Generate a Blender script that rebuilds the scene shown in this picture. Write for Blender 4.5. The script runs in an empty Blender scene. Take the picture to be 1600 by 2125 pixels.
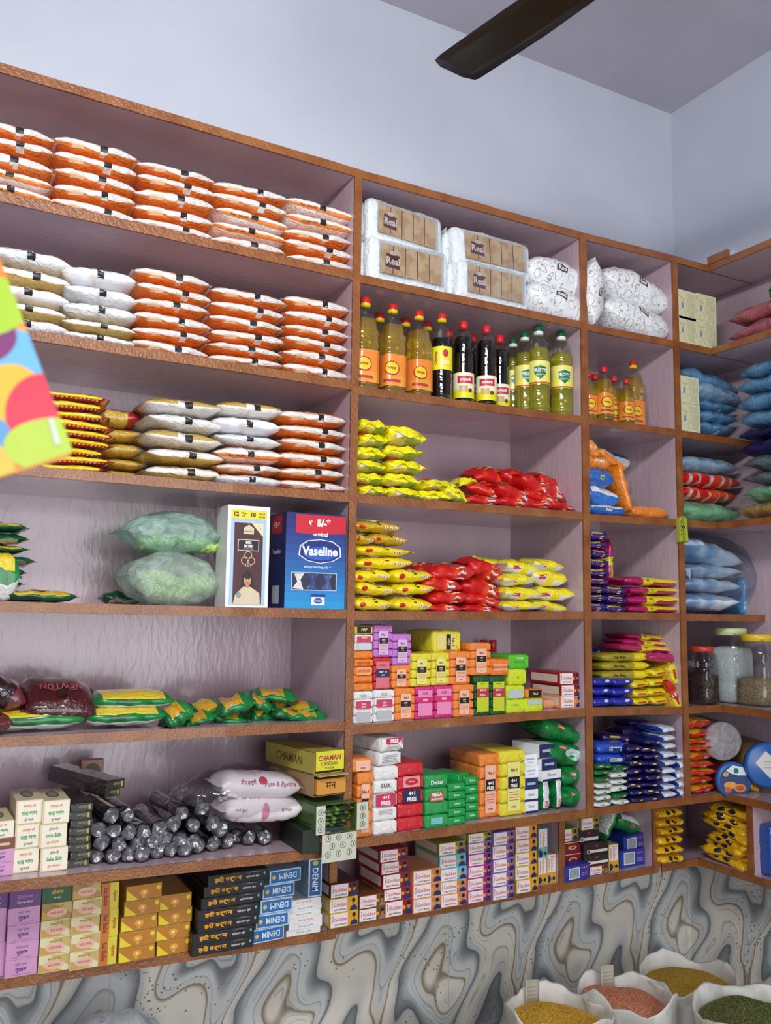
import bpy, math, random
from mathutils import Vector, Matrix, noise
random.seed(7)
PI=math.pi
SC=bpy.context.scene; COL=SC.collection
LP=(41,86,0.04)
# ------------------------------------------------------------------ camera model
F=1813.433; YAW,PIT,ROL=.49844,.11346,.01371
CAM=Vector((-1.9521,-2.2152,1.5949))
_f=Vector((math.sin(YAW)*math.cos(PIT),math.cos(YAW)*math.cos(PIT),math.sin(PIT)))
_r=Vector((math.cos(YAW),-math.sin(YAW),0)); _u=_r.cross(_f)
RT=math.cos(ROL)*_r+math.sin(ROL)*_u; UP=-math.sin(ROL)*_r+math.cos(ROL)*_u
def ray(px,py): return _f+RT*((px-800)/F)-UP*((py-1062.5)/F)
def AT(px,py,y=0.):
    d=ray(px,py); return CAM+d*((y-CAM.y)/d.y)
def ATX(px,py,x):
    d=ray(px,py); return CAM+d*((x-CAM.x)/d.x)
def ATZ(px,py,z):
    d=ray(px,py); return CAM+d*((z-CAM.z)/d.z)
# ------------------------------------------------------------------ materials
_M={}
def lin(h):
    h=h.lstrip('#'); c=[int(h[i:i+2],16)/255 for i in (0,2,4)]
    return tuple((x/12.92 if x<=.04045 else ((x+.055)/1.055)**2.4) for x in c)+(1,)
def newmat(name):
    m=bpy.data.materials.new(name); m.use_nodes=True; nt=m.node_tree; nt.nodes.clear()
    out=nt.nodes.new('ShaderNodeOutputMaterial'); p=nt.nodes.new('ShaderNodeBsdfPrincipled')
    nt.links.new(p.outputs[0],out.inputs[0]); return m,nt,p,out
def N(nt,t,**k):
    n=nt.nodes.new(t)
    for a,b in k.items():
        if a in n.inputs: n.inputs[a].default_value=b
        else: setattr(n,a,b)
    return n
def bump(nt,p,src,strength=.3,dist=.002):
    b=N(nt,'ShaderNodeBump'); b.inputs['Strength'].default_value=strength; b.inputs['Distance'].default_value=dist
    nt.links.new(src,b.inputs['Height']); nt.links.new(b.outputs[0],p.inputs['Normal']); return b
def ncol(nt,p,src,c1,c2,lo=.35,hi=.65):
    r=N(nt,'ShaderNodeValToRGB'); r.color_ramp.elements[0].position=lo; r.color_ramp.elements[1].position=hi
    r.color_ramp.elements[0].color=c1; r.color_ramp.elements[1].color=c2
    nt.links.new(src,r.inputs[0]); nt.links.new(r.outputs[0],p.inputs['Base Color']); return r
def mat(key):
    if key in _M: return _M[key]
    if key in SPECIAL: m=SPECIAL[key](); _M[key]=m; return m
    h,_,kind=key.partition('|'); kind=kind or 'wrap'; c=lin(h)
    m,nt,p,out=newmat(kind+'_'+h.strip('#')); tc=N(nt,'ShaderNodeTexCoord')
    no=N(nt,'ShaderNodeTexNoise'); nt.links.new(tc.outputs['Object'],no.inputs['Vector'])
    k=.93 if kind!='ink' else .96
    ncol(nt,p,no.outputs[0],tuple(x*k for x in c[:3])+(1,),c)
    if kind=='wrap':
        no.inputs['Scale'].default_value=45; no.inputs['Detail'].default_value=3; no.inputs['Distortion'].default_value=1.2
        p.inputs['Roughness'].default_value=.32; p.inputs['Coat Weight'].default_value=.35; p.inputs['Coat Roughness'].default_value=.12
        bump(nt,p,no.outputs[0],.55,.006)
    elif kind=='film':
        no.inputs['Scale'].default_value=30; no.inputs['Distortion'].default_value=2
        p.inputs['Roughness'].default_value=.18; p.inputs['Coat Weight'].default_value=.8; p.inputs['Coat Roughness'].default_value=.08
        bump(nt,p,no.outputs[0],.8,.008)
    elif kind=='card':
        no.inputs['Scale'].default_value=20; p.inputs['Roughness'].default_value=.45; p.inputs['Coat Weight'].default_value=.1
    elif kind=='ink':
        no.inputs['Scale'].default_value=60; p.inputs['Roughness'].default_value=.4
    elif kind=='foil':
        no.inputs['Scale'].default_value=60; no.inputs['Distortion'].default_value=2; p.inputs['Metallic'].default_value=.8; p.inputs['Roughness'].default_value=.3
        bump(nt,p,no.outputs[0],.5,.004)
    elif kind=='plastic':
        p.inputs['Roughness'].default_value=.3
    elif kind=='matte':
        no.inputs['Scale'].default_value=15; p.inputs['Roughness'].default_value=.8; bump(nt,p,no.outputs[0],.2,.003)
    elif kind=='bag':      # translucent crumpled polythene
        no.inputs['Scale'].default_value=22; no.inputs['Distortion'].default_value=1.5; no.inputs['Detail'].default_value=4
        p.inputs['Roughness'].default_value=.28; bump(nt,p,no.outputs[0],.9,.01)
        tr=N(nt,'ShaderNodeBsdfTransparent'); tr.inputs[0].default_value=tuple(min(1,.35+.65*x) for x in c[:3])+(1,)
        mx=N(nt,'ShaderNodeMixShader'); mr=N(nt,'ShaderNodeMapRange'); mr.inputs['To Min'].default_value=.15; mr.inputs['To Max'].default_value=.7
        nt.links.new(no.outputs[0],mr.inputs[0]); nt.links.new(mr.outputs[0],mx.inputs[0])
        nt.links.new(tr.outputs[0],mx.inputs[1]); nt.links.new(p.outputs[0],mx.inputs[2]); nt.links.new(mx.outputs[0],out.inputs[0])
    elif kind=='clear':    # clear film or thin clear plastic wall
        no.inputs['Scale'].default_value=25; no.inputs['Distortion'].default_value=1
        gl=N(nt,'ShaderNodeBsdfGlossy'); gl.inputs['Roughness'].default_value=.08
        tr=N(nt,'ShaderNodeBsdfTransparent'); tr.inputs[0].default_value=c
        lw=N(nt,'ShaderNodeLayerWeight'); lw.inputs[0].default_value=.35
        b=bump(nt,p,no.outputs[0],.5,.006); nt.links.new(b.outputs[0],gl.inputs['Normal'])
        mr=N(nt,'ShaderNodeMapRange'); mr.inputs['To Min'].default_value=.05; mr.inputs['To Max'].default_value=.42
        nt.links.new(lw.outputs['Facing'],mr.inputs[0])
        mx=N(nt,'ShaderNodeMixShader'); nt.links.new(mr.outputs[0],mx.inputs[0])
        nt.links.new(tr.outputs[0],mx.inputs[1]); nt.links.new(gl.outputs[0],mx.inputs[2]); nt.links.new(mx.outputs[0],out.inputs[0])
    elif kind=='oil':
        no.inputs['Scale'].default_value=8; p.inputs['Transmission Weight'].default_value=.78; p.inputs['Roughness'].default_value=.06; p.inputs['IOR'].default_value=1.3
    _M[key]=m; return m
def m_wall():
    m,nt,p,out=newmat('painted_plaster'); tc=N(nt,'ShaderNodeTexCoord')
    n=N(nt,'ShaderNodeTexNoise',Scale=2.2,Detail=6.); nt.links.new(tc.outputs['Object'],n.inputs[0])
    ncol(nt,p,n.outputs[0],lin('#bfc4d0'),lin('#c6cbd6')); p.inputs['Roughness'].default_value=.6
    n2=N(nt,'ShaderNodeTexNoise',Scale=90.,Detail=3.); nt.links.new(tc.outputs['Object'],n2.inputs[0]); bump(nt,p,n2.outputs[0],.12,.002); return m
def m_ceil():
    m,nt,p,out=newmat('ceiling_paint'); tc=N(nt,'ShaderNodeTexCoord')
    n=N(nt,'ShaderNodeTexNoise',Scale=3.,Detail=5.); nt.links.new(tc.outputs['Object'],n.inputs[0])
    ncol(nt,p,n.outputs[0],lin('#b4afba'),lin('#bcb7c2')); p.inputs['Roughness'].default_value=.7; return m
def m_shelf():
    m,nt,p,out=newmat('lilac_gloss_paint'); tc=N(nt,'ShaderNodeTexCoord')
    mp=N(nt,'ShaderNodeMapping'); mp.inputs['Scale'].default_value=(1,1,.3); nt.links.new(tc.outputs['Object'],mp.inputs[0])
    n=N(nt,'ShaderNodeTexNoise',Scale=5.,Detail=4.); nt.links.new(mp.outputs[0],n.inputs[0])
    ncol(nt,p,n.outputs[0],lin('#b89fa9'),lin('#c5aeb7')); p.inputs['Roughness'].default_value=.22; p.inputs['Coat Weight'].default_value=.4; p.inputs['Coat Roughness'].default_value=.1
    n2=N(nt,'ShaderNodeTexNoise',Scale=55.,Detail=3.,Distortion=.8); nt.links.new(mp.outputs[0],n2.inputs[0]); bump(nt,p,n2.outputs[0],.45,.004); return m
def m_edge():
    m,nt,p,out=newmat('brown_enamel_edge'); tc=N(nt,'ShaderNodeTexCoord')
    n=N(nt,'ShaderNodeTexNoise',Scale=14.,Detail=8.); nt.links.new(tc.outputs['Object'],n.inputs[0])
    r=ncol(nt,p,n.outputs[0],lin('#7a431f'),lin('#98602f'),.3,.7)
    e=r.color_ramp.elements.new(.78); e.color=lin('#a9835e')
    w=N(nt,'ShaderNodeTexWave',Scale=28.,Distortion=2.5,Detail=2.,bands_direction='DIAGONAL'); nt.links.new(tc.outputs['Object'],w.inputs[0])
    n2=N(nt,'ShaderNodeTexNoise',Scale=160.,Detail=3.); nt.links.new(tc.outputs['Object'],n2.inputs[0])
    mm=N(nt,'ShaderNodeMath',operation='MULTIPLY_ADD'); nt.links.new(w.outputs[1],mm.inputs[0]); mm.inputs[1].default_value=.12; nt.links.new(n2.outputs[0],mm.inputs[2])
    p.inputs['Roughness'].default_value=.3; p.inputs['Coat Weight'].default_value=.3; bump(nt,p,mm.outputs[0],.6,.004); return m
def m_marble():
    m,nt,p,out=newmat('swirled_marble_tile'); tc=N(nt,'ShaderNodeTexCoord'); L=nt.links.new
    sx=N(nt,'ShaderNodeSeparateXYZ'); L(tc.outputs['Object'],sx.inputs[0])
    def mth(op,a,b=None,c=None):
        n=N(nt,'ShaderNodeMath',operation=op)
        for i,v in enumerate((a,b,c)):
            if v is None: continue
            if isinstance(v,(int,float)): n.inputs[i].default_value=v
            else: L(v,n.inputs[i])
        return n.outputs[0]
    T=.56; u=mth('ADD',sx.outputs[0],mth('MULTIPLY',sx.outputs[1],-1.)) # runs on round the corner
    a=mth('MULTIPLY',mth('ADD',u,mth('MULTIPLY',sx.outputs[2],-.35)),2*PI/T)
    cv=N(nt,'ShaderNodeCombineXYZ'); L(mth('COSINE',a),cv.inputs[0]); L(mth('SINE',a),cv.inputs[1]); L(mth('MULTIPLY',sx.outputs[2],8.5),cv.inputs[2])
    n0=N(nt,'ShaderNodeTexNoise',Scale=.5,Detail=0.,Distortion=.2); L(cv.outputs[0],n0.inputs[0])
    mx=N(nt,'ShaderNodeVectorMath',operation='MULTIPLY_ADD'); L(n0.outputs[1],mx.inputs[0]); mx.inputs[1].default_value=(1.8,1.8,1.8); L(cv.outputs[0],mx.inputs[2])
    n1=N(nt,'ShaderNodeTexNoise',Scale=.36,Detail=1.,Roughness=.25,Distortion=.3); L(mx.outputs[0],n1.inputs[0])
    vv=mth('ADD',mth('MULTIPLY',n1.outputs[0],3.4),mth('ADD',mth('MULTIPLY',mth('SINE',mth('ADD',a,.8)),.30),mth('MULTIPLY',sx.outputs[2],1.6)))
    fr=mth('FRACT',mth('MULTIPLY',vv,1.0))
    r=N(nt,'ShaderNodeValToRGB'); L(fr,r.inputs[0]); cr=r.color_ramp
    st=[(0,'#6a6f70'),(.02,'#b9bab8'),(.10,'#cfcdc8'),(.24,'#e2ddd2'),(.38,'#e0d9cc'),(.42,'#a89c8a'),(.445,'#857a68'),(.47,'#d3cdc2'),(.58,'#cdcfce'),(.61,'#9ea5a6'),(.625,'#d3d5d3'),(.76,'#cdcfce'),(.85,'#a7adaf'),(.93,'#868c8e'),(1,'#6a6f70')]
    cr.elements[0].position=0; cr.elements[0].color=lin(st[0][1]); cr.elements[1].position=1; cr.elements[1].color=lin(st[-1][1])
    for q,c in st[1:-1]:
        e=cr.elements.new(q); e.color=lin(c)
    # fine flow lines
    ln=mth('PINGPONG',mth('MULTIPLY',vv,9.5),.5); n4=N(nt,'ShaderNodeTexNoise',Scale=4.,Detail=1.); L(tc.outputs['Object'],n4.inputs[0])
    lm=mth('MULTIPLY',mth('SUBTRACT',1.,mth('MINIMUM',mth('MULTIPLY',ln,9.),1.)),mth('MULTIPLY',mth('GREATER_THAN',n4.outputs[0],.5),.5))
    ml=N(nt,'ShaderNodeMix',data_type='RGBA'); L(lm,ml.inputs[0]); L(r.outputs[0],ml.inputs[6]); ml.inputs[7].default_value=lin('#5f6567')
    v=N(nt,'ShaderNodeTexVoronoi',Scale=70.); L(tc.outputs['Object'],v.inputs[0])
    n3=N(nt,'ShaderNodeTexNoise',Scale=5.,Detail=2.); L(tc.outputs['Object'],n3.inputs[0])
    k=mth('MULTIPLY',mth('LESS_THAN',v.outputs[0],.2),mth('GREATER_THAN',n3.outputs[0],.56))
    m2=N(nt,'ShaderNodeMix',data_type='RGBA'); L(k,m2.inputs[0]); L(ml.outputs[2],m2.inputs[6]); m2.inputs[7].default_value=lin('#7d6a50')
    # joints
    g=mth('MAXIMUM',mth('LESS_THAN',mth('ABSOLUTE',mth('SUBTRACT',mth('FRACT',mth('DIVIDE',mth('ADD',u,.1),T*2)),.5)),.0012),mth('LESS_THAN',mth('ABSOLUTE',mth('SUBTRACT',mth('FRACT',mth('DIVIDE',sx.outputs[2],.4)),.5)),.0025))
    m3=N(nt,'ShaderNodeMix',data_type='RGBA'); L(g,m3.inputs[0]); L(m2.outputs[2],m3.inputs[6]); m3.inputs[7].default_value=lin('#b9bcb8')
    L(m3.outputs[2],p.inputs['Base Color']); p.inputs['Roughness'].default_value=.14; p.inputs['Specular IOR Level'].default_value=.6; return m
def m_doodle():
    m,nt,p,out=newmat('printed_bakery_wrap'); tc=N(nt,'ShaderNodeTexCoord')
    v=N(nt,'ShaderNodeTexVoronoi',Scale=34.,feature='DISTANCE_TO_EDGE'); v2=N(nt,'ShaderNodeTexVoronoi',Scale=34.)
    n=N(nt,'ShaderNodeTexNoise',Scale=60.,Detail=1.); nt.links.new(tc.outputs['Object'],n.inputs[0])
    mx=N(nt,'ShaderNodeVectorMath',operation='MULTIPLY_ADD'); nt.links.new(n.outputs[1],mx.inputs[0]); mx.inputs[1].default_value=(.02,.02,.02); nt.links.new(tc.outputs['Object'],mx.inputs[2])
    for q in (v,v2): nt.links.new(mx.outputs[0],q.inputs[0])
    w=N(nt,'ShaderNodeMath',operation='PINGPONG'); nt.links.new(v2.outputs[0],w.inputs[0]); w.inputs[1].default_value=.22
    r=N(nt,'ShaderNodeValToRGB'); nt.links.new(w.outputs[0],r.inputs[0])
    r.color_ramp.elements[0].position=.02; r.color_ramp.elements[0].color=lin('#b0a499'); r.color_ramp.elements[1].position=.045; r.color_ramp.elements[1].color=lin('#e9edf0')
    nt.links.new(r.outputs[0],p.inputs['Base Color']); p.inputs['Roughness'].default_value=.25; p.inputs['Coat Weight'].default_value=.4
    n2=N(nt,'ShaderNodeTexNoise',Scale=30.,Detail=3.,Distortion=1.); nt.links.new(tc.outputs['Object'],n2.inputs[0]); bump(nt,p,n2.outputs[0],.5,.008); return m
def m_two(name,c1,c2,scale,lo=.45,hi=.55,rough=.7,bs=.6,bd=.004,detail=2.):
    def f():
        m,nt,p,out=newmat(name); tc=N(nt,'ShaderNodeTexCoord'); n=N(nt,'ShaderNodeTexNoise',Scale=scale,Detail=detail); nt.links.new(tc.outputs['Object'],n.inputs[0])
        ncol(nt,p,n.outputs[0],lin(c1),lin(c2),lo,hi); p.inputs['Roughness'].default_value=rough; bump(nt,p,n.outputs[0],bs,bd); return m
    return f
SPECIAL={'wall':m_wall,'ceil':m_ceil,'shelf':m_shelf,'edge':m_edge,'marble':m_marble,'doodle':m_doodle,
 'floor':m_two('floor_tile','#8d8a86','#9c9893',4.,rough=.4,bs=.05),
 'cake':m_two('sponge_cake','#d2ab7c','#e6c79c',30.,rough=.55,bs=.3),
 'sackcloth':m_two('woven_sack','#cfcdc4','#e2e1da',12.,rough=.6,bs=.5,bd=.01,detail=5.),
 'printbag':m_two('printed_white_pack','#e3d6cf','#eeeef2',22.,.32,.42,.25,.5,.008),
 'noodlered':m_two('red_noodle_pack','#c81a1c','#e04a1c',16.,.5,.62,.25,.5,.008),
 'greenleaf':m_two('green_leaf_pack','#0b5a2a','#15803c',20.,.4,.6,.2,.7,.008),
 'teadark':m_two('tea_pack','#0e3a20','#14502c',20.,.4,.6,.2,.7,.008),
 'potbag':m_two('printed_napkin_pack','#86aed0','#dbe6ee',14.,.4,.6,.3,.5,.006),
 'lintred':m_two('pink_print','#dc98a8','#f2e8ea',18.,.30,.35,.35,.3,.005)}
# ------------------------------------------------------------------ mesh builder
_T={}
def text_geo(s,bold=.015):
    k=(s,bold)
    if k in _T: return _T[k]
    cu=bpy.data.curves.new('t','FONT'); cu.body=s; cu.resolution_u=2; cu.offset=bold
    ob=bpy.data.objects.new('t',cu); me=bpy.data.meshes.new_from_object(ob)
    vs=[(v.co.x,v.co.y) for v in me.vertices]; fs=[tuple(p.vertices) for p in me.polygons]
    bpy.data.objects.remove(ob); bpy.data.curves.remove(cu); bpy.data.meshes.remove(me)
    x0=min(v[0] for v in vs); x1=max(v[0] for v in vs); y0=min(v[1] for v in vs); y1=max(v[1] for v in vs)
    vs=[(x-(x0+x1)/2,y-(y0+y1)/2) for x,y in vs]; _T[k]=(vs,fs,x1-x0,y1-y0); return _T[k]
class B:
    def __init__(s): s.v=[]; s.f=[]; s.m=[]; s.k=[]; s.sm=[]
    def add(s,vs,fs,key,sm=False):
        o=len(s.v); s.v+= [tuple(v) for v in vs]
        for i,f in enumerate(fs):
            s.f.append(tuple(o+j for j in f)); kk=key if isinstance(key,str) else key[i]
            if kk not in s.k: s.k.append(kk)
            s.m.append(s.k.index(kk)); s.sm.append(sm)
    def rect(s,x0,x1,z0,z1,y,key,fm=None,n=1,nz=1):
        fm=fm or (lambda a,b,e:(a,y-e,b)); vs=[]; fs=[]
        for j in range(nz+1):
            for i in range(n+1): vs.append(fm(x0+(x1-x0)*i/n,z0+(z1-z0)*j/nz,0))
        for j in range(nz):
            for i in range(n):
                a=j*(n+1)+i; fs.append((a,a+1,a+n+2,a+n+1))
        s.add(vs,fs,key)
    def poly(s,pts,y,key,fm=None):
        if fm:
            cx=sum(p[0] for p in pts)/len(pts); cz=sum(p[1] for p in pts)/len(pts); P2=[]
            for i,p in enumerate(pts):
                q=pts[(i+1)%len(pts)]; m=max(1,int(math.hypot(q[0]-p[0],q[1]-p[1])/.006))
                P2+= [(p[0]+(q[0]-p[0])*k/m,p[1]+(q[1]-p[1])*k/m) for k in range(m)]
            n=len(P2); vs=[fm(cx,cz,0)]+[fm(cx+(a-cx)*t/3,cz+(b-cz)*t/3,0) for t in (1,2,3) for a,b in P2]
            fs=[(0,1+i,1+(i+1)%n) for i in range(n)]+[(1+t*n+i,1+(t+1)*n+i,1+(t+1)*n+(i+1)%n,1+t*n+(i+1)%n) for t in (0,1) for i in range(n)]
            s.add(vs,fs,key); return
        s.add([(fm(a,b,0) if fm else (a,y,b)) for a,b in pts],[tuple(range(len(pts)))],key)
    def disc(s,cx,cz,rx,rz,y,key,fm=None,n=20,a0=0,a1=2*PI): s.poly([(cx+rx*math.cos(a0+(a1-a0)*i/n),cz+rz*math.sin(a0+(a1-a0)*i/n)) for i in range(n+(0 if a1-a0>6.2 else 1))],y,key,fm)
    def text(s,t,cx,cz,h,key,y=0,w=None,rot=0,fm=None,bold=.015,sx=1):
        vs,fs,W,H=text_geo(t,bold); k=h/H; kx=k*sx
        if w and W*kx>w: kx=w/W
        c,d=math.cos(rot),math.sin(rot); out=[]
        for a,b in vs:
            a,b=a*kx,b*k; a,b=a*c-b*d+cx,a*d+b*c+cz; out.append(fm(a,b,0) if fm else (a,y,b))
        s.add(out,fs,key)
    def box(s,x0,x1,y0,y1,z0,z1,key,r=0):
        if r: 
            vs,fs,_=softgeo(x1-x0,y1-y0,z1-z0,r,3); cx,cy,cz=(x0+x1)/2,(y0+y1)/2,(z0+z1)/2
            s.add([(a+cx,b+cy,c+cz) for a,b,c in vs],fs,key); return
        vs=[(x,y,z) for z in (z0,z1) for y in (y0,y1) for x in (x0,x1)]
        s.add(vs,[(0,2,3,1),(4,5,7,6),(0,1,5,4),(2,6,7,3),(0,4,6,2),(1,3,7,5)],key)
    def lathe(s,prof,key,n=24,c=(0,0),cap=True,M=None,sq=None):
        vs=[];fs=[];ks=[]
        for r,z in prof:
            for i in range(n):
                a=2*PI*i/n; q=1.
                if sq: q=1/ (abs(math.cos(a))**sq+abs(math.sin(a))**sq)**(1/sq)
                vs.append((c[0]+r*q*math.cos(a),c[1]+r*q*math.sin(a),z))
        for j in range(len(prof)-1):
            for i in range(n):
                fs.append((j*n+i,j*n+(i+1)%n,(j+1)*n+(i+1)%n,(j+1)*n+i)); ks.append(key if isinstance(key,str) else key[j])
        if cap:
            fs.append(tuple(range(n-1,-1,-1))); ks.append(ks[0]); fs.append(tuple((len(prof)-1)*n+i for i in range(n))); ks.append(ks[-2] if len(ks)>1 else ks[0])
        if M: vs=[tuple(M@Vector(v)) for v in vs]
        s.add(vs,fs,ks,True)
    def mesh(s,name='mesh'):
        me=bpy.data.meshes.new(name); me.from_pydata(s.v,[],s.f)
        for k in s.k: me.materials.append(mat(k))
        me.polygons.foreach_set('material_index',s.m); me.polygons.foreach_set('use_smooth',s.sm); me.update(); return me
def softgeo(L,W,H,r,n=3,nf=None,amp=0,seed=0,bulge=0,fr=30):
    hx,hy,hz=L/2,W/2,H/2; r=min(r,hx*.98,hy*.98,hz*.98)
    def brk(h):
        q=1-r/h
        if n<=3: return [-1,-q,q,1]
        return [-1,-1+(1-q)*.3]+[-q+2*q*i/(n-2) for i in range(n-1)]+[1-(1-q)*.3,1]
    bx,by,bz=brk(hx),brk(hy),brk(hz); vs=[];idx={};fs=[];ks=[]
    def vid(a,b,c):
        k=(round(a,5),round(b,5),round(c,5))
        if k in idx: return idx[k]
        p=Vector((a*hx,b*hy,c*hz)); q=Vector((max(-hx+r,min(hx-r,p.x)),max(-hy+r,min(hy-r,p.y)),max(-hz+r,min(hz-r,p.z)))); d=p-q
        if d.length>1e-9: p=q+d.normalized()*r
        if bulge:
            p.x+=bulge*(a)*(1-b*b)*(1-c*c); p.y+=bulge*b*(1-a*a)*(1-c*c); p.z+=bulge*c*(1-a*a)*(1-b*b)
        if amp:
            o=Vector((seed*7.3,seed*1.7,seed*3.1)); w=noise.noise_vector(p*fr+o)*amp; p=p+w
        idx[k]=len(vs); vs.append(tuple(p)); return idx[k]
    def face(f,U,V,key,flip):
        for i in range(len(U)-1):
            for j in range(len(V)-1):
                q=[vid(*f(U[i],V[j])),vid(*f(U[i+1],V[j])),vid(*f(U[i+1],V[j+1])),vid(*f(U[i],V[j+1]))]
                fs.append(tuple(q[::-1]) if flip else tuple(q)); ks.append(key)
    face(lambda a,b:(a,-1,b),bx,bz,'f',0); face(lambda a,b:(a,1,b),bx,bz,'k',1)
    face(lambda a,b:(-1,a,b),by,bz,'l',1); face(lambda a,b:(1,a,b),by,bz,'r',0)
    face(lambda a,b:(a,b,-1),bx,by,'b',1); face(lambda a,b:(a,b,1),bx,by,'t',0)
    return vs,fs,ks
def soft(b,L,W,H,r,col,n=3,amp=0,seed=0,bulge=0,ofs=(0,0,0),fr=30):
    vs,fs,ks=softgeo(L,W,H,r,n,None,amp,seed,bulge,fr)
    c=(lambda k:col) if isinstance(col,str) else (lambda k:col.get(k,col['*']))
    b.add([(x+ofs[0],y+ofs[1],z+H/2+ofs[2]) for x,y,z in vs],fs,[c(k) for k in ks],amp>0 or n>3)
class Pouch:
    """crumpled sealed packet, long axis x, lying flat, base on z=0"""
    def __init__(s,L,W,H,seed=0,amp=.0035,bl=2.4,p=4.,q=.5,finw=.8,fin=.012,sag=0,fr=26):
        s.L,s.W,s.H,s.seed,s.amp,s.bl,s.p,s.q,s.finw,s.fin,s.sag,s.fr=L,W,H,seed,amp,bl,p,q,finw,fin,sag,fr
    def rr(s,t):
        t=min(abs(t),1); k=(1-t**s.p)
        return s.W/2*(s.finw+(1-s.finw)*k**.5), max(s.H/2*k**s.q,.0007)
    def pt(s,t,zn,side,e=0):
        ry,rz=s.rr(t); c=(1-min(1,abs(zn))**s.bl)**(1/s.bl)
        x=t*s.L/2 if abs(t)<=1 else math.copysign(s.L/2+(abs(t)-1)*s.fin,t)
        v=Vector((x,side*(ry*c),rz*zn)); o=Vector((s.seed*5.1,s.seed*2.3,s.seed*9.7))
        w=noise.noise_vector(v*s.fr+o)*s.amp + noise.noise_vector(v*s.fr*2.7+o)*s.amp*.45
        k=min(1,rz/(s.H*.2)+.25); v+=Vector((w.x*.5,w.y*.8,w.z*k)); v.y+=side*e; v.z+=s.H/2+s.sag*t*t
        return v
    def fmap(s,side=-1):
        def f(u,v,e):
            t=max(-1,min(1,u/(s.L/2))); ry,rz=s.rr(t); zn=max(-.97,min(.97,(v-s.H/2)/max(rz,.004)))
            return s.pt(t,zn,side,.0012)
        return f
    def tmap(s,zs=1):
        def f(u,v,e):
            t=max(-1,min(1,u/(s.L/2))); ry,rz=s.rr(t); c=min(.999,abs(v)/ry); zn=(1-c**s.bl)**(1/s.bl)
            p=s.pt(t,zn*zs,1 if v>0 else -1); p.z+=.0015*zs; return p
        return f
    def build(s,b,zone,sb=(),zb=(),n=18,nz=8):
        S=sorted(set([round(-1+2*i/n,4) for i in range(n+1)]+[-.96,-.98,.96,.98]+list(sb))); S=[-2,-1.5]+S+[1.5,2]
        Z=sorted(set([round(math.sin(-PI/2+PI*i/nz),4) for i in range(nz+1)]+list(zb)))
        ring=[(z,-1) for z in Z]+[(z,1) for z in reversed(Z[1:-1])]; R=len(ring)
        vs=[s.pt(t,z,d) for t in S for z,d in ring]; fs=[];ks=[]
        for i in range(len(S)-1):
            for j in range(R):
                k=(j+1)%R; fs.append((i*R+j,(i+1)*R+j,(i+1)*R+k,i*R+k))
                z=(ring[j][0]+ring[k][0])/2; d=ring[j][1] if ring[j][1]==ring[k][1] else (ring[j][1] if abs(ring[j][0])<1 else ring[k][1])
                ks.append(zone((S[i]+S[i+1])/2,z,d))
        fs.append(tuple(range(R))[::-1]); ks.append(ks[0]); fs.append(tuple((len(S)-1)*R+i for i in range(R))); ks.append(ks[-1])
        b.add(vs,[f[::-1] for f in fs],ks,True)
# ------------------------------------------------------------------ objects
def link(o,parent=None):
    COL.objects.link(o)
    if parent: o.parent=parent
    return o
LAB=[]
def tag(o,label,cat,group=None,kind=None):
    if label:
        n=len(label.split()); o['label']=label; LAB.append((label,o.name))
        if n>16 or n<4: print('LABELLEN',n,label)
    if cat: o['category']=cat
    if group: o['group']=group
    if kind: o['kind']=kind
    return o
def mob(name,me,parent=None,loc=(0,0,0),rot=(0,0,0),sc=(1,1,1)):
    o=bpy.data.objects.new(name,me); link(o,parent); o.location=loc; o.rotation_euler=rot; o.scale=sc; return o
class Kind:
    """a kind of thing: root mesh (or None) and parts [(name, mesh)], nominal size, origin at the base centre"""
    def __init__(s,name,cat,size,root,parts=()): s.name,s.cat,s.size,s.root,s.parts=name,cat,size,root,list(parts)
def place(K,x,y,z,size=None,rot=(0,0,0),label='',group=None,name=None):
    """y = plane of the front face"""
    L,W,H=K.size; l,w,h=size or K.size
    l=l or L; w=w or W; h=h or H
    o=bpy.data.objects.new(name or K.name,K.root); link(o)
    o.location=(x,y+w/2,z); o.rotation_euler=rot; o.scale=(l/L,w/W,h/H)
    tag(o,label,K.cat,group)
    for nm,me in K.parts:
        c=bpy.data.objects.new(nm,me); link(c,o)
    return o
# ------------------------------------------------------------------ room
V1l,V1r,V2l,V2r,V3l,V3r=-.865,-.8424,0.,.0274,.439,.464
XC,XG,XW=.6295,.645,.8941; D=.408; G0=.135; TH=.0234; CE=3.814; XL=-2.75
RX0,RY0=-4.2,-4.2
def plain(name,x0,x1,y0,y1,z0,z1,key,kind='structure',parent=None):
    b=B(); b.box(x0,x1,y0,y1,z0,z1,key); o=mob(name,b.mesh(name),parent)
    if kind: o['kind']=kind
    return o
plain('floor',RX0,XW,RY0,D,-.1,0,'floor')
plain('ceiling',RX0-.1,XW+.1,RY0-.1,D+.1,CE,CE+.1,'ceil')
plain('wall_back',RX0-.1,XW+.1,D,D+.1,0,CE,'wall')
plain('wall_right',XW,XW+.1,RY0-.1,D,0,CE,'wall')
plain('wall_left',RX0-.1,RX0,RY0-.1,D,0,CE,'wall')
# front wall with the open shop front
b=B(); b.box(RX0,-2.6,RY0-.1,RY0,0,CE,'wall'); b.box(.3,XW,RY0-.1,RY0,0,CE,'wall'); b.box(-2.6,.3,RY0-.1,RY0,2.7,CE,'wall')
o=mob('wall_front',b.mesh('wall_front')); o['kind']='structure'
b=B(); b.box(RX0,XW-.012,D-.012,D,0,.70,'marble'); o=mob('trim_1',b.mesh('marble_tiles')); o['kind']='structure'
b=B(); b.box(XW-.012,XW,RY0,D,0,.70,'marble'); o=mob('trim_2',b.mesh('marble_tiles_side')); o['kind']='structure'
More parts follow.
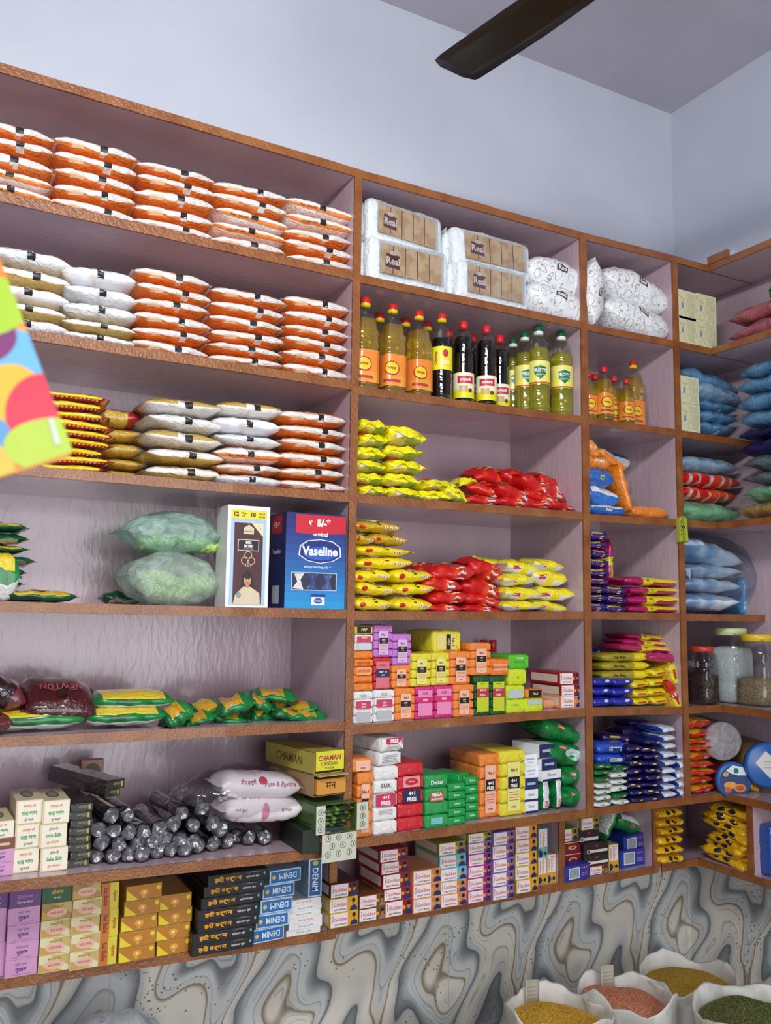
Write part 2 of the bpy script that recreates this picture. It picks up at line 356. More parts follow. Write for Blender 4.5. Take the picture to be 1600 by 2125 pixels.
# ------------------------------------------------------------------ built-in shelving
# board upper front edge per bay, read at both ends (the boards are not level)
EDGE={('L','T'):((0,129.5),(734,348)),('M','T'):((749,353),(1203,481)),('N','T'):((1216,484.5),(1397,530)),('C','T'):((1408,533),(1470,549.5)),
('L',2):((0,397),(727,563)),('L',3):((62,685),(727,791)),('L',4):((62,967),(722,1024)),('L',5):((0,1248),(717,1266)),('L',6):((0,1530),(713,1498)),('L',7):((0,1831),(665,1762)),
('M',2):((757,572),(1206,667)),('M',3):((744,802),(1206,864)),('M',4):((742,1026),(1208,1063)),('M',5):((737,1269),(1213,1270)),('M',6):((732,1506),(1220,1470)),('M',7):((744,1741),(1223,1680)),
('N',2):((1219,671.6),(1400,707)),('N',3):((1219,866),(1400,891)),('N',4):((1222,1067),(1408,1078)),('N',5):((1226,1269.5),(1420,1273)),('N',6):((1232,1470),(1421,1467)),('N',7):((1236,1677),(1432,1654)),
('C',2):((1411,709),(1477,723)),('C',3):((1411,893),(1484,903)),('C',4):((1412,1078),(1487,1082)),('C',5):((1422,1274),(1583,1280)),('C',6):((1425,1467),(1497,1458)),('C',7):((1433,1654),(1502,1644)),
('L',8):((0,2033),(677,1933)),('M',8):((685,1923),(1155,1835)),('N',8):((1165,1834),(1351,1799)),('C',8):((1361,1797),(1447,1782))}
BX={'L':(XL,V1l),'M':(V1r,V2l),'N':(V2r,V3l),'C':(V3r,XW-.0125)}
ZL={}
for (bay,row),(p,q) in EDGE.items():
    y=G0 if row==8 else 0
    a=AT(*p,y); c=AT(*q,y); s=(c.z-a.z)/(c.x-a.x)
    if bay=='C': s=0
    ZL[bay,row]=(a.x,a.z,s)
def zs(bay,row,x):
    """top of the board that carries things in this row (row 1 = top compartment -> board 2)"""
    x0,z0,s=ZL[bay,row+1]; return z0+s*(x-x0)
def board(parent,bx,zf,y0,y1,edge='y',name='shelf_board',th=TH):
    x0,x1=bx; a,c=zf(x0),zf(x1); b=B()
    vs=[(x0,y0+.004,a-th),(x1,y0+.004,c-th),(x1,y1,c-th),(x0,y1,a-th),(x0,y0+.004,a),(x1,y0+.004,c),(x1,y1,c),(x0,y1,a)]
    b.add(vs,[(3,2,1,0),(4,5,6,7),(0,1,5,4),(2,3,7,6),(1,2,6,5),(3,0,4,7)],'shelf'); o=mob(name,b.mesh(name),parent)
    b=B(); e=.0008
    vs=[(x0,y0,a-th-e),(x1,y0,c-th-e),(x1,y0+.006,c-th-e),(x0,y0+.006,a-th-e),(x0,y0,a+e),(x1,y0,c+e),(x1,y0+.006,c+e),(x0,y0+.006,a+e)]
    n=24; vv=[];ff=[]
    rnd=random.Random(int(a*1000)+int(x0*100))
    for i in range(n+1):
        t=i/n; x=x0+(x1-x0)*t; z=a+(c-a)*t; j=rnd.uniform(-.0009,.0009); k=rnd.uniform(-.0009,.0009)
        vv+=[(x,y0,z-th-e+j),(x,y0+.006,z-th-e),(x,y0+.006,z+e),(x,y0,z+e+k)]
    for i in range(n):
        for q in range(4): ff.append((i*4+q,(i+1)*4+q,(i+1)*4+(q+1)%4,i*4+(q+1)%4))
    ff+= [(0,1,2,3),(n*4+3,n*4+2,n*4+1,n*4)]
    b.add(vv,[f[::-1] for f in ff],'edge'); mob('front_edge',b.mesh('front_edge'),o)
    return o
def vert(parent,x0,x1,y0,y1,z0,z1,name='divider'):
    b=B(); b.box(x0,x1,y0+.004,y1,z0,z1,'shelf'); o=mob(name,b.mesh(name),parent)
    b=B(); b.box(x0-.0006,x1+.0006,y0-.001,y0+.006,z0,z1,'edge'); mob('front_edge',b.mesh('front_edge'),o); return o
SH=bpy.data.objects.new('wall_shelving',None); link(SH); SH.location=(0,0,0)
tag(SH,'long lilac built-in wall shelving with brown front edges along the back wall','shelving')
for bay in 'LMNC':
    x0,x1=BX[bay]
    for row in ('T',2,3,4,5,6,7,8):
        fn=(lambda x,b_=bay,r_=row: ZL[b_,r_][1]+ZL[b_,r_][2]*(x-ZL[b_,r_][0]))
        if bay=='C': 
            if row in (5,): xr=XW-.0125
            else: xr=XW-.0125
            board(SH,(x0,xr),fn,(G0 if row==8 else 0),D,th=TH)
        elif row==8:
            xa={'L':XL,'M':-.8165,'N':.0205}[bay]; xb={'L':-.8395,'M':-.0025,'N':.421}[bay]
            board(SH,(xa,xb),fn,G0,D)
        else: board(SH,(x0,x1),fn,0,D)
# uprights
zT=lambda x: AT(740,350,0).z
for x0,x1,b_ in ((V1l,V1r,'L'),(V2l,V2r,'M'),(V3l,V3r,'N')):
    zt=ZL[b_,'T'][1]+ZL[b_,'T'][2]*(x0-ZL[b_,'T'][0])-TH
    vert(SH,x0,x1,-.0015,D,zs(b_,6,x0)-TH,zt)
for x0,x1,b_ in ((-.8395,-.8165,'L'),(-.0025,.0205,'M'),(.421,.444,'N')):
    vert(SH,x0,x1,G0-.0015,D,zs(b_,7,x0)-TH,zs(b_,6,x0)-TH)
vert(SH,XL-.024,XL,0,D,.68,3.02,'side_panel')
# top rail pieces over the uprights
for x0,x1,b_ in ((V1l,V1r,'L'),(V2l,V2r,'M'),(V3l,V3r,'N')):
    z=ZL[b_,'T'][1]+ZL[b_,'T'][2]*(x0-ZL[b_,'T'][0]); z2={'L':zs('M',0,0)}.get(b_) if 0 else z
    b=B(); b.box(x0-.0005,x1+.0005,-.001,D,z-TH,z,'edge'); mob('rail_joint',b.mesh('rail_joint'),SH)
b=B(); b.box(XL,XW-.013,D-.008,D-.0005,.705,2.905,'shelf'); mob('back_panel',b.mesh('back_panel'),SH)
# side unit along the right wall, running towards the viewer
SU=bpy.data.objects.new('side_shelving',None); link(SU); SU.location=(XC,0,0)
SU.matrix_parent_inverse.identity(); SU.location=(0,0,0)
tag(SU,'lilac side shelving with brown edges standing along the right wall','shelving')
def sboard(z,y0,y1,xf=XC,th=TH):
    b=B(); b.box(xf+.006,XW-.013,y0,y1,z-th,z,'shelf'); o=mob('shelf_board',b.mesh('shelf_board'),SU)
    b=B(); b.box(xf,xf+.006,y0,y1,z-th-.001,z+.001,'edge'); mob('front_edge',b.mesh('front_edge'),o)
Y1=-1.7
for k in (('C','T'),('C',2),('C',4),('C',6),('C',7)): sboard(ZL[k][1],Y1,-.0005)
sboard(ZL['C',8][1],Y1,G0-.0005,XG)
yd=ATX(1556,1750,XG).y
b=B(); b.box(XG,XG+.006,yd-.012,yd+.012,ZL['C',8][1],ZL['C',7][1]-TH,'edge'); b.box(XG+.006,XW-.013,yd-.012,yd+.012,ZL['C',8][1],ZL['C',7][1]-TH,'shelf'); mob('divider',b.mesh('divider'),SU)
b=B(); b.box(XW-.012,XW-.0005,Y1,D-.0085,.705,2.9,'shelf'); mob('back_panel',b.mesh('back_panel'),SU)
b=B(); b.box(XC,XC+.006,Y1-.02,Y1,.7,2.9,'edge'); b.box(XC+.006,XW-.013,Y1-.02,Y1,.7,2.9,'shelf'); mob('side_panel',b.mesh('side_panel'),SU)
# a loose board end on top of the side unit (raised block at the corner)
p=AT(1470,549,0); zt=ZL['C','T'][1]
b=B(); b.box(XC-.004,XC+.012,-.09,0,zt,zt+.03,'edge'); b.box(XC+.012,XW-.02,-.11,-.09,zt,zt+.022,'wall'); o=mob('raised_lip',b.mesh('raised_lip'),SU)
# ------------------------------------------------------------------ ceiling fan
FZ=3.1
tipm=(ATZ(900,140,FZ)+ATZ(970,165,FZ))/2; far=(ATZ(1080,0,FZ)+ATZ(1243,0,FZ))/2; dr=(far-tipm).normalized(); hub=tipm+dr*.62
FAN=bpy.data.objects.new('ceiling_fan',None); link(FAN); FAN.location=hub
tag(FAN,'dark brown ceiling fan hanging high above the shelves, one blade reaching in','ceiling fan')
def blade():
    b=B(); n=14; vs=[];fs=[]
    prof=[]
    L0,L1=.10,.62; cols=[(-.064,0),(-.035,.004),(0,.006),(.035,.004),(.064,0)]
    for i in range(n+1):
        t=i/n; x=L0+(L1-L0)*t; w=.78+.22*min(1,t*2.2)
        for j,(c,h) in enumerate(cols):
            xx=x
            if i>=n-1: # rounded tip
                e=abs(c)/.064; xx=x-(.0 if i<n else .018*e**4)
            sk=.0 if i<n else 0
            ww=w if i<n else w*.93
            xx+= (c/.064)*.018*(t**6)
            vs.append((xx,c*ww,h+.012*c/.064))
    m=len(cols)
    N0=len(vs); vs+=[(x,y,z+.004) for x,y,z in vs]
    for i in range(n):
        for j in range(m-1):
            a=i*m+j; fs.append((a,a+m,a+m+1,a+1)[::-1]); fs.append((N0+a,N0+a+m,N0+a+m+1,N0+a+1))
    for i in range(n):
        for j,fl in ((0,0),(m-1,1)):
            a=i*m+j; f=(a,a+m,N0+a+m,N0+a); fs.append(f if not fl else f[::-1])
    for j in range(m-1):
        a=n*m+j; fs.append((a,a+1,N0+a+1,N0+a)); a=j; fs.append((a,N0+a,N0+a+1,a+1))
    b.add(vs,fs,'#17100e|plastic',True); return b.mesh('blade')
bm=blade(); a0=math.atan2(-dr.y,-dr.x)
for k in range(3):
    o=mob('blade',bm,FAN,(0,0,0),(0,0,a0+k*2*PI/3))
    b=B(); b.box(.05,.16,-.02,.02,.006,.012,'#2b211d|plastic'); mob('blade_arm',b.mesh('blade_arm'),o)
b=B(); b.lathe([(.02,-.05),(.09,-.045),(.11,-.01),(.11,.03),(.08,.06),(.03,.07)],'#2b211d|plastic',32); mob('motor',b.mesh('motor'),FAN)
b=B(); b.lathe([(.012,.07),(.012,CE-FZ-.05),(.05,CE-FZ-.045),(.055,CE-FZ)],'#2b211d|plastic',20); mob('down_rod',b.mesh('down_rod'),FAN)
# ------------------------------------------------------------------ camera, light
cd=bpy.data.cameras.new('camera'); co=bpy.data.objects.new('camera',cd); COL.objects.link(co); SC.camera=co
co.matrix_world=Matrix(((RT.x,UP.x,-_f.x,CAM.x),(RT.y,UP.y,-_f.y,CAM.y),(RT.z,UP.z,-_f.z,CAM.z),(0,0,0,1)))
cd.sensor_fit='HORIZONTAL'; cd.sensor_width=36; cd.lens=F*36/1600; cd.clip_start=.02
cd.dof.use_dof=True; cd.dof.focus_distance=2.75; cd.dof.aperture_fstop=9
def area(name,loc,target,sx,sy,power,col):
    l=bpy.data.lights.new(name,'AREA'); l.shape='RECTANGLE'; l.size=sx; l.size_y=sy; l.energy=power; l.color=col
    o=bpy.data.objects.new(name,l); COL.objects.link(o); o.location=loc; d=Vector(target)-Vector(loc); o.rotation_euler=d.to_track_quat('-Z','Y').to_euler(); return o
area('ceiling_tube_light',(-1.9,-1.95,3.05),(-.5,.4,2.0),1.1,.12,LP[0],(.98,.99,1))
area('open_shopfront_daylight',(-1.15,RY0+.02,1.45),(-1.15,0,1.45),2.7,2.3,LP[1],(.96,.98,1))
w=bpy.data.worlds.new('world'); SC.world=w; w.use_nodes=True; bg=w.node_tree.nodes['Background']; bg.inputs[0].default_value=(.85,.9,1,1); bg.inputs[1].default_value=.35
SC.view_settings.view_transform='Standard'; SC.view_settings.look='None'; SC.view_settings.gamma=1; SC.view_settings.use_curve_mapping=False; SC.view_settings.exposure=LP[2]
# ------------------------------------------------------------------ kinds of goods
R=random.Random(11)
ORD=['','second','third','fourth','fifth','sixth','seventh','eighth','ninth','tenth']
def level(i,n):   # i counted from the top
    if n==1: return 'alone'
    if i==0: return 'topmost'
    if i==n-1: return 'lowest'
    return f'{ORD[i]} from top'
SN={1:'top',2:'second',3:'third',4:'fourth',5:'fifth',6:'sixth',7:'bottom'}
BN={'L':'left bay','M':'middle bay','N':'narrow bay','C':'corner bay','S':'side unit'}
def shelf(bay,row): return f'{SN[row]} shelf of {BN[bay]}'
KV={}
def variants(name,cat,size,fn,n=4):
    KV[name]=[Kind(name.split(':')[0],cat,size,*fn(i)) for i in range(n)]; return KV[name]
def flour(c_main,c_band,style):
    def fn(i):
        P=Pouch(.25,.17,.062,seed=i+1+hash_(style),amp=.0052,bl=2.5,p=4.2,q=.5,finw=.8,fin=.01)
        def zone(s,z,d):
            if abs(s)>1: return c_band
            if d>0: return c_main
            if style=='orange':
                if z>.52 or z<-.42: return '#ec8a40|film'
                if z>.34: return '#e9b896|film'
                return '#ebe8e6|film'
            if style=='gold':
                if z<-.30 or z>.62: return '#c3a04c|film'
                return '#efeae2|film'
            if style=='goldtop':
                return '#c3a04c|film' if z>.0 and abs(s+.06)>.12 else '#efeae2|film'
            if style=='explore': return '#ec8a40|film' if (z<-.1 and z>-.6) or z>.8 else '#f4f2f0|film'
            return c_main
        b=B(); P.build(b,zone,sb=(-.06,.04,-.18,.12),zb=(.52,.34,-.42,-.3,.62,0,-.1,-.6,.8),n=16,nz=8)
        f=P.fmap(); z0=P.H/2
        m=(.012+.006*i) if style in('orange','gold','goldtop') else .0
        if style!='plain0': b.rect(m-.010,m+.013,z0-.012,z0+.015,0,'#1c1a1d|ink',fm=f,n=2,nz=3)
        if style=='orange':
            b.rect(m-.010,m+.013,z0-.024,z0-.012,0,'#e9e4e0|ink',fm=f,n=2,nz=2)
            b.rect(-.082,-.040,z0-.019,z0-.006,0,'#f1cfae|ink',fm=f,n=4,nz=2)
            for k in range(3): b.text('whole wheat fresh flour packed',.074,z0+.004-.006*k,.0036,'#6d6a74|ink',w=.06,fm=f,bold=0)
            for k in range(2): b.text('store in cool dry place net',.070,z0-.0165-.005*k,.0036,'#7a3a10|ink',w=.06,fm=f,bold=0)
        if style=='explore': b.text('ALSO EXPLORE',-.05,z0-.010,.0065,'#3a1d10|ink',w=.06,fm=f)
        if style=='white':
            b.rect(-.004,.006,z0+.004,z0+.014,0,'#b9b9bc|ink',fm=f)
        return b.mesh('packet'),()
    return fn
def hash_(s): return sum(map(ord,s))%50
FS=(.25,.17,.062)
variants('flour_packet:o','packet',FS,flour('#ec8a40|film','#f1e6de|film','orange'),5)
variants('flour_packet:e','packet',FS,flour('#ec8a40|film','#f1e6de|film','explore'),2)
variants('sugar_packet:w','packet',FS,flour('#e6e6e6|film','#e8e8ea|film','white'),4)
variants('semolina_packet:g','packet',FS,flour('#c3a04c|film','#ddd3b8|film','gold'),3)
variants('semolina_packet:t','packet',FS,flour('#c3a04c|film','#ddd3b8|film','goldtop'),2)
variants('sugar_packet:p','packet',FS,flour('printbag','#e8e6e6|film','white'),2)
def pk(size,zonef,decor=None,amp=.004,bl=2.2,p=4,q=.5,finw=.85,fin=.012,sb=(),zb=(),n=12,nz=6,sag=0,fr=26):
    def fn(i):
        P=Pouch(*size,seed=i*1.7+size[0]*33+size[2]*50,amp=amp,bl=bl,p=p,q=q,finw=finw,fin=fin,sag=sag,fr=fr)
        b=B(); P.build(b,zonef,sb,zb,n,nz)
        if decor: decor(b,P,i)
        return b.mesh('packet'),()
    return fn
def z_snack(s,z,d):
    if abs(s)>.86: return '#c01620|film'
    if z<-.4: return '#c01620|film'
    return '#f2d21c|film'
def d_snack(b,P,i):
    f=P.fmap(); z=P.H/2
    for k in range(14): b.rect(-.085+k*.0127,-.079+k*.0127,z-.011,z-.0075,0,'#f0d9a0|ink',fm=f)
    t=P.tmap(); b.disc(.045,-.035,.03,.014,0,'#2d62a8|ink',fm=t); b.disc(.045,-.035,.024,.009,0,'#b9c6d8|ink',fm=t)
variants('snack_packet:r','packet',(.19,.13,.034),pk((.19,.13,.034),z_snack,d_snack,zb=(-.4,),sb=(-.86,.86)),4)
def z_rice(s,z,d): return '#a8161c|film' if s>.35 or z>.55 else '#c79f3c|film'
variants('snack_packet:g','packet',(.2,.16,.05),pk((.2,.16,.05),z_rice,None,sb=(.35,),zb=(.55,)),1)
variants('snack_packet:g2','packet',(.2,.16,.05),pk((.2,.16,.05),lambda s,z,d:'#c79f3c|film' if s<.7 else '#b8b0a0|film',None,sb=(.7,)),3)
def z_tea(s,z,d):
    if abs(s)>.8: return 'teadark'
    return '#e8c92c|film' if z>.25 else 'teadark'
def d_tea(b,P,i):
    t=P.tmap(); b.disc(.0,-.02,.03,.02,0,'#8c2216|ink',fm=t)
variants('tea_packet:y','packet',(.2,.14,.04),pk((.2,.14,.04),z_tea,d_tea,zb=(.25,),sb=(-.8,.8),amp=.006),3)
variants('tea_packet:d','packet',(.2,.14,.04),pk((.2,.14,.04),lambda s,z,d:'teadark' if z>-.2 or abs(s)>.7 else '#b4aa98|film',None,zb=(-.2,),sb=(-.7,.7),amp=.007),3)
variants('tea_packet:f','packet',(.2,.16,.045),pk((.2,.16,.045),lambda s,z,d:('#f0d030|film' if z>.35 and abs(s)<.75 else 'greenleaf') if z>-.35 else '#d9dcd6|film',None,zb=(.35,-.35),sb=(-.75,.75),amp=.005),3)
variants('spice_packet:g','packet',(.13,.10,.022),pk((.13,.10,.022),lambda s,z,d:'greenleaf' if not(z>.5 and abs(s)<.5) else '#d8a52a|film',None,zb=(.5,),sb=(-.5,.5),amp=.008),4)
def d_new(b,P,i):
    t=P.tmap(); b.text('NEWTON',.0,-.012,.03,'#b2585c|ink',w=.15,rot=PI,fm=t); b.rect(-.014,.02,-.055,-.025,0,'#2a1a10|ink',fm=t,n=3,nz=3); f=P.fmap(); b.rect(.0,.012,.01,.03,0,'#c9c4c0|ink',fm=f)
variants('coffee_packet:m','packet',(.25,.18,.05),pk((.25,.18,.05),lambda s,z,d:'#4a1418|film',d_new,amp=.005),1)
variants('coffee_packet:d','packet',(.2,.13,.045),pk((.2,.13,.045),lambda s,z,d:'#2c1216|film' if s<.5 else '#6a2a2c|film',None,sb=(.5,),amp=.008),2)
# yellow masala packets with a flap of the seam
def d_mag(b,P,i):
    t=P.tmap(); f=P.fmap(); k=(-1)**i
    # folded seam flap over the front
    vs=[];n=8
    for j in range(n+1):
        u=-P.L*.47+P.L*.94*j/n; a=f(u,P.H*.78,0); vs+= [(a.x,a.y-.001,a.z+.002),(a.x,a.y-.014,a.z-.013-.005*math.sin(j*1.3+i)),(a.x,a.y-.012,a.z-.015-.005*math.sin(j*1.3+i))]
    fs=[]
    for j in range(n): fs+= [(j*3,j*3+1,j*3+4,j*3+3)]
    b.add(vs,fs,'#faf018|film',True)
    b.disc(.035*k,-.028,.032,.016,0,'#c5281c|ink',fm=t); b.text('Masala',.035*k,-.028,.012,'#f4d83a|ink',w=.045,rot=PI,fm=t)
    if i%2: b.rect(-.05,-.02,P.H*.3,P.H*.5,0,'#e6e6e6|ink',fm=f); 
def z_mag(s,z,d):
    if abs(s)<.75 and z<-.25 and d<0: return '#d9c860|film' if s<0 else '#93a83c|film'
    return '#f8ec14|film'
variants('masala_packet:y','packet',(.165,.13,.034),pk((.165,.13,.034),z_mag,d_mag,zb=(-.25,),sb=(-.75,.75,0),amp=.008,finw=.95,fin=.014),4)
def d_bar(b,P,i):
    f=P.fmap(); z=P.H/2
    b.rect(.012,.045,z-.011,z+.009,0,'#e8dfdf|ink',fm=f,n=2,nz=2)
    for k in range(7): b.rect(.017+k*.0035,.0185+k*.0035,z-.007,z+.005,0,'#20201f|ink',fm=f)
def d_noodle(b,P,i):
    d_bar(b,P,i); t=P.tmap(); b.text('Masala',-.03,-.02,.014,'#f0d03c|ink',w=.06,fm=t)
variants('noodle_packet:r','packet',(.17,.12,.03),pk((.17,.12,.03),lambda s,z,d:'noodlered' if s<.55 else '#d7201f|film',d_noodle,sb=(.55,),amp=.006,fin=.012),4)
def d_tops(b,P,i):
    t=P.tmap(); f=P.fmap(); z=P.H/2
    b.disc(-.02,-.022,.036,.02,0,'#e9e4d8|ink',fm=t); b.disc(-.02,-.022,.032,.0165,0,'#c6201f|ink',fm=t); b.text('Tops',-.02,-.022,.016,'#f4f0e8|ink',w=.05,rot=PI if i%2 else 0,fm=t)
    b.rect(.0,.013,z+.004,z+.013,0,'#1b1a18|ink',fm=f)
    for k in range(3): b.disc(.03+k*.018,z-.003,.007,.0055,0,'#efe3cf|ink',fm=f,n=10); b.disc(.03+k*.018,z-.003,.004,.003,0,'#a8341f|ink',fm=f,n=8)
    b.disc(-.055,z-.002,.012,.006,0,'#c6201f|ink',fm=f,n=12)
variants('jelly_packet:t','packet',(.18,.13,.036),pk((.18,.13,.036),lambda s,z,d:'#f8e01c|film',d_tops,amp=.005,fin=.016),4)
variants('jelly_packet:o','packet',(.18,.13,.036),pk((.18,.13,.036),lambda s,z,d:'#d0aa20|film',d_tops,amp=.005,fin=.016),2)
def d_yw(b,P,i):
    f=P.fmap(); b.rect(-.05,-.02,P.H*.3,P.H*.52,0,'#c43a5a|ink',fm=f)
variants('noodle_packet:w','packet',(.15,.12,.036),pk((.15,.12,.036),lambda s,z,d:'#f8e81c|film' if z>-.1 or abs(s)<.18 else '#e9eaea|film',d_yw,zb=(-.1,),sb=(-.18,.18),amp=.006),4)
# small wrapped bars seen end on
def barkind(nm,cat,size,zone,decor=None,nv=3,**k): return variants(nm,cat,size,pk(size,zone,decor,**k),nv)
def d_mah(b,P,i):
    f=P.fmap(); z=P.H/2; b.text('MAHABAR',-.012,z+.008,.0075,'#e3cf3a|ink',w=.05,fm=f); b.rect(.0,.014,z-.013,z-.003,0,'#ecc88a|ink',fm=f)
    b.rect(-.035,-.006,z-.01,z-.004,0,'#8f2a5e|ink',fm=f)
barkind('biscuit_packet:b','packet',(.085,.14,.036),lambda s,z,d:'#2a1d74|film',d_mah,amp=.0035,bl=3.2,p=8,q=.4,fin=.005)
def z_py(s,z,d): return '#b81a62|film' if s<-.35 or (z<-.1 and s>.0) else '#f0d81c|film'
barkind('biscuit_packet:p','packet',(.2,.12,.034),z_py,lambda b,P,i:b.text('10/-',-.02,P.H/2+.004,.008,'#3a2a12|ink',fm=P.fmap()),amp=.0035,bl=3.2,p=8,q=.4,sb=(-.35,0),zb=(-.1,))
barkind('biscuit_packet:pd','packet',(.2,.12,.034),lambda s,z,d:'#b81a62|film',None,amp=.0035,bl=3.2,p=8,q=.4)
barkind('biscuit_packet:y','packet',(.085,.14,.04),lambda s,z,d:'#f0dc1c|film' if z>-.5 else '#c9a81c|film',lambda b,P,i:b.rect(-.02,.02,P.H*.4,P.H*.55,0,'#c4382a|ink',fm=P.fmap()),amp=.0045,bl=3.2,p=8,q=.4,zb=(-.5,))
barkind('biscuit_packet:gy','packet',(.19,.1,.03),lambda s,z,d:'#a89a28|film' if s<.3 else '#f0dc1c|film',lambda b,P,i:b.text('Vita Bake',-.03,P.H/2,.009,'#2c2c10|ink',w=.05,fm=P.fmap()),amp=.002,bl=4,p=8,sb=(.3,))
def d_blue(b,P,i):
    b.disc(.012,P.H*.6,.009,.006,0,'#c9d2ee|ink',fm=P.fmap(),n=12)
barkind('biscuit_packet:bl','packet',(.085,.14,.04),lambda s,z,d:'#1d2ca4|film',d_blue,amp=.0035,bl=3.2,p=8,q=.4,fin=.004)
def d_nav(b,P,i): 
    b.disc(.01,P.H*.45,.009,.005,0,'#d9b072|ink',fm=P.fmap(),n=12)
    if i==0: b.rect(-.03,-.01,P.H*.6,P.H*.75,0,'#cfc02a|ink',fm=P.fmap())
barkind('biscuit_packet:n','packet',(.085,.14,.036),lambda s,z,d:'#1b1658|film',d_nav,amp=.0045,bl=3.2,p=8,q=.4,fin=.006)
def d_gw(b,P,i): b.disc(.0,P.H*.5,.008,.004,0,'#5c8a4a|ink',fm=P.fmap(),n=10)
barkind('biscuit_packet:gw','packet',(.085,.14,.034),lambda s,z,d:'#e8eae6|film' if z>-.55 else '#157a3a|film',d_gw,amp=.0045,bl=3.2,p=8,q=.4,zb=(-.55,))
barkind('biscuit_packet:gd','packet',(.085,.14,.036),lambda s,z,d:'#0f6a34|film',d_nav,amp=.0045,bl=3.2,p=8,q=.4)
barkind('biscuit_packet:wb','packet',(.075,.14,.038),lambda s,z,d:'#e4ebf4|film' if z>-.5 and abs(s)<.86 else '#2545ae|film',None,amp=.004,bl=2.2,p=5,zb=(-.5,),sb=(-.86,.86))
def d_sky(b,P,i):
    f=P.fmap(); b.rect(-.03,.02,P.H*.28,P.H*.6,0,'#c9ced6|ink',fm=f)
    for k in range(9): b.rect(-.026+k*.005,-.024+k*.005,P.H*.33,P.H*.56,0,'#222a3a|ink',fm=f)
    b.disc(.06,P.H*.45,.01,.007,0,'#d86a6a|ink',fm=f,n=12)
barkind('biscuit_packet:s','packet',(.15,.12,.045),lambda s,z,d:'#2a52c4|film',d_sky,amp=.003,bl=4,p=8)
barkind('chips_packet:r','packet',(.2,.15,.04),lambda s,z,d:'#d21c1c|film' if z<.45 else '#e8b42a|film',lambda b,P,i:b.rect(-.01,.025,P.H*.3,P.H*.6,0,'#d58aa0|ink',fm=P.fmap()),amp=.007,zb=(.45,),nv=3,p=6,q=.4)
barkind('chips_packet:y','packet',(.2,.16,.034),lambda s,z,d:'#eeb818|film' if z>-.2 or abs(s)>.75 else '#d59a14|film',lambda b,P,i:[b.disc(-.03+.05*k,P.H*.7,.016,.006,0,'#1d2038|ink',fm=P.fmap(),n=12) for k in (0,1)],amp=.006,zb=(-.2,),sb=(-.75,.75),nv=4,p=8,q=.35,bl=3)
# fruit/bean bags in the corner
for nm,c in (('lb','#b9d6ea'),('bl','#7fb8dc'),('dp','#3c3a78'),('gr','#8a9aa4'),('gn','#a9dcb8'),('go','#cdb070'),('pk','#d88c96')):
    def fn(i,c=c):
        P=Pouch(.3,.18,.06,seed=i+hash_(c),amp=.013,bl=2.2,p=4,q=.5,finw=.75,fin=.02,fr=18); b=B(); P.build(b,lambda s,z,d:c+'|bag',n=20,nz=10)
        Q=Pouch(.27,.15,.048,seed=i+3,amp=.006,bl=2,p=3,finw=.8); q=B(); kk={'lb':'potbag','bl':'potbag','dp':'#2c2a66|film','gr':'#4a5560|film','gn':'#6cc98c|film','go':'#c59a4a|film','pk':'#c04a58|film'}[nm]; Q.build(q,lambda s,z,d:kk,n=16,nz=8)
        q.v=[(x,y,z+.006) for x,y,z in q.v]
        return b.mesh('bag'),[('contents',q.mesh('contents'))]
    variants('plastic_bag:'+nm,'plastic bag',(.3,.18,.06),fn,2)
variants('plastic_bag:red','plastic bag',(.3,.17,.06),pk((.3,.17,.06),lambda s,z,d:'noodlered' if s*3%1<.7 else '#c9b0a8|film',None,amp=.010,fr=34,n=22,nz=8,sb=(-.7,-.2,.3,.8)),2)
# ---- cartons
def carton(nm,cat,size,col,front,top=None,left=None,r=.0012):
    L,W,H=size; b=B(); soft(b,L,W,H,r,col)
    if front: front(b,L,H,-W/2-.0004)
    if top: top(b,lambda a,c,e=0:(a,c,H+.0004))
    if left: left(b,lambda a,c,e=0:(-L/2-.0004,-a,c))
    KV[nm]=[Kind(nm.split(':')[0],cat,size,b.mesh('box'))]; return KV[nm]
def fr_gold(bg,word,face2=False):
    def f(b,L,H,y):
        z=H/2; b.rect(-L*.48,L*.12,H*.06,H*.94,y,'#f1e4e2|ink'); b.rect(L*.12,L*.48,H*.06,H*.94,y-.0001,bg)
        b.rect(-L*.42,-L*.405,H*.36,H*.72,y-.0003,'#242024|ink'); b.rect(-L*.43,-L*.395,H*.76,H*.82,y-.0003,'#242024|ink')
        b.text('Goldiee',-L*.14,H*.56,H*.26,'#d2607a|ink',y-.0004,w=L*.46); b.text(word,-L*.14,H*.22,H*.11,'#3a2c20|ink',y-.0004,w=L*.44)
        b.disc(L*.17,H*.5,L*.06,L*.06,y-.0003,'#f0a020|ink',n=14)
        s='#222a5c|ink' if not face2 else '#8a7a60|ink'
        b.poly([(L*.2,H*.06),(L*.48,H*.06),(L*.46,H*.3),(L*.38,H*.42),(L*.32,H*.42),(L*.24,H*.3)],y-.0004,s)
        b.disc(L*.34,H*.6,L*.055,H*.2,y-.0005,'#c98a68|ink',n=14); b.disc(L*.34,H*.74,L*.062,H*.15,y-.0006,'#17130f|ink',n=14)
        b.rect(L*.31,L*.37,H*.5,H*.53,y-.0007,'#17130f|ink')
    return f
GD={'y':('#e3b93c','GARAM MASALA'),'o':('#e8882c','SABJI MASALA'),'p':('#f0a070','CHAAT MASALA'),'r':('#a8242a','MEAT MASALA'),'d':('#5c2018','CHHOLE MASALA'),'v':('#9a72b8','KITCHEN KING'),'m':('#c0308c','CHICKEN MASALA'),'b':('#6cc4cc','CHAAT MASALA'),'g':('#9a9c34','SAMBAR MASALA'),'w':('#8a4e24','RAITA MASALA')}
GN={'y':'yellow','o':'orange','p':'peach','r':'dark red','d':'maroon','v':'lilac','m':'magenta','b':'turquoise','g':'olive green','w':'brown'}
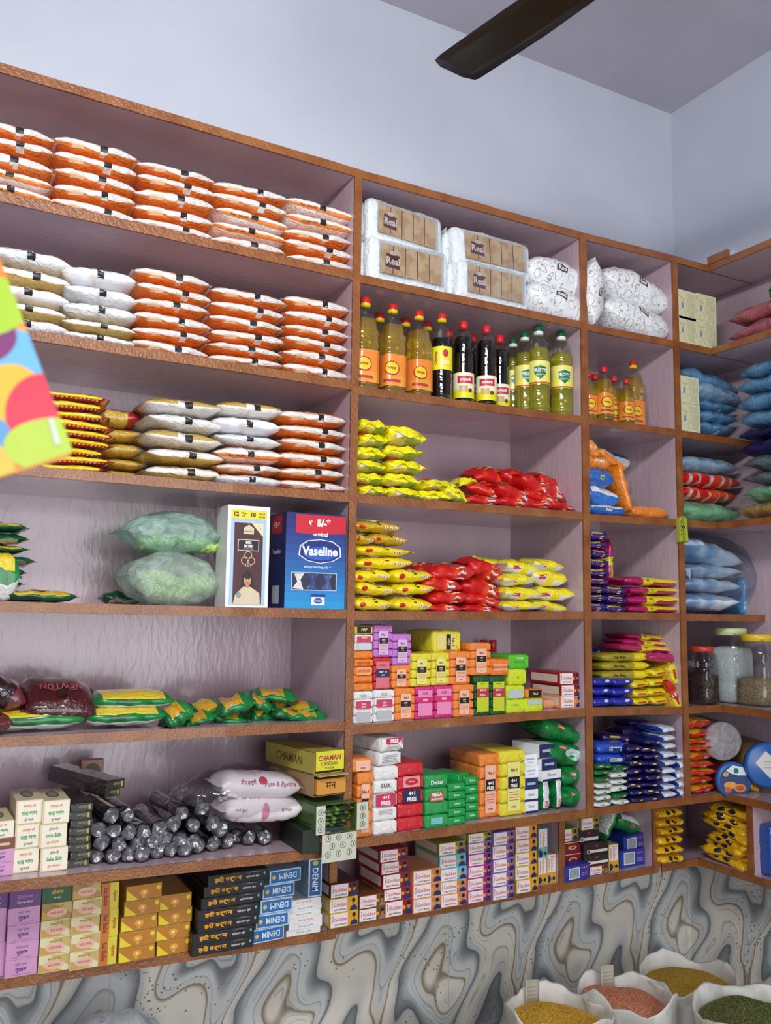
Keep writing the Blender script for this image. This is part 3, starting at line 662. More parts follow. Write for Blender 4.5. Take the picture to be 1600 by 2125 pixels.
for k,(c,wd) in GD.items():
    dk='#%02x%02x%02x'%tuple(int(int(c[i:i+2],16)*.8) for i in (1,3,5))
    carton('spice_box:'+k,'box',(.095,.13,.044),{'*':c+'|card','l':c+'|card'},fr_gold(dk+'|ink' if k not in 'yob' else {'y':'#d8a01c|ink','o':'#e0902c|ink','b':'#58b8c8|ink'}[k],wd,k=='w'),left=lambda b,fm:b.rect(-.055,.055,.008,.036,0,'#e8d8c8|ink',fm=fm))
def fr_sai(b,L,H,y):
    b.rect(-L*.42,L*.48,H*.05,H*.96,y,'#f3e9d4|ink'); b.text('अजन्ता की',0,H*.75,H*.17,'#d8602c|ink',y-.0003,w=L*.8); b.text('साई बाबा',0,H*.46,H*.22,'#1f9a50|ink',y-.0003,w=L*.8,bold=.03); b.text('धूप बत्ती',0,H*.18,H*.15,'#2a3a2c|ink',y-.0003,w=L*.7)
def fr_saiflip(b,L,H,y):
    b.rect(-L*.42,L*.48,H*.05,H*.96,y,'#f3e9d4|ink'); b.text('अजन्ता की',0,H*.24,H*.17,'#d8602c|ink',y-.0003,w=L*.8,rot=PI); b.text('साई बाबा',0,H*.52,H*.22,'#1f9a50|ink',y-.0003,w=L*.8,bold=.03,rot=PI); b.text('धूप बत्ती',0,H*.8,H*.15,'#2a3a2c|ink',y-.0003,w=L*.7,rot=PI)
def top_oval(b,fm): b.disc(0,0,.018,.04,0,'#5c574e|ink',fm=fm); b.disc(0,0,.013,.032,0,'#8c8676|ink',fm=lambda a,c,e=0:(a,c,fm(a,c)[2]+.0003))
for nm,ff in (('n',fr_sai),('f',fr_saiflip)): carton('incense_box:'+nm,'box',(.075,.15,.058),'#e0d2a8|card',ff,top=top_oval)
def fr_gulab(b,L,H,y):
    b.text('साई बाबा',0,H*.72,H*.2,'#8a6a9c|ink',y,w=L*.7); b.text('गुलाब',0,H*.36,H*.27,'#4a2480|ink',y,w=L*.6,bold=.03)
    b.rect(-L*.3,L*.3,H*.12,H*.15,y,'#b06aa8|ink')
carton('incense_box:pk','box',(.078,.15,.045),'#d49ac4|card',fr_gulab)
carton('incense_box:pu','box',(.078,.15,.045),'#6a3c7c|card',lambda b,L,H,y:(b.text('Deluxe',0,H*.66,H*.2,'#a884b8|ink',y,w=L*.6),b.text('Dhoop Stick',0,H*.3,H*.16,'#e8dce8|ink',y,w=L*.6)))
carton('incense_box:bn','box',(.078,.15,.03),'#7c4630|card',lambda b,L,H,y:(b.rect(-L*.3,L*.3,H*.35,H*.6,y,'#e0b89c|ink')))
carton('incense_box:gn','box',(.078,.15,.045),'#1f5a30|card',lambda b,L,H,y:(b.text('लोबान',0,H*.64,H*.26,'#e0b03a|ink',y,w=L*.6),b.text('धूप बत्ती',0,H*.28,H*.14,'#e8e8d8|ink',y,w=L*.5)))
def fr_cream(b,L,H,y):
    b.poly([(-L*.48,H*.05),(L*.3,H*.05),(-L*.48,H*.55)],y,'#cfa24e|ink'); b.poly([(L*.48,H*.95),(L*.48,H*.3),(-L*.1,H*.95)],y,'#c8b06a|ink')
    b.disc(0,H*.42,L*.33,H*.26,y-.0002,'#e9b9a0|ink'); b.text('अजन्ता की',.0,H*.76,H*.2,'#a8821c|ink',y-.0003,w=L*.75,bold=.03); b.text('साई बाबा',0,H*.42,H*.2,'#c8505c|ink',y-.0004,w=L*.55)
carton('incense_box:cr','box',(.075,.15,.046),'#e6dcae|card',fr_cream)
carton('incense_box:cb','box',(.075,.15,.046),'#b08a4c|card',fr_cream)
def fr_aj(b,L,H,y):
    b.rect(-L*.5,0,0,H,y,'#c8742c|ink'); b.text('Sai Baba',-L*.22,H*.5,L*.26,'#8a2416|ink',y-.0003,w=H*.8,rot=-PI/2,bold=.03); b.text('Ajanta',L*.27,H*.5,L*.26,'#c05a1c|ink',y-.0003,w=H*.8,rot=-PI/2,bold=.03)
carton('incense_box:aj','box',(.045,.14,.075),'#e0cc3a|card',fr_aj)
def fr_gold2(b,L,H,y):
    b.rect(-L*.4,L*.4,H*.1,H*.9,y,'#c07c1e|ink'); b.disc(L*.0,H*.5,L*.12,H*.2,y-.0002,'#e8a83c|ink'); b.disc(0,H*.5,L*.03,H*.07,y-.0003,'#fff3c8|ink')
    b.poly([(-L*.48,H*.05),(-L*.15,H*.05),(-L*.48,H*.75)],y-.0003,'#f0d428|ink'); b.disc(L*.4,H*.7,L*.06,H*.16,y-.0003,'#f0d030|ink',n=12); b.text('धूप',-L*.0,H*.2,H*.14,'#f0d890|ink',y-.0004)
carton('incense_box:go','box',(.08,.16,.044),'#b88428|card',fr_gold2)
def fr_hari(b,L,H,y):
    b.text('हरी दर्शन',-L*.17,H*.5,H*.6,'#f0a41c|ink',y,w=L*.52,bold=.04); b.text('स्पेशल धूप',L*.24,H*.45,H*.26,'#e8e8e8|ink',y,w=L*.3); b.disc(L*.44,H*.6,L*.016,H*.14,y,'#5ac0e0|ink',n=12)
    for k in range(3): b.poly([(L*.1,H*(.72+.05*k)),(L*.25,H*(.82+.03*k)),(L*.4,H*(.7+.06*k)),(L*.25,H*(.84+.03*k))],y,'#9a9aa4|ink')
carton('incense_box:hd','box',(.135,.22,.034),'#141216|card',fr_hari,top=lambda b,fm:b.rect(-.05,.06,-.06,.06,0,'#26222a|ink',fm=fm))
def fr_denim(rot):
    def f(b,L,H,y):
        b.rect(-L*.48,L*.48,H*.06,H*.94,y,'#e6eef4|ink'); b.rect(-L*.46,L*.46,H*.1,H*.9,y-.0002,'#2a6cae|ink'); b.text('DENIM',L*.08,H*.5,H*.42,'#e8eef4|ink',y-.0004,w=L*.55,rot=rot); b.disc(-L*.36,H*.5,L*.06,H*.16,y-.0004,'#e0c04a|ink',n=12)
    return f
carton('incense_box:dn','box',(.075,.2,.038),'#9fbcd4|film',fr_denim(PI))
def fr_denv(b,L,H,y):
    b.rect(-L*.46,L*.46,H*.02,H*.98,y,'#e6eef4|ink'); b.rect(-L*.4,L*.4,H*.04,H*.96,y-.0002,'#245c9c|ink'); b.text('DENIM',0,H*.45,L*.42,'#e8eef4|ink',y-.0004,w=H*.6,rot=-PI/2); b.disc(0,H*.88,L*.2,L*.2,y-.0004,'#e0c04a|ink',n=12)
carton('incense_box:dv','box',(.036,.2,.105),'#9fbcd4|film',fr_denv)
for i,c in enumerate(('#d8867c','#7ca8c8','#7cb48c')): carton('incense_box:wh%d'%i,'box',(.09,.2,.022),'#ece9e6|card',lambda b,L,H,y,c=c:(b.text('रोज धूप स्टिक',0,H*.5,H*.42,c+'|ink',y,w=L*.6)))
carton('incense_box:bk','box',(.058,.22,.026),'#1d1b1a|film',lambda b,L,H,y:(b.rect(-L*.42,L*.42,H*.12,H*.85,y,'#2e2c28|ink'),b.text('आध्या',.004,H*.5,H*.4,'#8a8458|ink',y-.0002,w=L*.5),b.rect(L*.3,L*.38,H*.2,H*.8,y-.0002,'#b8a83c|ink')))
def fr_dove(b,L,H,y): b.rect(-L*.5,L*.5,0,H*.2,y,'#1f2a5c|ink'); b.text('Dove',0,H*.58,H*.26,'#6a7a94|ink',y,w=L*.4)
carton('soap_box:dv','box',(.07,.1,.042),'#eef0f2|card',fr_dove)
carton('soap_box:jn','box',(.07,.1,.048),'#eef0f2|card',lambda b,L,H,y:(b.text('Johnson\'s',0,H*.6,H*.2,'#3a62b8|ink',y,w=L*.6),b.rect(-L*.2,L*.2,H*.3,H*.34,y,'#8aa0c8|ink'),b.disc(-L*.3,H*.6,L*.03,L*.03,y,'#3a62b8|ink',n=10)))
carton('soap_box:nv','box',(.07,.1,.038),{'*':'#eef0f2|card','f':'#22305f|card'},lambda b,L,H,y:b.rect(-L*.3,L*.3,H*.4,H*.6,y,'#b4bed4|ink'))
carton('spice_box:dkb','box',(.09,.1,.036),'#2c2320|card',lambda b,L,H,y:(b.rect(-L*.3,L*.45,H*.18,H*.42,y,'#e2ded8|ink'),b.disc(-L*.32,H*.3,L*.08,H*.2,y-.0002,'#d8d4ce|ink',n=12),b.disc(-L*.32,H*.3,L*.05,H*.13,y-.0003,'#4a3c34|ink',n=12),b.disc(0,H*.75,L*.07,H*.09,y,'#b8302a|ink',n=12)))
carton('spice_box:red','box',(.085,.1,.045),'#8c1a22|card',lambda b,L,H,y:(b.disc(0,H*.5,L*.2,H*.16,y,'#e8d0a0|ink',n=16),b.disc(0,H*.5,L*.14,H*.1,y-.0002,'#b83a2c|ink',n=16),b.rect(-L*.48,L*.48,H*.9,H*.97,y,'#e0c8c0|ink')))
def fr_bl(b,L,H,y):
    b.rect(-L*.34,L*.1,H*.14,H*.86,y,'#cdd4da|ink')
    for k in range(10): b.rect(-L*.3+k*L*.037,-L*.3+k*L*.037+L*.016,H*.22,H*.8,y-.0002,'#30363e|ink')
    for k in range(3): b.disc(L*(.2+.09*k),H*.76,L*.035,H*.07,y,'#d8505c|ink',n=10)
    b.rect(L*.18,L*.42,H*.4,H*.44,y,'#d87a9c|ink'); b.rect(L*.18,L*.42,H*.28,H*.32,y,'#d87a9c|ink')
carton('soap_box:bl','box',(.1,.1,.06),'#23389c|card',fr_bl)
def fr_crm(b,L,H,y):
    for k in range(9): b.rect(L*.02+k*L*.045,L*.03+k*L*.045,H*.08,H*.9,y,'#a8a890|ink')
    b.rect(-L*.35,-L*.22,H*.36,H*.56,y,'#8a93a0|ink'); b.rect(-L*.4,-L*.1,H*.7,H*.72,y,'#a8a890|ink')
carton('match_box:cr','box',(.09,.1,.14),'#dcd9b0|film',fr_crm)
# ---- soap bundles
def bar(col,seed,L=.075,W=.1,H=.034):
    k=('bar',col,seed)
    if k in KV: return KV[k]
    b=B(); soft(b,L,W,H,.007,col+'|wrap',n=6,amp=.0016,seed=seed,fr=45)
    for s in (-1,1): # folded paper ends
        x=s*L*.47; b.add([(x,-W/2-.0012,.003),(x,-W/2-.0012,H-.003),(s*L*.22,-W/2-.0022,H/2),(x,-W/2+.004,.003),(x,-W/2+.004,H-.003)],[(0,2,1) if s>0 else (0,1,2),(0,3,2),(1,2,4)],col+'|wrap')
    KV[k]=b.mesh('soap_bar'); return KV[k]
def bundle(x0,x1,yt,yb,col,n,bay,row,lab,desc,where,dep=None,label_f=None,depth=.10,rot=0,on=None,group=None):
    """vertical bundle of n soap bars held together with a printed sleeve"""
    cx=(x0+x1)/2; zsf=zs(bay,row,AT(cx,yb).x) if on is None else on
    if dep is None: p=ATZ(cx,yb,zsf); dep=max(0.004,min(.25,p.y))
    a,c=AT(x0,(yt+yb)/2,dep),AT(x1,(yt+yb)/2,dep); top=AT(cx,yt,dep).z
    L=c.x-a.x; H=top-zsf; h=H/n; x=(a.x+c.x)/2
    K0=Kind('soap_bundle' if n>1 else 'soap_bar','soap',(L,depth,H),None)
    o=place(K0,x,dep,zsf,rot=(0,0,rot),label=f'{desc}, {where}',group=group)
    for i in range(n):
        m=mob('soap_bar',bar(col,i%4+1),o,(R.uniform(-.0012,.0012),R.uniform(-.001,.001),h*i),(0,0,R.uniform(-.015,.015)),(L/.075,depth/.1,h/.034*1.005))
    if label_f:
        b=B(); label_f(b,L,H,-depth/2-.0036); mob('label',b.mesh('label'),o)
    return o,dep,zsf+H
def lb_no1(c='#f3b79c',free=False):
    def f(b,L,H,y):
        b.rect(-L*.24,L*.26,H*.08,H*.82,y,c+'|ink'); b.rect(-L*.22,L*.24,H*.42,H*.6,y-.0005,'#191517|ink')
        b.text('No.1',L*.02,H*.7,H*.065 if not free else H*.05,'#2a1c18|ink',y-.0005,w=L*.4,bold=.03)
        if free: b.text('4+1',L*.01,H*.54,H*.055,'#f0ece6|ink',y-.001,w=L*.38,bold=.04); b.text('FREE',L*.01,H*.465,H*.05,'#f0ece6|ink',y-.001,w=L*.38,bold=.04)
        else: b.text('MRP',L*.01,H*.54,H*.05,'#e6cfa0|ink',y-.001,w=L*.3,bold=.03); b.text('4x100g',L*.01,H*.47,H*.035,'#e6cfa0|ink',y-.001,w=L*.36)
        for k in range(4): b.rect(-L*.18,L*.2,H*(.36-.04*k),H*(.37-.04*k),y-.0005,'#b06a58|ink')
        b.text('= 500g' if free else '= 100g',L*.0,H*.14,H*.035,'#3a1c14|ink',y-.0005,w=L*.4,bold=.03)
    return f
def lb_box(top,rows):  # rows: (z0,z1,color,[(text,zc,h,col)])
    def f(b,L,H,y):
        for i,(z0,z1,c,ts) in enumerate(sorted(rows,key=lambda q:q[0]-q[1] if q[2] else 1)):
            if c: b.rect(-L*.38,L*.38,H*z0,H*z1,y-.0005*i,c+'|ink')
            for t,zc,h,cc in ts: b.text(t,0,H*zc,H*h,cc+'|ink',y-.0005*i-.0004,w=L*.68,bold=.03)
    return f
# ---- bottles
def bottle(nm,R0,H,liq,fill,cap,cap2,lab,ribs=0,sq=None,lz=(.22,.5),labf=None,neck=.28):
    zb=H*(1-neck); prof=[(R0*.55,0),(R0*.93,.004),(R0,.014)]
    n=26
    for i in range(n+1):
        t=i/n; z=.014+(zb-.014)*t; r=R0*(1-.10*max(0,(t-.93)/.07))
        if ribs and not(lz[0]*H<z<lz[1]*H): r*=1-.045*(.5+.5*math.cos(t*ribs*2*PI))
        prof.append((r,z))
    prof+= [(R0*.80,zb+H*neck*.28),(R0*.55,zb+H*neck*.52),(R0*.36,zb+H*neck*.64),(R0*.34,H*.93)]
    b=B(); b.lathe(prof,'#f4f6ee|clear',28,sq=sq); root=b.mesh('bottle')
    b=B(); lp=[(max(.003,r-.0018),z+(.002 if i==0 else 0)) for i,(r,z) in enumerate(prof) if z<=H*fill]; b.lathe(lp,liq+'|oil',28,sq=sq); parts=[('oil',b.mesh('oil'))]
    b=B(); rc=R0*.42; b.lathe([(rc,H*.90),(rc*1.02,H*.935),(rc*1.02,H*.9355),(rc,H*.99),(rc*.9,H)],[cap2+'|plastic',cap2+'|plastic',cap+'|plastic',cap+'|plastic'],20); parts.append(('cap',b.mesh('cap')))
    b=B(); rl=R0*1.012; m=24; vs=[];fs=[];ks=[]
    Z=[lz[0]*H+(lz[1]-lz[0])*H*i/6 for i in range(7)]
    def rad(a): return rl/((abs(math.cos(a))**sq+abs(math.sin(a))**sq)**(1/sq)) if sq else rl
    for z in Z:
        for i in range(m): a=2*PI*i/m; vs.append((rad(a)*math.cos(a),rad(a)*math.sin(a),z))
    for j in range(6):
        for i in range(m): fs.append((j*m+i,j*m+(i+1)%m,(j+1)*m+(i+1)%m,(j+1)*m+i)); ks.append(lab[min(len(lab)-1,int(j*len(lab)/6))]+'|card')
    b.add(vs,fs,ks,True)
    def fm(u,v,e=0):
        a=-PI/2-.45+u/rl; q=rad(a)+.0012; return (q*math.cos(a),q*math.sin(a),v)
    if labf: labf(b,H*(lz[0]+lz[1])/2,H*(lz[1]-lz[0]),fm)
    parts.append(('label',b.mesh('label')))
    KV[nm]=[Kind('oil_bottle' if 'oil' in nm else 'syrup_bottle','bottle',(R0*2,R0*2,H),root,parts)]
def ofs(fm,d): 
    def g(u,v,e=0): p=fm(u,v); k=1+d/math.hypot(p[0],p[1]); return (p[0]*k,p[1]*k,p[2])
    return g
def lf_man(b,z,h,fm):
    b.disc(0,z+h*.05,.022,.022,0,'#a82a2a|ink',fm=fm); b.disc(0,z+h*.05,.0185,.0185,0,'#eecb2c|ink',fm=ofs(fm,.0005)); b.text('मंगला',0,z+h*.05,.010,'#a02418|ink',w=.032,fm=ofs(fm,.001),bold=.03)
    b.rect(-.026,.026,z-h*.38,z-h*.3,0,'#b83a34|ink',fm=fm,n=6)
bottle('oil_bottle:m',.037,.29,'#f6cc48',.84,'#cc2a24','#e8cc1c',['#e89a3c','#ee8a34','#ee8a34'],ribs=5,sq=5,lz=(.08,.42),labf=lf_man,neck=.33)
bottle('oil_bottle:ms',.030,.21,'#f2d030',.80,'#cc2a34','#cc2a34',['#e8a13c','#ee8a34'],ribs=4,sq=4,lz=(.12,.5),labf=lf_man,neck=.33)
def lf_pro(b,z,h,fm):
    g=ofs(fm,.0005); b.poly([(-.02,z+.016),(0,z+.022),(.02,z+.016),(.018,z-.006),(0,z-.024),(-.018,z-.006)],0,'#1a6e40|ink',fm=fm); b.text('PROTO',0,z+.006,.011,'#f0f4f0|ink',w=.045,fm=g,bold=.03); b.text('Refined Oil',0,z-.008,.005,'#e0ecd8|ink',w=.026,fm=g)
    b.rect(-.05,.05,z-h*.48,z-h*.42,0,'#c84a24|ink',fm=fm,n=10)
bottle('oil_bottle:p',.036,.29,'#f0ea40',.80,'#14603a','#eef0ee',['#ece86a','#eee67a'],ribs=7,lz=(.32,.58),labf=lf_pro,neck=.26)
def lf_raj(b,z,h,fm):
    b.rect(-.026,.026,z+h*.08,z+h*.36,0,'#c02c44|ink',fm=fm,n=6); b.text('राजधानी',0,z+h*.22,.011,'#f4e8e8|ink',w=.046,fm=ofs(fm,.0006),bold=.03); b.rect(-.02,.008,z-h*.25,z-h*.02,0,'#c8a870|ink',fm=fm,n=3); b.disc(.016,z-h*.2,.007,.007,0,'#6a3a1c|ink',fm=fm,n=10)
bottle('syrup_bottle:r',.034,.275,'#1c0604',.84,'#d0282c','#d0282c',['#e6e01c','#efecc8','#efecc8'],ribs=12,lz=(.06,.36),labf=lf_raj,neck=.2)
def lf_pic(b,z,h,fm):
    b.text('Chutney',-.02,z,.012,'#c83c78|ink',w=.055,rot=PI/2,fm=fm,bold=.03); b.disc(.01,z+h*.2,.010,.012,0,'#c43424|ink',fm=fm,n=14); b.disc(.012,z-h*.2,.014,.008,0,'#e8e0a0|ink',fm=fm,n=14)
bottle('syrup_bottle:c',.034,.285,'#160806',.72,'#c83228','#e8c81c',['#ece21c','#f0e62c'],ribs=10,lz=(.34,.60),labf=lf_pic,neck=.27)
# ------------------------------------------------------------------ placing helpers
def col(bay,row,x0,x1,yt,items,where,yf=.012,yb=None,w=None,group=None,jx=.004,jr=.03,slope=0,zbase=None,xs=None,tilt=0,noun=None,vh=None):
    """a stack; items listed from top to bottom as 'kind' names or (kind,desc)"""
    n=len(items); cx=(x0+x1)/2; X=AT(cx,yt,yf).x; z=zs(bay,row,X) if zbase is None else zbase
    if yb is not None: p=ATZ(cx,yb,z); yf=max(-.01,min(.3,p.y))
    top=AT(cx,yt,yf).z; ym=(yt+(yb or AT_py(X,yf,z)))/2
    L=AT(x1,ym,yf).x-AT(x0,ym,yf).x; X=(AT(x1,ym,yf).x+AT(x0,ym,yf).x)/2
    hs=vh or [1]*n; soft_=items[0][0].split('_')[-1].startswith('packet'); hs=[h*(R.uniform(.86,1.14) if soft_ else 1) for h in hs]; tot=sum(hs); H=top-z; zz=z; objs=[]
    for i in range(n-1,-1,-1):
        kn,desc=items[i]; ks=KV[kn]; K=ks[(i*7+int(X*50))%len(ks)] if len(ks)>1 else ks[0]
        h=H*hs[i]/tot; dx=slope*(n-1-i)/max(1,n-1)
        lb=f'{desc}, {level(i,n)} in {where}' if where else desc
        if n==1: lb=f'{desc}, {where}'
        o=place(K,X+R.uniform(-jx,jx)+dx,yf+R.uniform(0,jx),zz,((L*R.uniform(.95,.985) if soft_ else L*.992),w,h*(.96 if soft_ else .997)),(0,tilt+(R.uniform(-.035,.035) if soft_ else 0),R.uniform(-jr,jr)*(1.6 if soft_ else 1)),lb,group)
        zz+=h; objs.append(o)
    return objs
def AT_py(X,y,z):
    d=Vector((X,y,z))-CAM; return 1062.5-F*(d.dot(UP)/d.dot(_f))
def AT_px(X,y,z):
    d=Vector((X,y,z))-CAM; return 800+F*(d.dot(RT)/d.dot(_f))
def put(kn,x0,y0,x1,y1,yf,desc,group=None,w=None,rot=(0,0,0),v=0,zmin=None):
    """one thing from the outline of its front face"""
    ks=KV[kn]; K=ks[v%len(ks)]; a=AT(x0,(y0+y1)/2,yf); c=AT(x1,(y0+y1)/2,yf); t=AT((x0+x1)/2,y0,yf).z; u=AT((x0+x1)/2,y1,yf).z
    if zmin is not None: d=zmin-u; u+=d; t+=d
    H=t-u; L=c.x-a.x; ww=w or K.size[1]
    o=place(K,(a.x+c.x)/2,yf,u,(L,ww,H),(0,0,0),desc,group)
    if any(rot): # turn about the centre of the thing
        m=Matrix.Rotation(rot[2],4,'Z')@Matrix.Rotation(rot[1],4,'Y')@Matrix.Rotation(rot[0],4,'X')
        c0=Vector(o.location)+Vector((0,0,H/2)); o.rotation_euler=m.to_euler(); o.location=c0-m@Vector((0,0,H/2))
    return o
# ------------------------------------------------------------------ the goods, shelf by shelf
def G(n,k,d): return [(k,d)]*n
O_='orange and white flour packet'; E_='flour packet with orange stripe'; W_='plain white sugar packet'; GO_='golden brown semolina packet'; PR_='white packet printed with nuts'
g1='flour packets stacked on the top shelf of the left bay'; w='.'
# left bay, top shelf
S1='top shelf of left bay'
col('L',1,-78,118,247,G(3,'flour_packet:o',O_)+G(2,'flour_packet:e',E_),'leftmost stack, '+S1,group=g1)
col('L',1,110,290,287,G(5,'flour_packet:o',O_),'second stack, '+S1,group=g1)
col('L',1,280,452,338,G(5,'flour_packet:o',O_),'middle stack, '+S1,group=g1)
col('L',1,442,602,378,G(2,'flour_packet:o',O_)+G(2,'flour_packet:e',E_)+G(1,'flour_packet:o',O_),'fourth stack, '+S1,group=g1)
col('L',1,595,741,413,G(2,'flour_packet:e',E_)+G(3,'flour_packet:o',O_),'rightmost stack, '+S1,group=g1,vh=[1.35,1,1,1,1])
S2='second shelf of left bay'; g2='packets stacked on the second shelf of the left bay'
col('L',2,-40,148,508,G(1,'sugar_packet:w',W_)+G(1,'semolina_packet:g',GO_)+G(1,'sugar_packet:p',PR_)+G(1,'semolina_packet:g',GO_)+G(1,'sugar_packet:w',W_),'leftmost stack, '+S2,group=g2)
col('L',2,130,290,548,G(1,'sugar_packet:p',PR_)+G(2,'sugar_packet:w',W_)+G(1,'semolina_packet:g',GO_)+G(1,'sugar_packet:w',W_),'second stack, '+S2,group=g2,vh=[1.2,1.1,1.1,.8,.8])
col('L',2,277,442,555,G(6,'flour_packet:o',O_),'middle stack, '+S2,group=g2)
col('L',2,438,595,596,G(6,'flour_packet:o',O_),'fourth stack, '+S2,group=g2)
col('L',2,589,730,612,G(6,'flour_packet:o',O_),'rightmost stack, '+S2,group=g2)
S3='third shelf of left bay'; g3='packets stacked on the third shelf of the left bay'
col('L',3,582,726,848,G(6,'flour_packet:o',O_),'rightmost stack, '+S3,group=g3)
col('L',3,448,592,828,[('semolina_packet:t',GO_),('sugar_packet:p',PR_),('sugar_packet:w',W_),('flour_packet:e','white packet with orange trim'),('flour_packet:o',O_),('sugar_packet:w',W_)],'fourth stack, '+S3,group=g3,jx=.008,vh=[1,1.25,.9,1.1,.8,.9])
col('L',3,306,470,822,[('semolina_packet:t',GO_),('sugar_packet:w',W_),('semolina_packet:t',GO_),('semolina_packet:g',GO_),('semolina_packet:g',GO_)],'third stack, '+S3,group=g3,jx=.008,w=.2)
col('L',3,205,305,840,G(1,'snack_packet:g','gold snack packet with red end')+G(4,'snack_packet:g2','gold snack packet'),'stack behind, '+S3,yf=.13,group=g3,jx=.012,vh=[1.3,1,1,.9,.9])
col('L',3,95,236,812,G(9,'snack_packet:r','red and yellow snack packet'),'leftmost stack, '+S3,yf=.03,group='red and yellow snack packets',jx=.014,w=.12,jr=.12,slope=-.02)
# left bay, fourth shelf
S4='fourth shelf of left bay'
tp='tea packets on the fourth shelf of the left bay'
col('L',4,-75,62,1078,[('tea_packet:y','orange fronted tea packet'),('tea_packet:d','dark green tea packet'),('tea_packet:y','orange fronted tea packet'),('tea_packet:d','dark green tea packet'),('tea_packet:d','dark green tea packet'),('tea_packet:d','dark green tea packet'),('tea_packet:d','dark green tea packet')],'pile at left, '+S4,yf=.07,group=tp,jx=.01,jr=.1)
put('tea_packet:f',-55,1148,42,1246,.015,'yellow and green tea packet standing upright before the tea pile, '+S4,tp,w=.05,v=1)
put('tea_packet:y',14,1222,160,1247,.02,'yellow tea packet with green ends lying alone at shelf front',tp,w=.12,zmin=zs('L',4,-1.6)+.001)
put('tea_packet:d',216,1222,300,1250,.2,'dark tea packet lying far back beside the green bags',tp,w=.1,zmin=zs('L',4,-1.4)+.001)
def blob(name,size,key,seed,amp,px=2.6,parts=()):
    P=Pouch(*size,seed=seed,amp=amp,bl=2,p=px,q=.6,finw=.55,fin=.02,fr=14); b=B(); P.build(b,lambda s,z,d:key,n=30,nz=14)
    # fine wrinkles
    b.v=[tuple(Vector(v)+noise.noise_vector(Vector(v)*60+Vector((seed,0,0)))*amp*.16) for v in b.v]
    return Kind(name,'plastic bag',size,b.mesh(name))
def putK(K,x0,y0,x1,y1,yf,desc,group=None,zmin=None,rot=(0,0,0),w=None):
    KV['_t']=[K]; return put('_t',x0,y0,x1,y1,yf,desc,group,w,rot,0,zmin)
KV['green_pack']=[Kind('snack_packet','packet',(.2,.1,.05),m,()) for m in [Pouch and None]] if 0 else None
def gp(i):
    P=Pouch(.18,.1,.05,seed=i,amp=.006,bl=2,p=4); b=B(); P.build(b,lambda s,z,d:'#9ccc2c|film' if (s*3+z)%1<.6 else '#d8e4b8|film',n=14,nz=6,sb=(-.7,-.3,0,.3,.6)); return Kind('snack_packet','packet',(.18,.1,.05),b.mesh('packet'))
gb='tied polythene bags of green packets'
za=zs('L',4,-1.2); kb=blob('plastic_bag',(.27,.2,.16),'#d4e6d8|bag',3,.018)
o=putK(kb,268,1142,470,1262,.03,'cloudy green polythene bag of packets, lower of two beside box',gb,zmin=za)
kb2=blob('plastic_bag',(.27,.2,.15),'#c8eadc|bag',8,.018); kb2=Kind('plastic_bag','plastic bag',kb2.size,kb2.root)
putK(kb2,270,1058,473,1150,.03,'cloudy mint polythene bag of packets, upper of two',gb)
for i,(a,b_,c,d,t) in enumerate(((292,1180,380,1225,'left one in the lower bag'),(365,1190,450,1240,'right one in the lower bag'),(300,1205,400,1248,'bottom one in the lower bag'),(290,1105,372,1138,'left one in the upper bag'),(372,1108,462,1145,'right one in the upper bag'))):
    K=gp(i); putK(K,a,b_,c,d,.07,'bright green snack packet, '+t,'green packets seen inside the polythene bags',rot=(0,.15*(-1)**i,0))
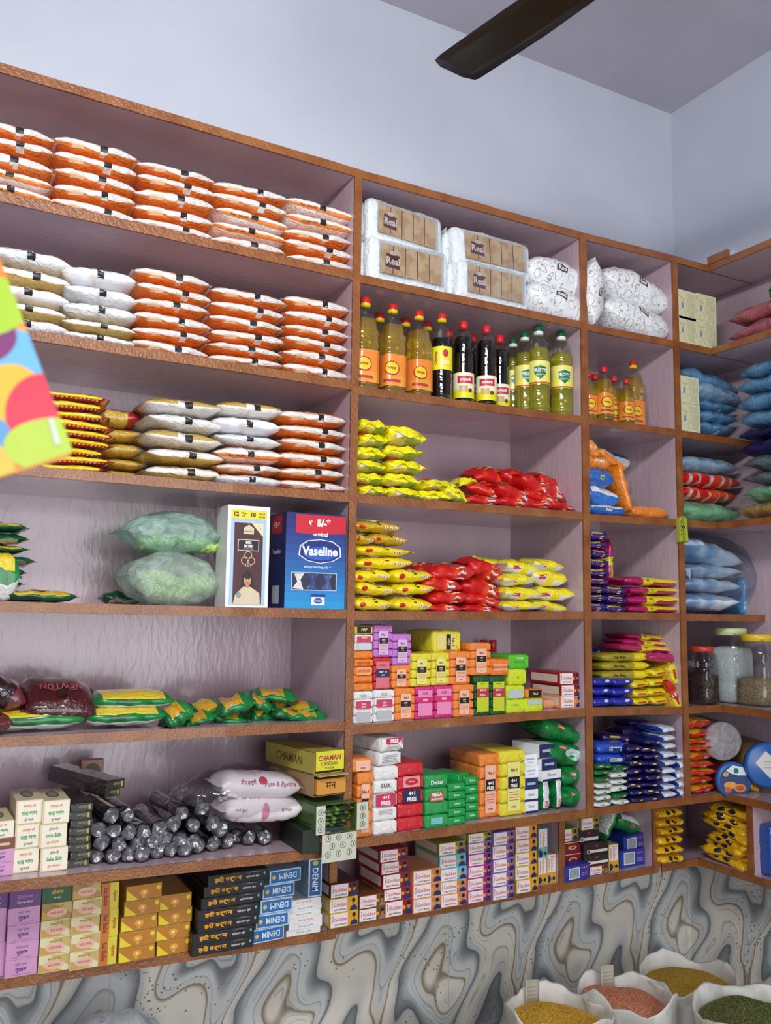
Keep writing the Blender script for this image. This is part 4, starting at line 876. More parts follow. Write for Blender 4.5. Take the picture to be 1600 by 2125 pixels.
# two tall boxes
def bigbox(name,x0,y0,x1,y1,col_,front,label,dep,cat='box',left=None,rot=0):
    yf=.004; a=AT(x0,(y0+y1)/2,yf); c=AT(x1,(y0+y1)/2,yf); z=zs('L',4,a.x); H=AT((x0+x1)/2,y0,yf).z-z; L=c.x-a.x
    b=B(); soft(b,L,dep,H,.001,col_); front(b,L,H,-dep/2-.0005)
    if left: left(b,L,dep,H)
    K=Kind(name,cat,(L,dep,H),b.mesh(name)); return place(K,(a.x+c.x)/2,yf,z,rot=(0,0,rot),label=label),L,H
def fr_bb(b,L,H,y):
    b.rect(-L*.5,L*.5,0,H,y,'#ecebe8|card'); b.rect(-L*.42,L*.42,H*.02,H*.9,y-.0003,'#a8c8e0|ink')
    b.rect(-L*.34,L*.34,H*.03,H*.83,y-.0006,'#4a1c22|ink'); b.rect(-L*.42,L*.42,H*.87,H*.96,y-.0006,'#e8d838|ink')
    b.text('12',-L*.3,H*.915,H*.045,'#16140f|ink',y-.0009,bold=.04); b.text('Pkts.',-L*.12,H*.925,H*.022,'#16140f|ink',y-.0009); b.text('Of',-L*.14,H*.897,H*.02,'#16140f|ink',y-.0009)
    b.text('10',L*.1,H*.915,H*.045,'#16140f|ink',y-.0009,bold=.04); b.text('Thick',L*.3,H*.928,H*.024,'#16140f|ink',y-.0009); b.text('Sticks',L*.3,H*.898,H*.022,'#16140f|ink',y-.0009)
    b.poly([(L*.06,H*.83),(L*.34,H*.70),(L*.34,H*.83)],y-.0009,'#e6dcae|ink'); b.text('per stick',L*.25,H*.79,H*.014,'#5a4a2a|ink',y-.0012,rot=-.9)
    b.poly([(-L*.12,H*.72),(L*.12,H*.72),(L*.12,H*.78),(0,H*.815),(-L*.12,H*.78)],y-.0009,'#d6c8a8|ink')
    b.text('Flora Incense',0,H*.75,H*.013,'#4a1c22|ink',y-.0012,w=L*.2)
    b.rect(-L*.25,L*.25,H*.555,H*.665,y-.0009,'#efece8|ink'); b.rect(-L*.235,L*.235,H*.56,H*.66,y-.0011,'#141013|ink')
    b.text('BIG',0,H*.638,H*.03,'#f2f0ec|ink',y-.0014,w=L*.3,bold=.05); b.text('BOSS',0,H*.602,H*.03,'#f2f0ec|ink',y-.0014,w=L*.4,bold=.05); b.text('INCENSE STICKS',0,H*.574,H*.010,'#e0dcd0|ink',y-.0014)
    for k in range(3):
        a=PI/2+k*2*PI/3; cx,cz=L*.085*math.cos(a),H*.475+L*.085*math.sin(a)
        for q in range(24):
            a1,a2=2*PI*q/24,2*PI*(q+1)/24; r0,r1=L*.075,L*.09
            b.poly([(cx+r0*math.cos(a1),cz+r0*math.sin(a1)),(cx+r1*math.cos(a1),cz+r1*math.sin(a1)),(cx+r1*math.cos(a2),cz+r1*math.sin(a2)),(cx+r0*math.cos(a2),cz+r0*math.sin(a2))],y-.001,'#d8c49c|ink')
    b.text('3-in-1',0,H*.41,H*.022,'#d8c49c|ink',y-.001,bold=.03)
    # printed woman with long dark hair
    b.disc(0,H*.27,L*.14,H*.085,y-.0008,'#17100f|ink'); b.poly([(-L*.14,H*.27),(L*.14,H*.27),(L*.2,H*.12),(L*.17,H*.03),(-L*.17,H*.03),(-L*.15,H*.14)],y-.0009,'#17100f|ink')
    b.poly([(-L*.33,H*.03),(L*.31,H*.03),(L*.29,H*.14),(L*.08,H*.2),(-L*.1,H*.2),(-L*.28,H*.12)],y-.001,'#d8c6a6|ink')
    b.disc(0,H*.265,L*.085,H*.055,y-.0012,'#c8926c|ink'); b.rect(-L*.03,L*.03,H*.19,H*.23,y-.0011,'#c08860|ink')
    b.disc(0,H*.305,L*.08,H*.028,y-.0014,'#17100f|ink'); b.disc(-L*.2,H*.12,L*.06,H*.03,y-.0014,'#7aa0a0|ink'); b.disc(0,H*.24,L*.03,H*.006,y-.0014,'#a83c38|ink')
    for s in (-1,1): b.disc(s*L*.035,H*.275,L*.014,H*.004,y-.0014,'#2a1a14|ink',n=8)
bigbox('incense_carton',470,1050,558,1262,{'*':'#e4e2de|card','f':'#ecebe8|card'},fr_bb,'tall white and maroon incense box standing beside the blue box',.09)
def fr_vas(b,L,H,y):
    n=12
    for i in range(n):
        t=i/(n-1); c='#%02x%02x%02x'%tuple(int(p*(1-t)+q*t) for p,q in zip((30,150,214),(34,32,112)))
        b.rect(-L*.5,L*.5,H*i/n,H*(i+1)/n,y,c+'|card')
    b.poly([(-L*.34,H*.985),(-L*.34,H*.79),(L*.0,H*.775),(L*.5,H*.80),(L*.5,H*.985)],y-.0004,'#cc2034|ink')
    b.text('₹',-L*.1,H*.90,H*.055,'#f4f2f2|ink',y-.0008,bold=.03); b.text('5/-*',L*.12,H*.905,H*.085,'#f4f2f2|ink',y-.0008,bold=.06)
    b.text('original',L*.07,H*.775,H*.055,'#f4f2f6|ink',y-.0009,bold=.03)
    def oct_(k): return [(L*.07+L*.36*k*a,H*.6+H*.125*k*c) for a,c in ((-1,-.35),(-.95,.45),(-.6,.9),(0,1.05),(.6,.9),(.95,.45),(1,-.35),(.6,-.8),(0,-1),(-.6,-.8))]
    b.poly(oct_(1.0),y-.0006,'#eef2f8|ink'); b.poly(oct_(.94),y-.0009,'#1c2c78|ink'); b.disc(L*.07,H*.58,L*.28,H*.07,y-.0011,'#2c5cc0|ink')
    b.text('Vaseline',L*.065,H*.605,H*.10,'#f6f8fa|ink',y-.0014,w=L*.6,bold=.035); b.text('skin protecting jelly +',L*.03,H*.435,H*.034,'#dce8f4|ink',y-.0009,w=L*.5)
    b.rect(-L*.40,L*.36,H*.19,H*.38,y-.0005,'#b9c4d4|ink'); b.rect(-L*.385,L*.345,H*.2,H*.37,y-.0008,'#252c48|ink')
    for k,(cx,c1) in enumerate(((-.28,'#e8e0de'),(-.05,'#3a4a86'),(.2,'#4a5a94'))): 
        b.poly([(L*(cx-.1),H*.21),(L*(cx+.08),H*.2),(L*(cx+.03),H*.3),(L*(cx+.09),H*.365),(L*(cx-.07),H*.36),(L*(cx-.02),H*.28)],y-.0011,c1+'|film')
    b.rect(-L*.06,L*.16,H*.04,H*.14,y-.0006,'#e8ecf0|ink'); b.rect(-L*.07,L*.17,H*.125,H*.155,y-.0009,'#28388c|ink'); b.disc(L*.05,H*.085,L*.07,H*.03,y-.0009,'#2a4aa4|ink'); b.text('Vaseline',L*.05,H*.085,H*.02,'#f0f0f4|ink',y-.0012,w=L*.12)
def lf_vas(b,L,dep,H):
    fm=lambda u,v,e=0:(-L/2-.0006,-u,v)
    b.rect(-dep*.3,dep*.3,H*.79,H*.985,0,'#b81c30|ink',fm=fm); b.text('₹5/-*',0,H*.88,H*.06,'#f0e8e8|ink',w=dep*.5,fm=lambda u,v,e=0:(-L/2-.0009,-u,v)); b.text('Vaseline',0,H*.6,H*.05,'#e8ecf4|ink',w=dep*.6,fm=fm); b.rect(-dep*.2,dep*.2,H*.05,H*.24,0,'#c4ccd8|ink',fm=fm)
_o,_L,_H=bigbox('petroleum_jelly_box',592,1066,716,1264,{'*':'#1c3c90|card','l':'#1b2560|card'},fr_vas,'large blue and red carton with a window beside the divider',.13,left=lf_vas)
# left bay, fifth shelf
z5=lambda x: zs('L',5,x)+.001
c5='spice and tea packets lying on the fifth shelf'
def flat(kn,x0,y0,x1,y1,yf,desc,group,rot=(0,0,0),v=0,w=None,lift=None): return put(kn,x0,y0,x1,y1,yf,desc,group,w,rot,v,None if lift is None else z5(AT(x0,y1,yf).x)+lift)
flat('tea_packet:f',-30,1478,178,1526,.03,'green and white tea packet under the maroon coffee packet',c5,lift=0,v=0)
flat('coffee_packet:d',-70,1405,60,1470,.05,'dark coffee packet leaning at the left end of shelf',c5,rot=(0,.5,0))
flat('coffee_packet:d',-90,1478,30,1520,.01,'second dark coffee packet lying flat at far left',c5,v=1,lift=.0)
flat('coffee_packet:m',55,1424,206,1492,.03,'shiny maroon coffee packet lying on green tea packet',c5,rot=(.35,.08,.0))
flat('tea_packet:f',180,1474,350,1520,.03,'yellow fronted green tea packet under another at shelf front',c5,lift=0,v=1)
flat('tea_packet:f',194,1436,366,1478,.05,'green and white tea packet on top of yellow fronted one',c5,v=2)
flat('spice_packet:g',345,1462,405,1508,.01,'small green packet standing beside the green tea packets',c5,rot=(0,-.6,0),lift=0)
hp=[(385,1484,450,1504),(440,1478,520,1502),(515,1470,580,1500),(570,1472,640,1498),(610,1476,680,1498),(395,1462,470,1484),(455,1452,530,1482),(520,1448,575,1474),(555,1455,625,1476),(600,1462,668,1480),(530,1434,620,1456)]
hn=['lowest at left','lowest, second from left','lowest in the middle','lowest, second from right','lowest at right','second layer, leftmost','second layer, steeply tilted','second layer, middle','second layer, near right','second layer, rightmost','topmost']
for i,(q,t) in enumerate(zip(hp,hn)): flat('spice_packet:g',*q,.05+.02*(i%3)+(.05 if i>7 else 0),f'small green spice packet in the right heap, {t}','small green spice packets in a heap',rot=(.1,(-.25,.15,-.1,.2,0,-.35,-.3,.3,.1,-.1,.05)[i],R.uniform(-.3,.3)),v=i)
# left bay, sixth shelf
S6='sixth shelf of left bay'; gi='white incense boxes stacked on the sixth shelf'
col('L',6,-32,26,1705,[('incense_box:n','cream incense box'),('incense_box:bn','brown incense box'),('incense_box:pk','pink incense box'),('incense_box:pk','pink incense box')],'leftmost stack, '+S6,yb=1820,vh=[1.3,.8,1,1],group=gi)
col('L',6,28,85,1661,[('incense_box:n','cream incense box')]*3,'second stack, '+S6,yb=1811,group=gi,jr=.01)
col('L',6,86,143,1661,[('incense_box:n','cream incense box'),('incense_box:f','cream incense box upside down'),('incense_box:f','cream incense box upside down')],'third stack, '+S6,yb=1808,group=gi,jr=.01)
col('L',6,143,190,1668,G(8,'incense_box:bk','thin black incense box'),'black stack, '+S6,yb=1800,group='thin black incense boxes',jx=.003)
ztop=AT(165,1668,.06).z
for i,(x0,y0,x1,y1,t) in enumerate(((176,1640,212,1658,'lower'),(180,1622,222,1642,'upper'))):
    o=put('incense_box:bk',x0,y0,x1,y1,.05,f'long thin black incense box lying askew across the black stack, {t}','thin black incense boxes',w=.3,rot=(0,0,.32))
b=B(); soft(b,.07,.03,.075,.001,'#a06a48|card'); b.disc(.0,.036,.026,.03,-.0155,'#2a211c|ink'); b.disc(-.002,.022,.015,.010,-.016,'#c8a888|ink'); b.disc(.004,.03,.004,.006,-.0164,'#d84a2a|ink')
K=Kind('incense_box','box',(.07,.03,.075),b.mesh('box')); putK(K,168,1577,215,1626,.3,'small brown box with dark oval picture standing behind black boxes')
# black foil rolls
def rollmesh(i):
    b=B(); r=.021; Lr=.2; vs=[];fs=[];n=11; prof=[(.25,-.004),(.62,-.007),(.9,.0),(1,.006),(1,.05),(1,.1),(1,.15),(1,.2)]
    for j,(q,y) in enumerate(prof):
        for k in range(n):
            a=2*PI*k/n; v=Vector((r*q*math.cos(a),y,r*q*math.sin(a))); w_=noise.noise_vector(v*90+Vector((i*9,0,0)))*(.006 if j<4 else .0018); v+=w_; vs.append(tuple(v))
    ks=[]
    for j in range(len(prof)-1):
        for k in range(n): fs.append((j*n+k,j*n+(k+1)%n,(j+1)*n+(k+1)%n,(j+1)*n+k)); ks.append('#98989e|foil' if j<2 else '#1e1c20|film')
    fs.append(tuple(range(n))[::-1]); ks.append('#a6a6aa|foil'); fs.append(tuple((len(prof)-1)*n+k for k in range(n))); ks.append('#1e1c20|film')
    b.add(vs,[f for f in fs],ks,False); return b.mesh('incense_roll')
RM=[rollmesh(i) for i in range(5)]
rolls=[(490,365),(558,362),(430,430),(498,430),(565,438),(630,432),(697,420),(760,402),(845,405),(795,352),(880,332),(930,395),(965,420),(447,482),(520,490),(603,485),(663,478),(722,462),(788,465),(845,475),(912,450),(425,545),(495,548),(565,540),(625,540),(685,525),(748,518),(808,518),(865,503),(932,492),(992,480),(1035,458),(1090,465),(1155,465)]
zsh=lambda x: zs('L',6,x)
rs=sorted(rolls,key=lambda q:(q[1]>505,0)); 
def rowname(y): return 'bottom row' if y>500 else ('second row' if y>455 else ('third row' if y>392 else 'top row'))
cnt={}
for x,y in sorted(rolls):
    px,py=x/2.105,1520+y/2.105; yy=.05 if y<500 else .035
    p=AT(px,py,yy); pb=ATZ(px,py+14,zsh(p.x))
    rn=rowname(y); 
    if x>=900 and y>440 or y>500:
        yy=max(.02,min(.16,pb.y)); p=AT(px,py,yy); p.z=zsh(p.x)+.0215; rn='bottom row'
    cnt[rn]=cnt.get(rn,0)+1; c=cnt[rn]; od=['','first','second','third','fourth','fifth','sixth','seventh','eighth','ninth','tenth','eleventh','twelfth','thirteenth','fourteenth','fifteenth'][c]
    o=mob('incense_roll',RM[c%5],None,(p.x,p.y,p.z),(R.uniform(-.02,.1) if rn!='bottom row' else 0,R.uniform(0,6),R.uniform(-.1,.14)))
    tag(o,f'black foil wrapped incense roll, {rn} of pile, {od} from left','incense roll','black foil wrapped incense rolls')
# clear bag with two pink printed packs
K=blob('plastic_bag',(.36,.2,.16),'#f2f2f4|clear',5,.016,px=2.2)
za=AT(500,1712,.0).z
putK(K,392,1600,650,1716,.0,'clear plastic bag holding two pink printed packs',rot=(0,0,0),w=.2)
def pinkpack(i):
    P=Pouch(.22,.13,.065,seed=i+2,amp=.004,bl=2.8,p=6,finw=.9); b=B(); P.build(b,lambda s,z,d:'lintred',n=14,nz=8); f=P.fmap()
    if i==0: b.text('Pure & Pavitra',.05,.042,.012,'#a85a78|ink',w=.09,fm=f); b.text('दीप बत्ती',-.04,.045,.014,'#b85a70|ink',w=.06,fm=f); b.disc(.0,.05,.012,.008,0,'#c83a54|ink',fm=f)
    else: b.text('100 pcs',-.07,.035,.011,'#a85a78|ink',rot=PI,fm=f); b.text('रूई बत्ती',.06,.036,.011,'#b85a70|ink',w=.06,fm=f); b.disc(-.0,.03,.01,.022,0,'#d88a9a|ink',fm=f)
    return Kind('wick_packet','packet',(.22,.13,.065),b.mesh('packet'))
putK(pinkpack(1),470,1656,630,1712,.035,'lower pink and white cotton wick packet inside the clear bag','cotton wick packets in the clear bag',rot=(0,.06,0))
putK(pinkpack(0),462,1608,625,1662,.035,'upper pink and white cotton wick packet inside the clear bag','cotton wick packets in the clear bag',rot=(0,.1,0))
# candle boxes and green boxes beside the upright
def openbox(name,x0,y0,x1,y1,yf,dep,colr,inner,label,flap=None,fz=None,rot=0,left=None):
    a=AT(x0,(y0+y1)/2,yf); c=AT(x1,(y0+y1)/2,yf); t=AT((x0+x1)/2,y0,yf).z; u=AT((x0+x1)/2,y1,yf).z; L=c.x-a.x; H=t-u; e=.0018
    b=B(); b.box(-L/2,-L/2+e,-dep/2,dep/2,0,H,colr); b.box(L/2-e,L/2,-dep/2,dep/2,0,H,colr); b.box(-L/2,L/2,-dep/2,dep/2,0,e,colr); b.box(-L/2,L/2,-dep/2,dep/2,H-e,H,colr); b.box(-L/2,L/2,dep/2-e,dep/2,0,H,colr)
    if left: left(b,L,dep,H)
    r=place(Kind(name,'box',(L,dep,H),b.mesh(name)),(a.x+c.x)/2,yf,u,rot=(0,0,rot),label=label)
    if inner: q=B(); inner(q,L,dep,H); mob('contents',q.mesh('contents'),r)
    if flap: q=B(); flap(q,L,dep,H); mob('flap',q.mesh('flap'),r)
    return r
def chf(q,L,d,H):
    q.box(-L*.48,L*.52,-d/2-.004,-d/2-.0025,H*.15,H*1.02,'#e0d838|card'); y=-d/2-.0045
    q.text('CHAMAN',0,H*.72,H*.24,'#b02a4c|ink',y,w=L*.8,bold=.03); q.text('CANDLES',0,H*.46,H*.16,'#7a5a3a|ink',y,w=L*.75); q.text('TOGIA',0,H*.26,H*.13,'#7a6a3a|ink',y,w=L*.4)
def candles(q,L,d,H):
    for k in range(4): q.lathe([(.008,-d/2+.03),(.008,d/2-.01)],'#e8dcd0|plastic',12,M=Matrix.Translation((-L*.33+k*L*.22,0,H*.5))@Matrix.Rotation(-PI/2,4,'X'))
ch=lambda b,L,d,H:b.text('CHAMAN',0,H*.5,H*.4,'#6a5a2a|ink',w=d*.6,fm=lambda u,v,e=0:(-L/2-.0006,-u,v))
openbox('candle_box',636,1560,700,1606,-.01,.26,'#b8a848|card',candles,'yellow candle carton with open flap, top of pile beside upright',chf,rot=.16,left=ch)
def chf2(q,L,d,H):
    q.box(-L*.45,L*.5,-d/2-.014,-d/2+.006,H*.12,H*.8,'#d8953c|card'); q.text('मन',.0,H*.5,H*.3,'#4a2a14|ink',-d/2-.0145); q.box(-L*.5,L*.5,-d/2-.03,-d/2,H*.97,H,'#c0a878|card')
openbox('candle_box',638,1606,704,1652,-.005,.24,'#a8865a|card',chf2,'tan candle carton with orange box inside, below the yellow one',None,rot=.12)
def grf(q,L,d,H):
    def pt(x,z,y): 
        q.disc(x,z,.0085,.0085,y,'#56605a|ink',n=16); q.disc(x,z,.0068,.0068,y-.0003,'#cfd0bc|ink',n=16); q.rect(x-.002,x+.002,z-.004,z+.004,y-.0006,'#56605a|ink')
    y=-d/2-.003
    # hanging lower flap, side flap
    q.box(-L*.35,L*.5,y-.001,y,-H*.95,-.001,'#cfd0bc|card')
    for r_ in range(3):
        for c_ in range(3): pt(-L*.2+c_*L*.26+(r_%2)*L*.1,-H*(.15+.27*r_),y-.0013)
    q.box(L*.5,L*.5+.035,y-.001,y,H*.02,H*.95,'#cfd0bc|card'); 
    for r_ in range(3): pt(L*.5+.018,H*(.2+.28*r_),y-.0013)
    q.box(-L*.5,-L*.28,y-.001,y,H*.02,H*.98,'#cfd0bc|card')
    for r_ in range(3): pt(-L*.39,H*(.2+.28*r_),y-.0013)
def grc(q,L,d,H):
    for k in range(5):
        P=Pouch(L*.85,d*.7,H*.22,seed=k,amp=.006,bl=2); m0=len(q.v); P.build(q,lambda s,z,dd:'#1f3a1c|film' if (s*4+k)%2<1.4 else '#6a8a2a|film',n=10,nz=5)
        q.v[m0:]=[(x+.004*(-1)**k,y-.01-.006*k%3,z+.004+H*.16*k) for x,y,z in q.v[m0:]]
openbox('packet_carton',650,1668,737,1729,-.035,.17,'#4c6a34|card',grc,'open green carton with dark packets, grey patterned flaps hanging down',grf,rot=.06)
def fr_gr(b,L,H,y): b.disc(L*.1,H*.55,.016,.016,y,'#c85a8c|ink'); b.disc(L*.1,H*.55,.0135,.0135,y-.0003,'#2a1a24|ink'); b.text('ß',L*.1,H*.55,.012,'#e0b8cc|ink',y-.0006)
b=B(); soft(b,.09,.16,.055,.001,'#1c2a1a|card'); fr_gr(b,.09,.055,-.0805); putK(Kind('packet_carton','box',(.09,.16,.055),b.mesh('box')),628,1727,712,1776,-.03,'dark green carton with round pink mark under the open green one',w=.16,zmin=zs('L',6,-.9)+.001)
# left bay, bottom shelf
S7='bottom shelf of left bay'; gb7='incense boxes stacked on the bottom shelf'
PK='pink incense box'
col('L',7,-52,13,1853,[('incense_box:pu','purple incense box')]+G(4,'incense_box:pk',PK),'leftmost stack, '+S7,yb=2030,group=gb7,jx=.002,jr=.01)
col('L',7,15,82,1848,[('incense_box:pu','purple incense box')]+G(4,'incense_box:pk',PK),'second stack, '+S7,yb=2026,group=gb7,jx=.002,jr=.01)
CR='cream and gold incense box'
col('L',7,83,147,1838,[('incense_box:gn','green incense box'),('incense_box:cb','golden brown incense box')]+G(3,'incense_box:cr',CR),'third stack, '+S7,yb=2017,group=gb7,jx=.002,jr=.01)
col('L',7,148,208,1830,[('incense_box:cb','golden brown incense box')]+G(4,'incense_box:cr',CR),'fourth stack, '+S7,yb=2010,group=gb7,jx=.002,jr=.01)
col('L',7,209,246,1832,G(3,'incense_box:aj','narrow yellow incense box'),'fifth stack, '+S7,yb=2002,group=gb7,jx=.002,jr=.01)
GB='golden incense box'
col('L',7,250,326,1838,G(5,'incense_box:go',GB),'sixth stack, '+S7,yb=1994,group=gb7,jx=.004,jr=.04,slope=.01)
col('L',7,326,397,1856,G(4,'incense_box:go',GB),'seventh stack, '+S7,yb=1980,group=gb7,jx=.003,jr=.03)
col('L',7,400,528,1814,G(7,'incense_box:hd','long black incense box'),'black stack, '+S7,yb=1976,group=gb7,jx=.003,jr=.03,slope=.035)
col('L',7,526,594,1808,G(5,'incense_box:dn','blue incense box in film'),'blue stack, '+S7,yb=1955,group=gb7,jx=.006,jr=.08,slope=.035)
o=col('L',7,598,668,1866,[('incense_box:wh%d'%(i%3),'thin white incense box') for i in range(6)],'white stack, '+S7,yb=1940,group=gb7,jx=.003)
put('incense_box:dv',640,1786,668,1866,o[0].location.y-.1,'blue incense box standing on end on the white boxes',gb7,w=.18,zmin=o[-1].location.z+AT(630,1866,o[0].location.y-.1).z*0+ (o[-1].location.z-o[-2].location.z)+.001)
# ---------------- middle bay, top shelf: cakes
def cake(i):
    L,W,H=.31,.16,.125; b=B(); soft(b,L*.93,W,H,.022,'#e4ebee|film',n=10,amp=.006,seed=i,fr=18); y=-W/2-.0035
    root=b.mesh('cake_packet'); parts=[]
    q=B()
    x0,x1,z0,z1=-L*.33,L*.36,H*.2,H*.84; q.box(x0,x1,y-.001,y,z0,z1,'cake')
    for k in range(1,5): q.rect(x0+(x1-x0)*k/5-.0016,x0+(x1-x0)*k/5+.0012,z0+.002,z1-.002,y-.0014,'#4c3224|ink')
    parts.append(('cake_slices',q.mesh('cake_slices')))
    q=B(); x=-L*.2; q.poly([(x-.024,H*.35),(x+.024,H*.32),(x+.026,H*.62),(x-.022,H*.64)],y-.0018,'#6c2a22|ink'); q.text('Real',x+.002,H*.49,H*.17,'#f0ece6|ink',y-.0022,w=.046,bold=.03); q.disc(x+.002,H*.66,.013,.006,y-.002,'#e6d8cc|ink',n=14); parts.append(('brand_label',q.mesh('brand_label')))
    q=B() # clear window film and crimped ends
    soft(q,L*.74,.004,H*.76,.002,'#f4f4f4|clear',n=8,amp=.0016,seed=i,ofs=(L*.015,y-.005,H*.14)); parts.append(('window_film',q.mesh('window_film')))
    for s in (-1,1):
        P=Pouch(H*.8,.05,.03,seed=i+s,amp=.006,bl=2); q=B(); P.build(q,lambda a,z,d:'#dfe6e8|film',n=8,nz=5); q.v=[(s*(L*.465+.004)+ (zz-.015)*.9,yy*.9-W*.2,H*.5+xx) for xx,yy,zz in q.v]; parts.append(('crimped_end',q.mesh('crimped_end')))
    return Kind('cake_packet','cake packet',(L,W,H),root,parts)
gc='packets of sliced cake'
putK(cake(0),756,506,938,600,.02,'white packet of sliced cake, lower left beside upright',gc,zmin=zs('M',1,-.7))
putK(cake(1),942,552,1104,638,.02,'white packet of sliced cake, lower right',gc,zmin=zs('M',1,-.3))
putK(cake(2),754,428,925,525,.03,'white packet of sliced cake, upper left beside upright',gc,rot=(-.1,.06,0))
putK(cake(3),934,487,1110,570,.03,'white packet of sliced cake, upper right',gc,rot=(-.08,.0,0))
def dood(i,L=.22,W=.16,H=.12):
    P=Pouch(L,W,H,seed=i+1,amp=.010,bl=2.8,p=3.5,q=.6,finw=.7,fin=.02,fr=16); b=B(); P.build(b,lambda s,z,d:'doodle',n=20,nz=10)
    f=P.fmap(); b.poly([(-.02,H*.6),(.022,H*.56),(.024,H*.72),(-.018,H*.76)],0,'#4a3a34|ink',fm=f); b.text('Real',.002,H*.66,.014,'#e8e4de|ink',w=.036,fm=lambda u,v,e=0:tuple(Vector(f(u,v,0))+Vector((0,-.0006,0))),bold=.03)
    return Kind('rusk_packet','packet',(L,W,H),b.mesh('packet'))
gd='white packets printed with bakery drawings'
putK(dood(0),1105,582,1222,662,.0,'white packet with bakery drawings, lower one by second upright',gd,rot=(0,.12,0))
putK(dood(1),1108,530,1222,606,.01,'white packet with bakery drawings, upper one by second upright',gd,rot=(0,.12,0))
# ---------------- middle bay, second shelf: bottles
def bot(kn,px,yt,yf,desc,group,bay='M',row=2):
    K=KV[kn][0]; x=AT(px,yt,yf+K.size[0]/2).x; z=zs(bay,row,x); top=AT(px,yt,yf+K.size[0]/2).z; h=top-z; s=h/K.size[2]
    return place(K,x,yf,z,(K.size[0]*s,K.size[1]*s,h),(0,0,R.uniform(-.15,.15)),desc,group)
go='oil bottles on the second shelf of the middle bay'
for px,yt,yf,t in ((759,619,.02,'leftmost in the front row'),(815,633,.02,'second in the front row'),(869,647,.02,'third in the front row'),(788,651,.12,'leftmost in the back row'),(842,661,.12,'middle of the back row'),(887,669,.13,'rightmost in the back row')):
    bot('oil_bottle:m',px,yt,yf,'golden oil bottle with red and yellow cap, '+t,go)
bot('syrup_bottle:c',917,652,.02,'dark bottle with yellow label around its middle and yellow cap','dark bottles on the second shelf')
for px,yt,yf,t in ((962,668,.02,'left one in front'),(1009,677,.01,'right one in front'),(1037,697,.08,'half hidden on the right'),(932,685,.13,'leftmost behind'),(980,695,.14,'middle one behind')):
    bot('syrup_bottle:r',px,yt,yf,'dark brown bottle with red cap, '+t,'dark bottles on the second shelf')
for px,yt,yf,t in ((1064,705,.1,'leftmost behind'),(1089,691,.05,'second from left'),(1118,678,.01,'tallest in front'),(1165,689,.02,'rightmost'),(1140,708,.15,'hidden behind')):
    bot('oil_bottle:p',px,yt,yf,'pale yellow oil bottle with green cap, '+t,go)
# ---------------- middle bay, third shelf
MS='third shelf of middle bay'; gm='yellow masala packets on the third shelf'; YM='bright yellow masala packet'
col('M',3,744,810,866,G(6,'masala_packet:y',YM),'left stack, '+MS,group=gm,jx=.008,jr=.1,w=.14,vh=[1.2,1,1.1,1,1,.9])
col('M',3,806,886,880,G(5,'masala_packet:y',YM),'second stack, '+MS,group=gm,jx=.008,jr=.1,w=.14,vh=[1.4,1,1,1,.9])
col('M',3,874,950,992,G(2,'masala_packet:y',YM),'low third stack, '+MS,group=gm,jx=.006,jr=.15,w=.13)
put('masala_packet:y',925,1010,975,1036,.0,'bright yellow masala packet slumped between yellow and red heaps',gm,rot=(0,.35,0),w=.1,zmin=zs('M',3,-.45)+.006)
put('masala_packet:y',955,990,1000,1018,.12,'yellow green packet lying behind between yellow and red heaps',gm,w=.1)
gr='red noodle packets in a slumped heap on the third shelf'
hp=[(968,1028,1050,1048,.02,.0),(1040,1034,1105,1056,.02,.05),(1095,1040,1160,1060,.02,-.05),(1140,1044,1198,1062,.015,.12),(985,1000,1062,1030,.05,.12),(1030,1008,1115,1040,.02,.25),(1090,1018,1165,1046,.05,.22),(1130,1022,1190,1046,.10,.2),(990,968,1075,1002,.12,.0),(1055,975,1125,1012,.08,.35),(1080,985,1150,1022,.04,.4),(1115,985,1178,1018,.12,.35),(1120,1002,1182,1032,.06,.3)]
hn=['lowest at left','lowest, second from left','lowest, third from left','lowest at right','second layer, leftmost','second layer, with barcode in front','second layer, third from left','second layer, rightmost','topmost at left, far back','top layer, steeply tilted middle one','top layer, front middle one','topmost at right, far back','right slope, under the topmost right']
for i,(q,t) in enumerate(zip(hp,hn)): put('noodle_packet:r',*q[:4],q[4],'red noodle packet, '+t,gr,w=.12,rot=(.15*(i>7),q[5],R.uniform(-.3,.2)),v=i,zmin=(zs('M',3,AT(q[0],1050,0).x)+.004) if i<4 else None)
# ---------------- middle bay, fourth shelf
MS='fourth shelf of middle bay'; gt='yellow packets with red oval on the fourth shelf'; T_='yellow packet with red oval'
def row_(y0,y1,xs,kn='jelly_packet:t',yf=.02): return [(x0,y0,x1,y1,yf,kn) for x0,x1 in xs]
rws=[row_(1079,1105,[(738,836)],'jelly_packet:o'),row_(1106,1130,[(738,782),(775,850)],'jelly_packet:o'),row_(1131,1154,[(738,855)]),row_(1154,1181,[(738,859)]),row_(1180,1209,[(738,818),(812,900)]),row_(1209,1235,[(738,826),(822,906)]),row_(1235,1265,[(738,820),(815,900)])]
rn=['topmost','second row','third row','fourth row','fifth row','second row from bottom','lowest row']
for r_,(rw,nm) in enumerate(zip(rws,rn)):
    for i,q in enumerate(rw):
        t=nm if len(rw)==1 else nm+(', left one' if i==0 else ', right one')
        put(q[5],*q[:4],q[4],f'yellow packet with red oval by upright, {t}',gt,w=.13,v=r_+i,rot=(0,R.uniform(-.06,.06),R.uniform(-.1,.1)),zmin=zs('M',4,-.8)+.001 if r_==6 else None)
gr='red snack packets in the middle of the fourth shelf'
hp=[(885,1248,965,1268),(955,1250,1045,1268),(895,1222,975,1252),(965,1228,1048,1256),(885,1192,965,1226),(960,1198,1052,1238),(900,1168,992,1204),(978,1160,1052,1200),(862,1168,935,1196)]
